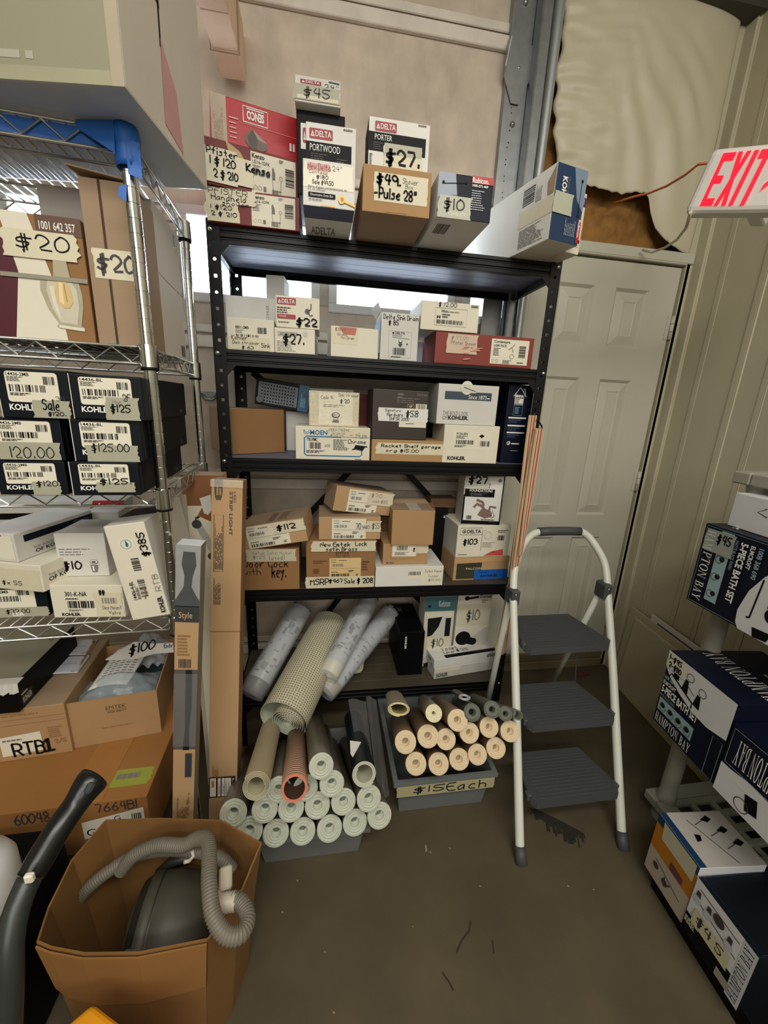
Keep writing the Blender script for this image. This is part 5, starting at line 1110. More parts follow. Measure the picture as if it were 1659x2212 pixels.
def _k6t(f): f.r(.18, .02, 1.0, .28, BLACKB); f.h(.20, .62, .45, .92, 'Toilet', INK2, .4, seed=1); f.h(.20, .36, .38, .60, 'Lever', INK2, .4, seed=2); f.h(.40, .36, .60, .60, '$25', INK2, .4, seed=3); f.t(.74, .82, .95, .96, 'KOHLER', INK2, bold=.03, rot=180)
def _k6l(f): f.bars(.2, .3, .6, .7, GREYT, n=20); f.circ(.75, .2, .13, INK, ring=.5)
fr = qframe(((938, 1420), (1070, 1412), (1071, 1434), (938, 1444)), 8, Y=k5.M.translation.y + .004, zs=k5.top + .001)
carton('lever_box', 'white box with a black stripe, handwritten Toilet Lever $25', 'box', fr, .085, WHITE, front=_k6, top=_k6t, left=_k6l)
# ================================================================= LEFT OF THE SHELF, ON THE FLOOR UNDER THE RACK
def slab_frame(bl, br, tl):
    """frame of a leaning box from three world points of its front face"""
    bl, br, tl = Vector(bl), Vector(br), Vector(tl); v = (tl - bl).normalized(); u = (br - bl); u = (u - v * u.dot(v)).normalized(); n = v.cross(u)
    return Matrix(((u.x, n.x, v.x, bl.x), (u.y, n.y, v.y, bl.y), (u.z, n.z, v.z, bl.z), (0, 0, 0, 1))), (br - bl).length, (tl - bl).length
# LED strip light carton leaning back on the shelf
def _led(f):
    f.poly([(.10, 1), (.36, 1), (.36, .970), (.34, .957), (.30, .950), (.16, .950), (.12, .957), (.10, .970)], mat((74, 66, 48), .6, var=.1)); f.tl(.15, .962, .33, .99, 2, CARD2, vert=True)
    f.t(.58, .865, .69, .972, 'STRIP LIGHT', INK2, bold=.02, rot=270); f.t(.72, .945, .79, .972, 'LED', INK2, rot=270)
    f.frame(.10, .775, .40, .915, .0012, INK2); f.tl(.12, .78, .38, .912, 7, INK2, vert=True, fill=.5); f.tl(.10, .69, .34, .77, 5, INK2, vert=True, fill=.5)
    f.line([(0, .62), (1, .62)], .002, CARDD); f.tl(.12, .20, .34, .26, 4, CARDD, vert=True)
    p = f.part('product_label'); p.r(.02, .155, .93, .215, mat((46, 26, 22), .5, var=.05)); p.r(.05, .158, .26, .212, PAPER); p.r(.10, .185, .20, .205, mat((196, 120, 84), .5, var=.1))
    for x in (.32, .46, .58, .69): p.r(x, .158, x + .10, .212, PAPER); p.tl(x + .02, .165, x + .09, .205, 2, GREYT, vert=True)
    p.t(.84, .165, .90, .210, 'LED', WH, rot=270)
    g = f.part('packing_tape'); g.r(-.02, .982, 1.02, 1.0, clear((240, 232, 214), .35, .2))
tl = atY((456.5, 1034), 1.15); tr = atY((524.8, 1036), 1.15); bl = atZ((450, 1832), .004)
brv = Vector(tr) - Vector(tl); frl = slab_frame(bl, Vector(bl) + brv, tl)
carton('strip_light_carton', 'tall narrow brown carton lettered STRIP LIGHT leaning against the black shelving unit', 'carton', frl, .066, CARD2, front=_led, topmat=CARDG, rightmat=CARDD)
# pack with clear window standing by the rack post
tl = Vector(atY((380.5, 1175), .90)); tr = Vector(atY((434.5, 1181), .90)); bl = Vector(atY((372, 1800), .885)); bl = tl + (bl - tl) * ((tl.z - .004) / (tl.z - bl.z))
frs = slab_frame(bl, bl + (tr - tl), tl); Ms, ws, hs = frs
def _st(f):
    f.r(0, 0, 1, .48, CARD2); f.r(0, .48, 1, .70, mat((92, 84, 80), .3, var=.1)); f.r(0, .70, 1, .86, CARD2); f.r(0, .86, 1, 1, mat((150, 150, 146), .3, kind='worn', var=.2, scale=20))
    BK = mat((26, 32, 34), .3, var=.1)
    f.poly([(.30, .985), (.78, .985), (.84, .955), (.70, .93), (.66, .905), (.80, .89), (1, .872), (1, .855), (0, .855), (0, .872), (.34, .905), (.36, .93), (.24, .955)], BK)
    f.r(0, .82, 1, .857, mat((58, 62, 62), .4, var=.05)); f.t(.16, .825, .72, .845, 'Style', mat((206, 170, 120), .4, var=0))
    f.tl(.12, .735, .75, .79, 7, CARDD); f.bars(.18, .705, .72, .728, INK2)
    f.poly([(.50, .70), (.76, .70), (.78, .60), (.70, .54), (.72, .48), (.44, .48), (.52, .54)], BK); f.r(.56, .40, .86, .47, mat((58, 58, 66), .5, var=.05)); f.tl(.2, .2, .8, .36, 8, CARDD, vert=True)
sp = carton('shower_head_pack', 'tall narrow brown and clear window pack beside the chrome rack post', 'pack', frs, .042, CARD2, front=_st, sidemat=mat((128, 118, 104), .5, var=.06), topmat=mat((214, 216, 218), .2, var=.05))
mb = MB(); mb.poly([(-.001, -.003, hs * .86), (ws + .001, -.003, hs * .86), (ws + .001, -.003, hs + .001), (-.001, -.003, hs + .001)], clear(op=.08)); o = mb.build('clear_window'); o.parent = sp.o
mb = MB(); mb.poly([(-.001, -.003, hs * .49), (ws + .001, -.003, hs * .49), (ws + .001, -.003, hs * .69), (-.001, -.003, hs * .69)], clear(op=.08)); o = mb.build('clear_window'); o.parent = sp.o
# torn white box behind them with a towel bar picture
def _gbx(f):
    f.r(.0, .92, 1, 1, mat((138, 92, 56), .8, var=.15)); f.poly([(.26, .88), (.55, .93), (1, .92), (1, .885), (.70, .875), (.40, .89), (.26, .89)], mat((138, 88, 52), .8, var=.15)); f.poly([(.42, .94), (.70, .95), (.72, .91), (.6, .895), (.5, .90)], WHITE)
    f.poly([(.30, .885), (.36, .885), (1, .745), (1, .70), (.30, .855)], mat((176, 178, 168), .5, var=.1)); f.circ(.30, .87, .012, INK2); f.circ(.62, .78, .010, INK2); f.r(.0, 0, .10, .95, mat((186, 176, 150), .7, var=.1))
g0 = atY((390, 1026), 1.235); g1 = atY((478, 1026), 1.235); M = Matrix.Translation((g0[0], 1.235, .002))
carton('towel_bar_carton', 'tall torn white carton with a grey bar picture behind the clear window pack', 'carton', (M, g1[0] - g0[0], g0[2] - .002), .07, CREAM, front=_gbx, topmat=CARDG, rightmat=CARD2)
# ---- stack on the floor under the rack
CARDO = mat((150, 102, 50), .85, kind='card', var=.12, scale=6, bump=.15)
fr = qframe(((-120, 1836), (172, 1836), (166, 1884), (-116, 1890)), 2, Y=.945, zs=.12, ztop=.155)
def flat(lb, nm, z0, z1, mt, x0=-1.15, x1=-.56, y0=.94, dp=.36, **k): return carton(nm, lb, 'box', (Matrix.Translation((x0, y0, z0)) @ Matrix.Rotation(.03, 4, 'Z'), x1 - x0, z1 - z0), dp, mt, **k)
flat('brown box on the floor at the bottom of the stack under the rack', 'floor_carton', .002, .092, CARDD)
flat('pale flat box second from the floor in the stack under the rack', 'pale_flat_box', .094, .150, mat((150, 140, 126), .8, var=.1), x1=-.57)
zM = .328
def _mm(f):
    f.h(.60, .76, .70, .95, '60048', INK2, .4, seed=1); f.h(.84, .80, .965, .97, '7664BI', INK2, .4, seed=4)
    p = f.part('shipping_label'); p.poly([(.79, .30), (.985, .46), (.985, .80), (.79, .64)], PAPER); p.bars(.945, .48, .978, .70, n=22); p.t(.89, .60, .91, .70, 'G', INK); p.t(.80, .36, .84, .50, 'GI', INK); p.poly([(.89, .42), (.92, .44), (.92, .58), (.89, .56)], GREYT)
def _mt(f):
    p = f.part('green_tape'); p.torn(.84, .09, .985, .22, mat((150, 156, 62), .5, var=.08), 3, .004); p.tl(.87, .13, .96, .2, 1, GREYT)
    f.line([(.80, 1), (.80, 0)], .008, CARDD); f.r(.74, 0, .86, 1, mat((160, 112, 60), .35, var=.1))
m0 = atY((317, 1720), .93)
wM = .80; MM = Matrix.Translation((m0[0] - wM, .93 - wM * math.sin(.03), .152)) @ Matrix.Rotation(.03, 4, 'Z')
mc = carton('big_carton', 'big brown carton with green tape and handwritten 60048 under the chrome rack', 'carton', (MM, wM, zM - .152), .44, CARDO, front=_mm, top=_mt)
def _le(f):
    f.t(.42, .74, .64, .82, 'EMTEK', mat((84, 60, 36), .7, var=0)); f.t(.43, .66, .64, .71, 'ASSA ABLOY', mat((84, 60, 36), .7, var=0)); f.line([(.42, .725), (.64, .725)], .006, CARDD); f.tl(.35, .33, .75, .36, 1, CARDD)
fr = qframe(((138, 1515), (338, 1498.5), (352, 1596), (154.5, 1617.5)), 9, Z=zM + .001, zs=zM + .001)
lb = carton('open_carton', 'open brown carton full of papers and plastic bags under the chrome rack', 'carton', fr, .30, CARD, front=_le, open_top=True)
wL, hL, dL = lb.w, lb.h, .30
print('L', wL, hL, fr[0].translation)
q = random.Random(5)
mbq = MB(); n = 16
for i in range(n):
    a, b = i / n, (i + 1) / n; h0, h1 = hL + .006 * q.random() + .03 * a, hL + .006 * q.random() + .03 * b
    mbq.poly([(-.001, dL * a, hL - .01), (-.001, dL * b, hL - .01), (-.014, dL * b, h1), (-.014, dL * a, h0)], mat((176, 142, 100), .9, var=.15))
o = mbq.build('torn_flap', solid=.004); o.parent = lb.o
def sheet(parent_M, fn, nx, ny, mt, name, label, cat, smooth=True, th=0.0):
    mb = MB(); V = [tuple(parent_M @ Vector(fn(i / nx, j / ny))) for i in range(nx + 1) for j in range(ny + 1)]; Fc = [(i * (ny + 1) + j, (i + 1) * (ny + 1) + j, (i + 1) * (ny + 1) + j + 1, i * (ny + 1) + j + 1) for i in range(nx) for j in range(ny)]
    mb.add(V, Fc, mt, smooth); o = mb.build(name, origin=V[0], solid=th); tag(o, label, cat); return o
ML = fr[0]
BAG = clear((200, 214, 222), .42, .15)
sheet(ML, lambda a, b: (.012 + (wL - .03) * a, .02 + .13 * b, hL - .035 + .055 * math.sin(math.pi * a) * math.sin(math.pi * b) + .010 * mn.noise(Vector((a * 7, b * 6, 1)))), 24, 16, BAG, 'plastic_bag', 'crumpled clear plastic bag at the front of the open brown carton', 'plastic bag')
sheet(ML, lambda a, b: (.10 + (wL - .11) * a, .17 + .12 * b, hL - .02 + .06 * math.sin(math.pi * a) * b + .018 * mn.noise(Vector((a * 9, b * 8, 4)))), 24, 16, clear((214, 226, 240), .5, .12), 'plastic_bag', 'shiny crumpled plastic bag at the back of the open brown carton', 'plastic bag')
sheet(ML, lambda a, b: (.01 + (wL - .02) * a, .012 + (dL - .024) * b, hL * .45 + .03 * mn.noise(Vector((a * 4, b * 4, 9)))), 14, 14, mat((52, 76, 82), .6, var=.25), 'teal_packet', 'teal packet lying deep in the open brown carton', 'packet')
def paper(fn, name, label, draw=None, mt=WHITE):
    o = sheet(ML, fn, 14, 10, mt, name, label, 'paper', th=.0006); return o
pf = lambda a, b: (.035 + .11 * a + .05 * b, .07 + .15 * b, hL - .015 + .05 * b + .012 * math.sin(a * 3))
o = paper(pf, 'instruction_sheet', 'white printed instruction sheet sticking out of the open brown carton')
mb = MB(); q = random.Random(2)
for r in range(10):
    for k in range(5):
        a0 = .15 + k * .16; b0 = .25 + r * .06; P = [Vector(pf(a, b)) + Vector((0, -.0006, .0012)) for a, b in ((a0, b0), (a0 + q.uniform(.08, .14), b0), (a0 + .12, b0 + .022), (a0, b0 + .022))]; mb.poly([ML @ p for p in P], GREYT)
c = mb.build('print_lines', origin=o.location); c.parent = o; c.location = (0, 0, 0)
# the torn $100 tag laid across the box
t0 = [Vector(atY(p, y)) for p, y in (((228, 1424), 1.16), ((290, 1386), 1.21), ((335, 1390), 1.24), ((378, 1388), 1.26))]; t1 = [Vector(atY(p, y)) for p, y in (((228, 1426), 1.16), ((285, 1425), 1.20), ((335, 1412), 1.235), ((378, 1409), 1.255))]
mb = MB(); 
for i in range(3): mb.poly([t1[i], t1[i + 1], t0[i + 1], t0[i]], WHITE)
tg = mb.build('price_note', origin=t0[0], solid=.0006); tag(tg, 'curled strip of white paper marked $100 on the open brown carton', 'paper note')
mb = MB(); u = (t1[2] - t1[1]); f = Face(mb, t1[1] + Vector((0, -.0012, .001)), u.normalized(), (t0[1] - t1[1]).normalized(), u.length, (t0[1] - t1[1]).length, None); f.h(-.15, .18, .95, .85, '$100', INK, .35, seed=4); c = mb.build('handwriting', origin=t0[0]); c.parent = tg; c.location = (0, 0, 0); mb = MB(); u = t1[3] - t1[2]; f = Face(mb, t1[2] + Vector((0, -.0012, .001)), u.normalized(), (t0[2] - t1[2]).normalized(), u.length, (t0[2] - t1[2]).length, None); f.h(.45, .4, 1.0, .9, 'Entry', INK2, .4, seed=4)
c = mb.build('handwriting', origin=t0[0]); c.parent = tg; c.location = (0, 0, 0)
def _kk(f):
    f.tl(.55, .86, .85, .90, 1, CARDD); f.frame(.5, .70, .985, .80, .008, CARDD); f.tl(.85, .35, .98, .58, 6, CARDD)
    p = f.part('shipping_label'); p.poly([(.50, .10), (.80, .14), (.795, .52), (.50, .48)], PAPER); p.tl(.52, .38, .68, .44, 1, GREYT); p.h(.58, .08, .80, .34, 'RTB', INK, .55, seed=2); p.line([(.815, .30), (.835, .36), (.835, .10)], .05, INK); p.line([(.80, .10), (.87, .11)], .045, INK); f.h(.885, .24, .97, .32, '2/5', CARDD, .4)
fr = qframe(((-170, 1571), (138, 1507), (153, 1614), (-160, 1672)), 6, Z=zM + .001, zs=zM + .001)
kc = carton('carton', 'brown carton with RTB 1 in black marker beside the open carton', 'carton', fr, .34, CARD, front=_kk, topmat=CARDG)
MK = fr[0]; wK, hK = fr[1], fr[2]
MLs = ML; ML = MK
for nm, lbq, x0, y0, x1, y1 in (('drawing_sheet', 'printed white sheet lying on the RTB carton under the grey-topped box', wK - .24, .14, wK - .02, .24), ('drawing_sheet', 'second printed sheet further back on the RTB carton', wK - .22, .235, wK - .03, .335)):
    pf2 = lambda a, b: (x0 + (x1 - x0) * a, y0 + (y1 - y0) * b, hK + .003 + .006 * math.sin(a * 3.1) + (0 if y0 < .2 else .004))
    o = paper(pf2, nm, lbq, mt=mat((204, 206, 214), .6, var=.06))
    mb = MB()
    for k, (a, b, c_, d) in enumerate(((.08, .06, .95, .10), (.08, .92, .95, .96), (.1, .3, .5, .32), (.55, .5, .9, .52), (.2, .6, .4, .8))): mb.poly([ML @ (Vector(pf2(x, y)) + Vector((0, 0, .0012))) for x, y in ((a, b), (c_, b), (c_, d), (a, d))], GREYT)
    c = mb.build('print_lines', origin=o.location); c.parent = o; c.location = (0, 0, 0)
# grey topped black box at the left edge
jr = Vector(atZ((30, 1478), .60)); jb = Vector(atZ((160, 1350), .60)); dj = (jb - jr); dj.z = 0; aj = math.atan2(-dj.x, dj.y)
wJ = .48; uj = Vector((math.cos(aj), math.sin(aj), 0)); oJ = jr - uj * wJ; oJ.z = fr[0].translation.z + hK + .002
def _jf(f): f.r(0, 0, 1, 1, BLACKB)
def _jr(f): f.poly([(.04, .08), (.20, .05), (.20, .42), (.06, .60)], mat((36, 34, 32), .5, var=.1)); f.t(.06, .15, .18, .35, 'KOHLER', CREAM, bold=.02); f.tl(.05, .42, .15, .52, 1, CREAM)
def _jt(f): f.h(.80, .70, .96, .80, 'Damon', INK2, .3, rot=180, seed=3)
jb_ = carton('sink_carton', 'large flat black box with a grey top at the left edge under the rack', 'carton', (Matrix.Translation(oJ) @ Matrix.Rotation(aj, 4, 'Z'), wJ, .60 - oJ.z), dj.length, BLACKB, topmat=mat((142, 138, 118), .6, var=.05), front=_jf, right=_jr, top=_jt)
mb = MB(); q = random.Random(8); hJ = jb_.h; n = 14
for i in range(n):
    a, b = wJ - .15 + .16 * i / n, wJ - .15 + .16 * (i + 1) / n; za, zb = -.030 + .008 * q.random(), -.030 + .008 * q.random()
    mb.poly([(a, -.004 - .005 * (i % 2), hJ + za), (b, -.004 - .005 * ((i + 1) % 2), hJ + zb), (b, -.002, hJ + .002), (a, -.002, hJ + .002)], WHITEG); mb.poly([(a, -.002, hJ + .002), (b, -.002, hJ + .002), (b, .025, hJ + .003), (a, .025, hJ + .003)], WHITEG)
o = mb.build('torn_foam_corner', solid=.001); o.parent = jb_.o

# ================================================================= VACUUM IN ITS OPEN CARTON
vc = thing('vacuum_carton', 'open brown carton holding a canister vacuum, front left on the floor', 'carton', (-.33, .70, 0))
ZR = .40
rim = [(-.512, .600), (-.45, .572), (-.375, .563), (-.30, .560), (-.215, .560), (-.178, .64), (-.140, .716), (-.21, .757), (-.30, .772), (-.375, .782), (-.50, .812), (-.525, .735), (-.53, .675)]
rimz = [.395, .392, .388, .392, .402, .400, .403, .40, .404, .402, .400, .385, .375]
rim = [tuple(atZ(p, z)) for p, z in zip([(81, 2034), (110, 2046), (181, 2059.5), (300, 2058), (448.5, 2029), (521, 1926), (564, 1821), (477, 1772), (400, 1770), (345, 1768), (228, 1772), (155.5, 1857), (105, 1960)], rimz)]
base = []
cxv = sum(p[0] for p in rim) / len(rim); cyv = sum(p[1] for p in rim) / len(rim)
for x, y, z in rim: base.append((cxv + (x - cxv) * .80, cyv + (y - cyv) * .84))
mb = MB(); n = len(rim); VB = mat((126, 88, 42), .85, kind='card', var=.14, scale=6, bump=.2)
lev = [(0, 0), (.62, .55), (1, 1)]
for i in range(n):
    j = (i + 1) % n
    for (z0, k0), (z1, k1) in zip(lev[:-1], lev[1:]):
        def pt(m, zf, k): return (base[m][0] + (rim[m][0] - base[m][0]) * k, base[m][1] + (rim[m][1] - base[m][1]) * k, rim[m][2] * zf)
        mb.poly([pt(i, z0, k0), pt(j, z0, k0), pt(j, z1, k1), pt(i, z1, k1)], VB)
mb.poly([(x, y, .002) for x, y in base], VB); bld(mb, 'carton_body', vc, solid=.004)
mb = MB(); P = [0, 1, 2, 3, 4]
def off(m, zf, k, o_=.006):
    x = base[m][0] + (rim[m][0] - base[m][0]) * k; y = base[m][1] + (rim[m][1] - base[m][1]) * k; return (x, y - o_, rim[m][2] * zf)
for a, b in zip(P[:-1], P[1:]): mb.poly([off(a, .66 - .05 * math.sin(math.pi * a / 4), .62), off(b, .66 - .05 * math.sin(math.pi * b / 4), .62), off(b, .995, .995), off(a, .995, .995)], mat((140, 98, 48), .8, kind='card', var=.1, scale=6))
bld(mb, 'front_flap', vc, solid=.003)
# canister vacuum
DKP = mat((70, 66, 54), .55, kind='worn', var=.2, scale=14, bump=.05); DKP2 = mat((38, 36, 32), .5, var=.15)
vq = thing('canister_vacuum', 'dusty dark grey canister vacuum with ribbed grey hose in the open carton', 'vacuum cleaner', (-.30, .66, .12))
e0 = Vector(atZ((272, 1975), .31)); e1 = Vector(atZ((445, 1945), .31)); ax = (e1 - e0); ax.z = -.02; L_ = ax.length; ax.normalize()
prof = [(0, .001, DKP, True), (.002, .060, DKP, True), (.012, .088, DKP, True), (.028, .098, DKP2, True), (.030, .102, DKP, True), (.050, .104, DKP, True), (.052, .100, DKP2, True), (.054, .103, DKP, True), (L_ * .55, .104, DKP, True), (L_ * .85, .094, DKP, True), (L_ * 1.02, .074, DKP, True), (L_ * 1.10, .045, DKP, True), (L_ * 1.12, .001, DKP, True)]
cc = e0 - Vector((0, 0, .060)); mb = MB(); mb.lathe(cc, ax, prof, 36); bld(mb, 'motor_housing', vq)
mb = MB(); m1 = cc + ax * .04; mb.tube([m1 + Vector((0, -.07, .075)), m1 + Vector((0, -.085, .06))], [.012, .009], mat((120, 116, 104), .4, var=.1), 10); bld(mb, 'switch', vq)
mb = MB(); a0 = e0 + Vector((.03, .10, -.09)); mb.tube([a0 + Vector((-.01, 0, .0)), a0 + Vector((0, 0, .055)), a0 + Vector((.03, .0, .085)), a0 + Vector((.09, .0, .10))], .012, DKP2, 10); bld(mb, 'handle', vq)
HOSE = mat((112, 106, 94), .5, var=.1)
def hose(pts, r):
    # catmull-rom through pts, ribbed
    P = [Vector(p) for p in pts]; Q = []
    for i in range(len(P) - 1):
        p0, p1, p2, p3 = P[max(i - 1, 0)], P[i], P[i + 1], P[min(i + 2, len(P) - 1)]
        for k in range(12):
            t = k / 12; Q.append(.5 * ((2 * p1) + (p2 - p0) * t + (2 * p0 - 5 * p1 + 4 * p2 - p3) * t * t + (3 * p1 - p0 - 3 * p2 + p3) * t ** 3))
    Q.append(P[-1]); D = [0]
    for a, b in zip(Q[:-1], Q[1:]): D.append(D[-1] + (b - a).length)
    out = []; rs = []; s = 0; step = .0018; i = 0; k = 0
    while s < D[-1]:
        while D[i + 1] < s: i += 1
        t = (s - D[i]) / max(1e-9, D[i + 1] - D[i]); out.append(Q[i].lerp(Q[i + 1], t)); rs.append(r * (1.06 if (k % 3) < 2 else .90)); s += step; k += 1
    return out, rs
hp = [(atZ((150, 1985), .20)), atZ((190, 1920), .30), atZ((265, 1862), .345), atZ((330, 1838), .36), atZ((400, 1836), .37), atZ((470, 1850), .36), atZ((505, 1880), .33)]
mb = MB(); o_, r_ = hose(hp, .0135); mb.tube(o_, r_, HOSE, 12); bld(mb, 'lower_hose', vq)
hp = [atZ((262, 1880), .33), atZ((290, 1848), .375), atZ((340, 1826), .40), atZ((395, 1826), .41), atZ((425, 1812), .43), atZ((447, 1815), .45), atZ((452, 1850), .46), atZ((452, 1910), .465), atZ((460, 1975), .455), atZ((487, 2018), .44), atZ((520, 2018), .43), atZ((535, 1985), .425), atZ((522, 1952), .425), atZ((500, 1942), .425)]
mb = MB(); o_, r_ = hose(hp, .0145); mb.tube(o_, r_, HOSE, 12); bld(mb, 'upper_hose', vq)
CUF = mat((186, 178, 160), .45, var=.05); c0 = Vector(atZ((512, 1946), .424)); c1 = Vector(atZ((478, 1952), .42)); dd = (c1 - c0).normalized()
mb = MB(); pr = [(0, .014, CUF, True)]
for k in range(5): pr += [(.004 + k * .006, .0175, CUF, True), (.008 + k * .006, .0160, CUF, True)]
pr += [(.036, .021, CUF, True), (.050, .022, CUF, True), (.052, .015, CUF, True), (.052, .001, CUF, True)]
mb.lathe(c0, dd, pr, 20); bld(mb, 'hose_cuff', vq)
mb = MB(); n0 = Vector(atZ((487, 1925), .42)); n1 = Vector(atZ((488, 1872), .43)); mb.bar(n0, n1, .026, .018, CUF, up=(0, -.5, 1)); bld(mb, 'nozzle', vq, bevel=.004)
mb = MB(); mb.tube([atZ((415, 1838), .425), atZ((418, 1850), .415), atZ((408, 1860), .415), atZ((398, 1862), .42)], .004, CUF, 8); bld(mb, 'hose_clip', vq)
# black wand
wb = thing('vacuum_wand', 'curved black vacuum wand crossing the left edge in front of the cartons', 'vacuum wand', (-.5, .6, .5))
BLK = mat((20, 20, 22), .28, var=.1)
wp = [atY((15, 2260), .40), atY((20, 2120), .425), atY((22, 2035), .445), atY((38, 1960), .47), atY((68, 1888), .50)]
wp2 = [atY((66, 1893), .50), atY((120, 1800), .54), atY((165, 1735), .575), atY((190, 1698), .595), atY((208, 1676), .61)]
mb = MB(); o_, r_ = hose(wp, .0165); mb.tube(o_[::4], .0165, mat((46, 50, 48), .35, var=.1), 16); bld(mb, 'lower_tube', wb)
mb = MB(); mb.tube(hose(wp2, .02)[0][::4], [.0185] * 2 + [.0195] * (len(hose(wp2, .02)[0][::4]) - 8) + [.020, .021, .0225, .024, .0255, .025], BLK, 18); bld(mb, 'upper_tube', wb)
mb = MB(); k = Vector(atY((64, 1897), .478)); mb.box(k.x - .006, k.x + .006, k.y - .004, k.y + .004, k.z - .006, k.z + .008, CREAM); bld(mb, 'catch', wb, bevel=.002)
mb = MB(); s0 = Vector(atY((186, 1715), .565)); s1 = Vector(atY((200, 1690), .58)); mb.bar(s0, s1, .012, .008, mat((60, 62, 70), .3, var=.05), up=(0, -1, .4)); bld(mb, 'slide_button', wb, bevel=.003)
# white jug at the left edge
jx = Vector(atY((-52, 1872), .68)); mb = MB(); JW = mat((206, 208, 206), .4, var=.04)
mb.lathe((jx.x, jx.y, 0), (0, 0, 1), [(jx.z - .105, .001, JW, False), (jx.z - .105, .052, JW, False), (jx.z - .09, .058, JW, True), (jx.z - .06, .060, JW, True), (jx.z - .01, .060, JW, True), (jx.z + .015, .050, JW, True), (jx.z + .03, .034, JW, True), (jx.z + .042, .022, JW, True), (jx.z + .060, .022, JW, True), (jx.z + .06, .001, JW, False)], 28)
tag(mb.build('plastic_jug', origin=(jx.x, jx.y, 0)), 'white plastic jug at the left edge on a dark crate', 'jug')
carton('dark_crate', 'dark crate under the white jug at the left edge', 'crate', (Matrix.Translation((jx.x - .22, jx.y - .055, .002)), .275, jx.z - .108), .20, BLACKB)
# yellow corner at the bottom
yz = .36; yt = Vector(atZ((200, 2163), yz)); y1 = Vector(atZ((140, 2214), yz)) - yt; y2 = Vector(atZ((268, 2214), yz)) - yt; y1.normalize(); y2.normalize()
YL = mat((226, 150, 20), .4, var=.05); mb = MB(); C0 = [yt, yt + y1 * .16, yt + y1 * .16 + y2 * .16, yt + y2 * .16]
mb.poly([(p.x, p.y, yz) for p in C0], YL); mb.poly([(p.x, p.y, .002) for p in C0[::-1]], YL)
for i in range(4): j = (i + 1) % 4; mb.poly([(C0[i].x, C0[i].y, .002), (C0[j].x, C0[j].y, .002), (C0[j].x, C0[j].y, yz), (C0[i].x, C0[i].y, yz)], YL)
bmq = mb.build('yellow_case', origin=(yt.x, yt.y, 0), bevel=.010, seg=3); tag(bmq, 'bright yellow plastic case whose corner pokes up at the bottom edge', 'case')
bmq.data.validate(); bx_ = bmesh.new(); bx_.from_mesh(bmq.data); bmesh.ops.remove_doubles(bx_, verts=bx_.verts[:], dist=.0005); bmesh.ops.recalc_face_normals(bx_, faces=bx_.faces[:]); bx_.to_mesh(bmq.data); bx_.free()
# ================================================================= ROLLS
def roll_dir(o, vp):
    r = ray(vp); return Vector(r / np.linalg.norm(r))
def liner(o, d, r, L, endm, wrapm, hole, name, label, cat='roll', group=None, holem=None, deep=.03, rings=3):
    """rolled sheet whose near end face sits at o; d points away from the viewer"""
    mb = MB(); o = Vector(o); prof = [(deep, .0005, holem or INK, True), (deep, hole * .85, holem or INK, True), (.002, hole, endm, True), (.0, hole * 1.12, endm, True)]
    for k in range(rings): t = hole * 1.12 + (r - hole * 1.12) * (k + .85) / rings; prof += [(.0, t - .0012, endm, True), (.0012, t - .0006, endm, True), (.0, t, endm, True)]
    prof += [(.001, r, endm, False), (.003, r * 1.0, wrapm, False), (L, r, wrapm, True), (L, .001, endm, False)]
    mb.lathe(o, d, prof, 28); ob = mb.build(name, origin=o); tag(ob, label, cat, group); return ob
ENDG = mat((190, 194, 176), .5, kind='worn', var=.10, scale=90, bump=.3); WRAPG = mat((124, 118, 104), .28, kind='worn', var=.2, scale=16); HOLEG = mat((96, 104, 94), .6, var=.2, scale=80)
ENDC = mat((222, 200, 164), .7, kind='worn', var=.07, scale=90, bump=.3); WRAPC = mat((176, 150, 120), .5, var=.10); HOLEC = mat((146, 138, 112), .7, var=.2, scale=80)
# grey bin on the left
def bin_(name, label, x0, x1, y0, y1, h, mt, tape=None):
    t = thing(name, label, 'storage bin', ((x0 + x1) / 2, y0, 0)); mb = MB(); k = .018; th = .003
    cor = lambda z, g: [(x0 + k * (1 - z) - g, y0 + k * (1 - z) - g), (x1 - k * (1 - z) + g, y0 + k * (1 - z) - g), (x1 - k * (1 - z) + g, y1 - k * (1 - z) + g), (x0 + k * (1 - z) - g, y1 - k * (1 - z) + g)]
    A, B = cor(0, 0), cor(1, 0)
    for i in range(4): j = (i + 1) % 4; mb.poly([(*A[i], .003), (*A[j], .003), (*B[j], h), (*B[i], h)], mt)
    mb.poly([(*p, .003) for p in A], mt); bld(mb, 'bin_body', t, solid=th, bevel=.004)
    mb = MB(); R1, R2 = cor(1, .0), cor(1, .014)
    for i in range(4): j = (i + 1) % 4; mb.poly([(*R1[i], h), (*R1[j], h), (*R2[j], h), (*R2[i], h)], mt); mb.poly([(*R2[i], h), (*R2[j], h), (*R2[j], h - .014), (*R2[i], h - .014)], mt)
    bld(mb, 'rim', t, solid=th)
    return t, cor
BING = mat((108, 112, 112), .3, var=.06, spec=.5)
b1t, _ = bin_('storage_bin', 'translucent grey bin on the floor holding the clear liner rolls', -.185, .140, .925, 1.30, .135, mat((112, 114, 112), .3, var=.08))
b2t, cor2 = bin_('storage_bin', 'grey bin taped $15 Each on the floor holding the cream rolls', .262, .605, 1.035, 1.42, .165, BING)
mb = MB(); f = Face(mb, (.262, 1.0195, .108), (1, 0, 0), (0, 0, 1), .343, .045, None)
f.torn(-.01, .0, 1.01, 1.0, mat((172, 164, 126), .5, var=.06), 3, .004); f.h(.16, .12, .48, .86, '$15', INK, .45, seed=3); f.h(.50, .15, .92, .9, 'Each', INK, .45, seed=4)
bld(mb, 'price_tape', b2t)
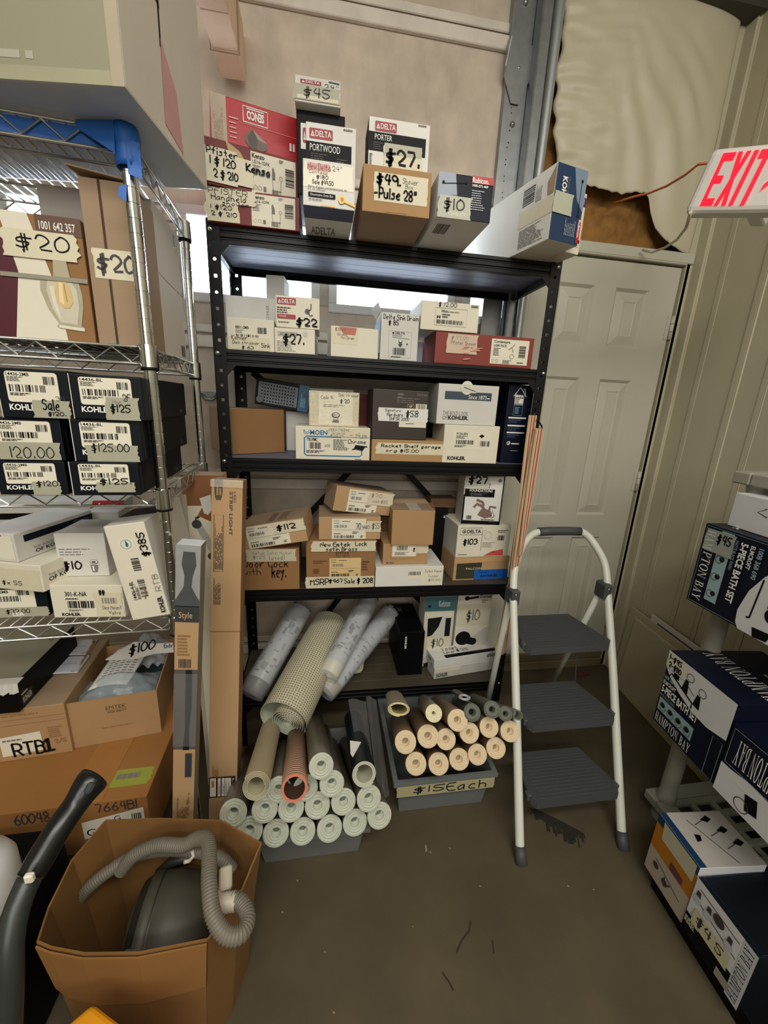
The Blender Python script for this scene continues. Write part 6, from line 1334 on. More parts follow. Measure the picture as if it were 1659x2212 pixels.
# left bin: clear liner rolls
VP1 = (640, 1290)
end1 = [  # (px, py, radius px, row, place)
 (503.7, 1757, 29, 'far left roll of the lot, its wrap shining along the side'),
 (538, 1795, 29, 'first from the left in the bottom row'), (596, 1800, 28, 'second from the left in the bottom row'), (654, 1796, 27.5, 'third from the left in the bottom row'), (712, 1790, 27.5, 'fourth from the left in the bottom row'), (767, 1777, 27, 'fifth from the left in the bottom row'), (820, 1762, 27, 'last on the right in the bottom row'),
 (572, 1748, 28, 'below the beige paper roll in the second row'), (629, 1746, 28, 'below the brick patterned roll in the second row'), (686, 1740, 27.5, 'third along the second row'), (742, 1732, 27, 'fourth along the second row'), (797, 1725, 27, 'below the rolled navy sheet'),
 (602, 1706, 27, 'half hidden between the beige and the brick patterned rolls'), (660, 1702, 27, 'half hidden right of the brick patterned roll'), (717, 1693, 27, 'right under the topmost clear roll'), (694, 1655, 27, 'topmost of the clear rolls')]
q = random.Random(6)
zc = lambda p, Y: atY(p, Y)
for k, (px, py, rp, pl_) in enumerate(end1):
    Y = .885 + .010 * q.random() + (.012 if k == 0 else 0) + (.02 if k in (12, 13) else 0); o = Vector(atY((px, py), Y)); depth = float(np.dot(CM[2], np.array(o) - EYE)); r = rp / F * depth * .985
    d = roll_dir(o, (VP1[0] + (px - 660) * -.15, VP1[1])); d = (d).normalized()
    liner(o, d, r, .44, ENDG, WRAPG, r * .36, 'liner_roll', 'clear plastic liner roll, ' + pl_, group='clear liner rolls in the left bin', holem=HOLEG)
def sheetroll(o, d, r, L, mt_out, mt_in, turns, name, label, a0=0.0, th=.0012, tight=.45, flap=0.0, sq=1.0, cat='roll', nseg=34):
    """an open spiral of sheet, seen end on"""
    o = Vector(o); d = Vector(d).normalized(); a = Vector((0, 0, 1)); u = d.cross(a).normalized(); w = u.cross(d).normalized(); mb = MB(); P = []; n = int(turns * nseg)
    for i in range(n + 1):
        t = i / n; R_o = r * (tight + (1 - tight) * t); an = a0 + t * turns * 2 * math.pi; P.append((math.cos(an) * R_o, math.sin(an) * R_o * sq))
    if flap:
        x, y = P[-1]; tx, ty = -math.sin(a0 + turns * 2 * math.pi), math.cos(a0 + turns * 2 * math.pi)
        for k in range(1, 7): P.append((x + tx * flap * k / 6, y + ty * flap * k / 6 - 0 * k))
    e = .004
    pts = [(o + u * x + w * y, o + u * x + w * y + d * L) for x, y in P]
    for i in range(len(P) - 1):
        x, y = P[i]; l = math.hypot(x, y) or 1; inx, iny = -x / l * th, -y / l * th; x2, y2 = P[i + 1]; l2 = math.hypot(x2, y2) or 1; jnx, jny = -x2 / l2 * th, -y2 / l2 * th
        A0, A1 = pts[i]; B0, B1 = pts[i + 1]; ia = u * inx + w * iny; ja = u * jnx + w * jny
        mb.poly([A0, B0, B1, A1], mt_out, True); mb.poly([A0 + ia, A1 + ia, B1 + ja, B0 + ja], mt_in, True); mb.poly([A0, A0 + ia, B0 + ja, B0], mt_in); mb.poly([A1, B1, B1 + ja, A1 + ia], mt_in)
    ob = mb.build(name, origin=o); tag(ob, label, cat); return ob, P, u, w
BEI = mat((188, 172, 138), .7, kind='worn', var=.12, scale=6); BEIN = mat((206, 200, 168), .7, var=.05)
o = atY((553, 1698), .865); d = roll_dir(o, (668, 1250)); sheetroll(o, d, .037, .44, BEI, BEIN, 4.4, 'paper_roll', 'beige paper roll with a loose spiral end lying over the clear rolls', tight=.62, th=.0012)
# brick patterned roll
def stripes(c1, c2, sc):
    m = bpy.data.materials.new('striped_wrap'); m.use_nodes = True; N = m.node_tree.nodes; L = m.node_tree.links; b = N['Principled BSDF']; b.inputs['Roughness'].default_value = .5
    tc = N.new('ShaderNodeTexCoord'); wv = N.new('ShaderNodeTexWave'); wv.bands_direction = 'Y'; wv.inputs['Scale'].default_value = sc; wv.inputs['Distortion'].default_value = .4; cr = N.new('ShaderNodeValToRGB'); cr.color_ramp.elements[0].color = lin(c1); cr.color_ramp.elements[1].color = lin(c2); cr.color_ramp.elements[0].position = .16; cr.color_ramp.elements[1].position = .26
    L.new(tc.outputs['Object'], wv.inputs['Vector']); L.new(wv.outputs['Fac'], cr.inputs['Fac']); L.new(cr.outputs['Color'], b.inputs['Base Color']); return m
BRK = stripes((104, 56, 42), (216, 176, 150), 27); BRE = mat((200, 120, 92), .6, var=.08); BRI = mat((70, 48, 32), .8, var=.1)
o = Vector(atY((636, 1703), .855)); d = roll_dir(o, (660, 1270)); mb = MB(); r = .0355
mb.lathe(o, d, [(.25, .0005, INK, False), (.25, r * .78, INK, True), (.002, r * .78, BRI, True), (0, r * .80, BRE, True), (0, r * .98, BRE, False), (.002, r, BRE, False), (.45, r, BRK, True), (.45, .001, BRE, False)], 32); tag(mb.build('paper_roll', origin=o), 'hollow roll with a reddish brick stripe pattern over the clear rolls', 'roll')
NV = mat((22, 30, 36), .35, var=.15)
o = Vector(atY((787, 1672), .90)); d = roll_dir(o, (700, 1250)); sr, P, u, w = sheetroll(o, d, .036, .46, NV, mat((206, 206, 186), .6, var=.04), 3.5, 'paper_roll', 'navy backed sheet rolled up with a white inside, right of the clear rolls', tight=.70, a0=2.4, th=.0022)
mb = MB(); pts = [(768, 1598), (782, 1602), (763, 1630), (765, 1617)]; mb.poly([atY(p, .925) for p in ((756, 1600), (780, 1603), (762, 1636), (757, 1628))], WHITE); o = mb.build('folded_corner', origin=sr.location, solid=.001); o.parent = sr; o.location = (0, 0, 0)
# loose clear sheets between the bins
for k, (lab, top, bot, y0, y1) in enumerate((('clear plastic sheet hanging down beside the navy roll, left of two', ((752, 1512), (790, 1512)), ((782, 1690), (812, 1700)), 1.22, .98), ('clear plastic sheet hanging down beside the grey bin, right of two', ((790, 1506), (812, 1508)), ((818, 1720), (842, 1720)), 1.26, 1.03))):
    a, b = [Vector(atY(p, y0)) for p in top]; c, d_ = [Vector(atY(p, y1)) for p in bot]; mb = MB(); V = []; nx, ny = 10, 16
    for i in range(nx + 1):
        for j in range(ny + 1): s_, t_ = i / nx, j / ny; p = a.lerp(b, s_).lerp(c.lerp(d_, s_), t_); p += Vector((0, .008 * math.sin(s_ * 5 + t_ * 2) + .01 * math.sin(t_ * 3), 0)); V.append(tuple(p))
    mb.add(V, [(i * (ny + 1) + j, (i + 1) * (ny + 1) + j, (i + 1) * (ny + 1) + j + 1, i * (ny + 1) + j + 1) for i in range(nx) for j in range(ny)], clear((236, 238, 244), .07, .08), True); tag(mb.build('plastic_sheet', origin=a), lab, 'plastic sheet')
# right bin: cream rolls
VP2 = (805, 1400)
end2 = [(898.5, 1650, 23, 'first from the left in the bottom row'), (947.5, 1650, 22.5, 'second from the left in the bottom row'), (992, 1640, 22, 'third from the left in the bottom row'), (1031.5, 1630, 21, 'fourth from the left in the bottom row'), (1071.5, 1616, 21.5, 'last on the right in the bottom row'),
 (876, 1603, 23.5, 'leftmost in the second row'), (924.5, 1590.5, 23.5, 'second along the second row'), (963.5, 1597, 21.5, 'third along the second row'), (1014, 1583, 21.5, 'fourth along the second row'), (1056.5, 1571, 21, 'fifth along the second row, under the grey tubes'), (1102, 1580, 21.5, 'rightmost, in front of the ladder leg'), (988.5, 1556, 22.5, 'upper row, right of the white roll')]
for k, (px, py, rp, pl_) in enumerate(end2):
    Y = 1.000 + .012 * q.random(); o = Vector(atY((px, py), Y)); depth = float(np.dot(CM[2], np.array(o) - EYE)); r = rp / F * depth * .985
    d = roll_dir(o, (VP2[0] + (px - 950) * -.10, VP2[1]))
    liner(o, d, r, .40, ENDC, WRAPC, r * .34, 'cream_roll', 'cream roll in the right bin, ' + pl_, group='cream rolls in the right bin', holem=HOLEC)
o = Vector(atY((937, 1541), 1.0)); liner(o, roll_dir(o, (845, 1430)), .0265, .40, mat((222, 214, 176), .6, kind='worn', var=.06, scale=80), mat((186, 178, 160), .5, var=.08), .006, 'white_roll', 'whitish roll with a tight end on top of the cream rolls', holem=GREYT, rings=5)
GT = mat((96, 100, 88), .6, kind='worn', var=.1, scale=60); GTS = mat((104, 106, 94), .55, var=.12)
for (px, py, rp, hp_, pl_) in ((1020, 1539, 18, .38, 'left of four'), (1063, 1533, 17.5, .34, 'second of four from the left'), (1092, 1542, 15, .34, 'third of four from the left')):
    o = Vector(atY((px, py), 1.01)); depth = float(np.dot(CM[2], np.array(o) - EYE)); r = rp / F * depth; liner(o, roll_dir(o, (880, 1440)), r, .38, GT, GTS, r * hp_, 'grey_tube', 'thick grey foam tube on the cream rolls, ' + pl_, group='grey tubes on the right bin', rings=1)
o = Vector(atY((1119, 1545), 1.0)); mb = MB(); r = .0155; d = roll_dir(o, (900, 1440)); mb.lathe(o, d, [(.12, .0005, INK, False), (.12, r * .82, GT, True), (0, r * .84, GT, True), (0, r, GT, False), (.38, r, GTS, True), (.38, .001, GT, False)], 24); tag(mb.build('grey_tube', origin=o), 'thin walled grey tube on the cream rolls, last of four on the right', 'roll', 'grey tubes on the right bin')
o = Vector(atY((862, 1532), 1.0)); d = roll_dir(o, (815, 1400)); sheetroll(o, d, .036, .36, mat((170, 160, 138), .6, kind='worn', var=.1, scale=12), mat((206, 194, 144), .7, var=.05), 2.3, 'flattened_roll', 'flattened cream roll on top at the left of the right bin', tight=.72, sq=.58, a0=2.9, th=.0028)
o = Vector(atY((1003, 1506), 1.03)); d = roll_dir(o, (900, 1440)); sheetroll(o, d, .020, .30, mat((70, 70, 68), .5, var=.1), mat((206, 206, 208), .5, var=.05), 4, 'flattened_roll', 'flattened grey roll with white layers on top of the grey tubes', tight=.4, sq=.5, a0=.6, th=.0009)
# ---- lowest tier rolls
def weave():
    m = bpy.data.materials.new('dotted_mat'); m.use_nodes = True; N = m.node_tree.nodes; L = m.node_tree.links; b = N['Principled BSDF']; b.inputs['Roughness'].default_value = .6
    uv = N.new('ShaderNodeUVMap'); sp_ = N.new('ShaderNodeSeparateXYZ'); L.new(uv.outputs['UV'], sp_.inputs[0]); outs = []
    for ax_ in ('X', 'Y'):
        fr_ = N.new('ShaderNodeMath'); fr_.operation = 'FRACT'; L.new(sp_.outputs[ax_], fr_.inputs[0]); ab = N.new('ShaderNodeMath'); ab.operation = 'SUBTRACT'; ab.inputs[1].default_value = .5; L.new(fr_.outputs[0], ab.inputs[0]); a2 = N.new('ShaderNodeMath'); a2.operation = 'ABSOLUTE'; L.new(ab.outputs[0], a2.inputs[0]); lt = N.new('ShaderNodeMath'); lt.operation = 'LESS_THAN'; lt.inputs[1].default_value = .25; L.new(a2.outputs[0], lt.inputs[0]); outs.append(lt)
    mu = N.new('ShaderNodeMath'); mu.operation = 'MULTIPLY'; L.new(outs[0].outputs[0], mu.inputs[0]); L.new(outs[1].outputs[0], mu.inputs[1]); mx = N.new('ShaderNodeMix'); mx.data_type = 'RGBA'; mx.inputs['A'].default_value = lin((202, 196, 168)); mx.inputs['B'].default_value = lin((110, 102, 80)); L.new(mu.outputs[0], mx.inputs['Factor']); L.new(mx.outputs['Result'], b.inputs['Base Color']); return m
o = Vector(atZ((611, 1556), .300)); bk_ = Vector(atY((713, 1318), 1.66)); bk_.z = .385; dv = (bk_ - o); Lr = dv.length; dv.normalize(); Wv = weave(); WB = mat((190, 196, 176), .7, kind='worn', var=.1, scale=60)
u = Vector((dv.y, -dv.x, 0)).normalized(); w = u.cross(dv); P = []; turns = 6.2; n = int(turns * 40)
for i in range(n + 1): t = i / n; R_o = .012 + (.064 - .012) * t; an = math.radians(-150) + t * turns * 2 * math.pi; P.append((math.cos(an) * R_o + .018, math.sin(an) * R_o - .012))
# the outer loose turn sweeps round the tight core and ends as a flap at lower left
x0, y0 = P[-1]; a_s = math.atan2(y0 + .012, x0 - .018)
for i in range(1, 45): t = i / 44; an = a_s + t * math.radians(330); R_o = .066 + .030 * min(1, t * 1.6); P.append((math.cos(an) * R_o * .98 + .018 * (1 - t) + .004 * t, math.sin(an) * R_o - .012 * (1 - t) + .004))
P = [(x, max(y, -.086)) for x, y in P]
mb = MB(); uvs = []; s = 0.0; pit = .0100; th = .0014
for i in range(len(P) - 1):
    (xa, ya), (xb, yb) = P[i], P[i + 1]; ds = math.hypot(xb - xa, yb - ya); A0 = o + u * xa + w * ya; B0 = o + u * xb + w * yb; A1, B1 = A0 + dv * Lr, B0 + dv * Lr
    la = math.hypot(xa, ya) or 1; lb_ = math.hypot(xb, yb) or 1; ia = u * (-xa / la * th) + w * (-ya / la * th); ib = u * (-xb / lb_ * th) + w * (-yb / lb_ * th)
    mb.poly([A0, B0, B1, A1], Wv, True); uvs += [(s / pit, 0), ((s + ds) / pit, 0), ((s + ds) / pit, Lr / pit), (s / pit, Lr / pit)]
    mb.poly([A0 + ia, A1 + ia, B1 + ib, B0 + ib], WB, True); uvs += [(0, 0)] * 4; mb.poly([A0, A0 + ia, B0 + ib, B0], WB); uvs += [(0, 0)] * 4; s += ds
rm = mb.build('rug_pad_roll', origin=o); ul = rm.data.uv_layers.new(name='UVMap'); ul.data.foreach_set('uv', [c for p in uvs for c in p])
tag(rm, 'big cream roll of dotted non-slip mat sticking out of the lowest tier', 'roll')
# wrapped rolls on the tier
NEWS = mat((186, 186, 188), .3, var=.06)
def wrapped(o, d, r, L, label, endm, printed=1, seed=1, film=True):
    o = Vector(o); d = Vector(d).normalized(); t = thing('wrapped_roll', label, 'roll', o); mb = MB()
    mb.lathe(o, d, [(.03, .0005, INK2, False), (.03, r * .45, endm, True), (0, r * .5, endm, True), (0, r * .96, endm, False), (.004, r, endm, True), (.05, r, endm, True), (L, r, NEWS, True), (L, .001, NEWS, False)], 28); bld(mb, 'roll_body', t)
    u = d.cross(Vector((0, 0, 1))).normalized(); w = u.cross(d); q = random.Random(seed); mb = MB()
    for k in range(60):
        s0 = .07 + (L - .09) * q.random(); an = q.uniform(-.2, 3.3); ww = q.choice((.25, .35, .5)); ll = q.choice((.006, .008, .03)); m = q.choice((GREYT, INK2, mat((134, 134, 138), .5, var=.1)))
        for e in range(4): a0, a1 = an + ww * e / 4, an + ww * (e + 1) / 4; mb.poly([o + d * s_ + (u * math.cos(a) + w * math.sin(a)) * (r + .0008) for s_, a in ((s0, a0), (s0, a1), (s0 + ll, a1), (s0 + ll, a0))], m)
    bld(mb, 'printed_insert', t)
    if film:
        mb = MB(); mb.lathe(o - d * .012, d, [(0, r * .5, NEWS, True), (.002, r * 1.08, clear(op=.28), True), (.05, r * 1.14, clear(op=.28), True), (L, r * 1.10, clear(op=.28), True)], 20); bld(mb, 'plastic_wrap', t)
    return t
CRE = mat((206, 200, 172), .5, var=.06)
r = .040
def hd(a): a = math.radians(a); return Vector((math.sin(a), math.cos(a), 0))
def tow(o, p, Y): return Vector(atY(p, Y)) - Vector(o), (Vector(atY(p, Y)) - Vector(o)).length
o = atZ((703, 1493), T5 + .046); d, l = tow(o, (846, 1322), 1.66); wrapped(o, d, .042, l, 'plastic wrapped cream roll with printed paper, lower right of the dotted mat', mat((150, 136, 104), .5, var=.1), seed=4)
o = atZ((709, 1458), T5 + .130); d, l = tow(o, (800, 1290), 1.64); wrapped(o, d, .041, l, 'plastic wrapped cream roll with printed paper, resting on another beside the dotted mat', CRE, seed=7)
o = atZ((545, 1497), T5 + .050); d, l = tow(o, (652, 1312), 1.66); wrapped(o, d, .046, l, 'blue-white plastic wrapped roll between the tall carton and the dotted mat', mat((70, 58, 46), .5, var=.1), seed=9)
o = (.155, 1.50, T5 + .04); wrapped(o, hd(12), .033, .20, 'wrapped grey roll behind the dotted mat at the back of the lowest tier', CRE, seed=12, film=False)
# ================================================================= STRAP
SRC = bpy.data.materials.new('striped_webbing'); SRC.use_nodes = True
N = SRC.node_tree.nodes; Lk = SRC.node_tree.links; b_ = N['Principled BSDF']; b_.inputs['Roughness'].default_value = .8
uvn = N.new('ShaderNodeUVMap'); sx = N.new('ShaderNodeSeparateXYZ'); cr = N.new('ShaderNodeValToRGB'); Lk.new(uvn.outputs['UV'], sx.inputs[0]); Lk.new(sx.outputs['X'], cr.inputs['Fac']); Lk.new(cr.outputs['Color'], b_.inputs['Base Color'])
cr.color_ramp.interpolation = 'CONSTANT'; e = cr.color_ramp.elements; e[0].color = lin((176, 152, 110)); e[0].position = 0; e[1].position = .18; e[1].color = lin((206, 180, 150))
for p_, c_ in ((.32, (150, 62, 50)), (.46, (206, 184, 160)), (.58, (176, 128, 104)), (.70, (150, 62, 50)), (.82, (196, 170, 126))): k = e.new(p_); k.color = lin(c_)
def webbing(pts, ws, name, parent, off=0):
    P = [Vector(p) for p in pts]; mb = MB(); uv = []; n = Vector((1, .12, 0)).normalized(); f = Vector((n.y, -n.x, 0)) * .0011
    for i in range(len(P) - 1):
        a, b = P[i], P[i + 1]; la, lb = n * ws[i] / 2, n * ws[i + 1] / 2
        mb.poly([a - la + f, a + la + f, b + lb + f, b - lb + f][::-1], SRC); uv += [(.001, 0), (.999, 0), (.999, 1), (.001, 1)][::-1]
        mb.poly([a - la - f, a + la - f, b + lb - f, b - lb - f], SRC); uv += [(.999, 0), (.001, 0), (.001, 1), (.999, 1)]
        for s in (-1, 1): mb.poly([a + la * s + f, a + la * s - f, b + lb * s - f, b + lb * s + f], SRC); uv += [(.05, 0)] * 4
    o = mb.build(name, origin=parent.location); o.parent = parent; o.location = (0, 0, 0); l = o.data.uv_layers.new(name='UVMap'); l.data.foreach_set('uv', [c for p in uv for c in p]); return o
def sy(p, d=0): return 1.382 - .052 * min(1, max(0, (p[1] - 900) / 250)) - d
st = thing('ratchet_strap', 'tan webbing strap with red stripes hanging from the right front shelf post', 'strap', tuple(atY((1155, 905), 1.37)))
YS = 1.365
L1 = [(1151, 897), (1143, 960), (1136, 1020), (1128, 1090), (1118, 1170), (1108, 1240), (1096, 1300), (1084, 1360), (1075, 1395), (1073, 1408), (1079, 1416)]
W1 = [.034, .036, .036, .036, .034, .030, .027, .024, .020, .018, .016]
webbing([atY(p, sy(p)) for p in L1], W1, 'left_fall', st)
L2 = [(1079, 1416), (1087, 1411), (1091, 1396), (1096, 1350), (1104, 1300), (1112, 1240), (1122, 1170), (1134, 1090), (1147, 1010), (1156, 960), (1163, 925)]
webbing([atY(p, sy(p, .008)) for p in L2], W1[::-1][:4] + [.026, .028, .031, .034, .036, .037, .037], 'right_fall', st)
webbing([atY(p, sy(p, .016)) for p in ((1166, 926), (1158, 975), (1148, 1040), (1136, 1120), (1124, 1200))], [.034, .035, .034, .028, .016], 'folded_fall', st)
mb = MB(); mb.tube([atY(p, 1.392) for p in ((1160, 880), (1157, 905), (1150, 918), (1150, 930), (1158, 934))], .003, INK, 8); mb.tube([atY(p, 1.372) for p in ((1160, 905), (1170, 920), (1172, 934), (1163, 930))], .003, INK, 8)
o = mb.build('wire_hook', origin=st.location); o.parent = st; o.location = (0, 0, 0)
# ================================================================= STEP LADDER
PW = mat((214, 216, 204), .35, var=.04); GP = mat((70, 72, 74), .55, var=.06); GPD = mat((62, 64, 66), .7, var=.06, bump=.3, scale=120)
ld = thing('step_ladder', 'white tubular three step ladder with grey treads in front of the panelled door', 'step ladder', (.82, .85, 0))
KL = .60
def onrail(p):
    r = ray(p); t = (.846 + KL * H) / (r[1] - KL * r[2]); return Vector(EYE + r * t)
RR = .0145
lp = [(1123, 1838), (1118, 1640), (1113, 1450), (1109, 1300), (1112, 1230), (1126, 1185), (1143, 1160), (1165, 1149)]
rp = [(1343, 1806), (1334, 1640), (1324, 1450), (1314, 1300), (1310, 1240), (1302, 1207), (1280, 1170), (1265, 1154), (1250, 1148)]
def smooth(P, k=6): return hose(P, .01)[0][::k]
mb = MB(); path = [onrail(p) for p in lp] + [onrail((1205, 1147))] + [onrail(p) for p in reversed(rp)]
mb.tube(smooth(path, 5), RR, PW, 14); bld(mb, 'front_frame', ld)
mb = MB(); mb.tube([onrail(p) for p in ((1163, 1149), (1185, 1147.5), (1205, 1147), (1230, 1147), (1253, 1148))], RR * 1.22, GP, 16); bld(mb, 'handle_grip', ld)
for p, qx in (((1123.5, 1836), (1126, 1866)), ((1343.5, 1804), (1347, 1834))):
    a = onrail(p); b = Vector(atZ(qx, .0)); mb = MB(); mb.tube([a + (a - b).normalized() * .012, b], [RR * 1.2, RR * 1.35], GP, 14); bld(mb, 'front_foot', ld)
# treads
for lq, rq, bk in (((1128, 1396), (1312, 1383), .19), ((1131, 1558), (1322, 1541), .17), ((1138, 1716), (1331, 1698), .155)):
    a, b = onrail(lq), onrail(rq); z = (a.z + b.z) / 2; y = (a.y + b.y) / 2; x0, x1 = a.x + .006, b.x - .008; mb = MB()
    P = [(x0 + .012, y - .035), (x1 - .012, y - .035), (x1, y - .015), (x1, y + .03), (x1 - .035, y + bk), (x0 + .035, y + bk), (x0, y + .03), (x0, y - .015)]
    mb.poly([(*p, z + .010) for p in P], GPD); mb.poly([(*p, z - .018) for p in P[::-1]], GP)
    for i in range(8): j = (i + 1) % 8; mb.poly([(*P[i], z - .018), (*P[j], z - .018), (*P[j], z + .010), (*P[i], z + .010)], GP)
    for i in range(13): yy = y - .025 + i * (bk + .01) / 13; mb.box(x0 + .03, x1 - .03, yy, yy + .004, z + .010, z + .0115, GPD)
    t = bld(mb, 'tread', ld, bevel=.003)
    for xx in (x0 - .010, x1 - .004):
        mb = MB(); mb.box(xx, xx + .016, y - .012, y + .012, z - .012, z + .012, GP); o = mb.build('tread_bracket', origin=ld.location, bevel=.003); o.parent = t; o.location = (0, 0, 0)
# rear legs
pv = onrail((1308, 1276)); pvl = onrail((1110, 1288)); FRY = 1.385
fr_ = Vector(atZ((1180, 1500), .004)); fl_ = Vector((pvl.x - .005, 1.378, .004))
for a, b in ((pv, fr_), (pvl, fl_)):
    d = (b - a); mb = MB(); mb.tube([a + d * .04 + Vector((0, .02, 0)), a + d * .93], .012, PW, 12); bld(mb, 'rear_leg', ld)
    mb = MB(); mb.tube([a + d * .92, b], [.0145, .016], GP, 12); bld(mb, 'rear_foot', ld)
    mb = MB(); mb.box(a.x - .017, a.x + .017, a.y - .02, a.y + .045, a.z - .035, a.z + .03, GP); k = bld(mb, 'pivot_joint', ld, bevel=.006)
    mb = MB()
    for dz in (-.018, .014): mb.lathe((a.x - .002, a.y - .02, a.z + dz), (0, -1, 0), [(0, .004, CHROME, True), (.0015, .003, CHROME, True), (.002, .0003, CHROME, True)], 8)
    o = mb.build('rivet', origin=ld.location); o.parent = k; o.location = (0, 0, 0)
mb = MB(); zt = onrail((1312, 1383)).z; w0 = onrail((1312, 1383)); mb.tube([(w0.x - .05, w0.y + .10, w0.z - .02), (w0.x - .045, w0.y + .04, .16)], .0022, GP, 6); bld(mb, 'tie_rod', ld)
# floor scuffs and a dead leaf by the ladder
mb = MB(); L0 = mat((92, 40, 20), .8, var=.15); lf = [Vector(atZ(p, .004)) for p in ((1241, 1449), (1255, 1452), (1274, 1457), (1258, 1461), (1252, 1464))]; lf[1].z = .014; lf[3].z = .012
mb.poly(lf, L0); tag(mb.build('dead_leaf', origin=lf[0], solid=.001), 'curled brown leaf on the floor behind the ladder', 'leaf')
# dark scrape on the floor, part of the concrete
fo = bpy.data.objects['floor']; mb = MB(); q = random.Random(4); SC = mat((34, 28, 20), .8, kind='worn', var=.3, scale=40)
for i in range(26):
    t = i / 26; px, py = 1140 + 120 * t, 1748 + 62 * t; L_ = q.uniform(4, 34) * (1 if t > .2 else .5); wd = q.uniform(2, 7)
    mb.poly([atZ(p, .0006 + i * .00001) for p in ((px, py), (px + wd, py + 2), (px + wd + L_ * .2, py + L_), (px + L_ * .15, py + L_))], SC)
mb.poly([atZ(p, .0005) for p in ((1138, 1742), (1165, 1750), (1215, 1775), (1262, 1800), (1266, 1812), (1210, 1790), (1160, 1765))], SC)
o = mb.build('floor_scrape'); o.parent = fo
mb = MB()
for (px, py, w_, h_) in ((918, 1825, 3, 14), (928, 1838, 2, 4), (970, 1830, 2, 3), (640, 1900, 3, 3), (608, 1968, 3, 4), (719, 2184, 3, 5), (1225, 1912, 4, 3), (1035, 1912, 3, 3), (890, 2000, 2, 2), (1280, 1920, 3, 2), (700, 2054, 2, 3)): mb.poly([atZ(p, .0006) for p in ((px, py), (px + w_, py + 1), (px + w_ + 2, py + h_), (px + 1, py + h_ + 1))], mat((150, 142, 120), .8, var=.1))
for P in (((1017, 1988), (1014, 2010), (998, 2030), (986, 2058)), ((1063, 2030), (1067, 2060)), ((955, 2100), (968, 2118), (980, 2140))):
    pts = [Vector(atZ(p, .0007)) for p in P]
    for a, b in zip(pts[:-1], pts[1:]): n = Vector((-(b - a).y, (b - a).x, 0)).normalized() * .0022; mb.poly([a - n, a + n, b + n, b - n], mat((44, 38, 28), .8, var=.2))
o = mb.build('floor_specks'); o.parent = fo

# ================================================================= RIGHT: RESIN SHELVING AND BATH SETS
RS = mat((150, 148, 136), .55, var=.05); PX, PY_ = 1.225, .925
rs = thing('resin_shelving', 'grey plastic shelving with round posts along the right wall', 'shelving unit', (PX, PY_, 0))
RZ2 = [.085, .440, .868, 1.262]
for (x, y) in ((PX, PY_), (1.50, PY_), (PX, .22), (1.50, .22)):
    for z0, z1 in zip([0] + RZ2[:-1], [RZ2[0] - .03] + [z - .035 for z in RZ2[1:]]):
        mb = MB(); mb.lathe((x, y, z0), (0, 0, 1), [(0, .030, RS, False), (.02, .030, RS, True), (.03, .0255, RS, True), (z1 - z0 - .02 if z1 - z0 > .06 else z1 - z0 - .004, .0255, RS, True), (z1 - z0, .030, RS, True)], 20); bld(mb, 'post', rs)
for z in RZ2:
    mb = MB(); x0, x1, y0, y1 = PX - .045, 1.535, .17, PY_ + .045
    mb.box(x0, x1, y0, y0 + .02, z - .035, z, RS); mb.box(x0, x1, y1 - .05, y1, z - .035, z, RS); mb.box(x0, x0 + .06, y0 + .0205, y1 - .0505, z - .035, z, RS); mb.box(x1 - .05, x1, y0 + .0205, y1 - .0505, z - .035, z, RS)
    yy = y1 - .05
    while yy > y0 + .05: mb.box(x0 + .0605, x1 - .0505, yy - .022, yy, z - .02, z - .001, RS); yy -= .05
    for xx in (x0 + .12, x0 + .20): mb.box(xx, xx + .02, y0 + .021, y1 - .051, z - .022, z - .002, RS)
    bld(mb, 'shelf', rs, bevel=.004)
RZ2 = RZ2
HB = NAVY; WHB = mat((214, 216, 218), .4, var=.05); PB = mat((150, 178, 186), .4, var=.06)
def strip_up(f, x0, x1, y0, y1, order):
    f.r(x0, y0, x1, y1, PB)
    for k in range(order):
        f.circ((x0 + x1) / 2 + .01, y0 + (y1 - y0) * (k + .5) / order, .03, INK); f.circ((x0 + x1) / 2 - .015, y0 + (y1 - y0) * (k + .45) / order, .045, INK2, ring=.85)
def _hb1(f):  # standing on end: print runs downward
    f.frame(.02, .02, 1.2 if False else .985, .98, .004, PB)
    f.ser(.045, .06, .125, .94, 'HAMPTON BAY', WH, rot=270); strip_up(f, .16, .27, .12, .97, 4)
    f.t(.34, .22, .40, .92, '5-PIECE BATH SET', WH, bold=.03, rot=270); f.t(.42, .66, .455, .92, 'ELMCROFT', WH, bold=.02, rot=270); f.t(.295, .58, .32, .92, 'MATTE BLACK FINISH', PB, rot=270); f.t(.48, .58, .52, .92, '1008 368 690', PB, bold=.02, rot=270)
    f.poly([(1, 0), (.50, 0), (.47, .06), (.46, .20), (.50, .45), (.58, .66), (.70, .84), (.86, .96), (1, .99)], WHB); f.line([(.56, .18), (.58, .62)], .018, INK); f.line([(.56, .18), (.54, .17)], .02, INK); f.circ(.72, .30, .09, BLACKB); f.r(.66, .36, .78, .62, BLACKB); f.poly([(.62, .0), (.72, .02), (.74, .12), (.60, .1)], BLACKB)
    g = f.part('price_tape'); g.torn(.04, .70, .30, .96, mat((150, 154, 150), .3, var=.1), 4, .004); g.ser(.045, .705, .125, .94, 'HAM', mat((206, 208, 202), .4, var=0), rot=270); g.h(.15, .80, .27, .93, '$45', INK, .5, seed=3)
def _hb1t(f): f.ser(.10, .2, .22, .9, 'Y', WH); f.r(.3, .3, .45, .7, NAVYK); f.tl(.5, .2, .6, .8, 2, CREAM, vert=True)
u0 = atX((1534, 1132), 1.105); w0 = atX((1476, 1286), 1.105)
X1 = 1.105; yA = (u0[1] + w0[1]) / 2; zA0 = .8685
MB1 = Matrix.Translation((X1, yA, zA0)) @ Matrix.Rotation(math.radians(-92), 4, 'Z')
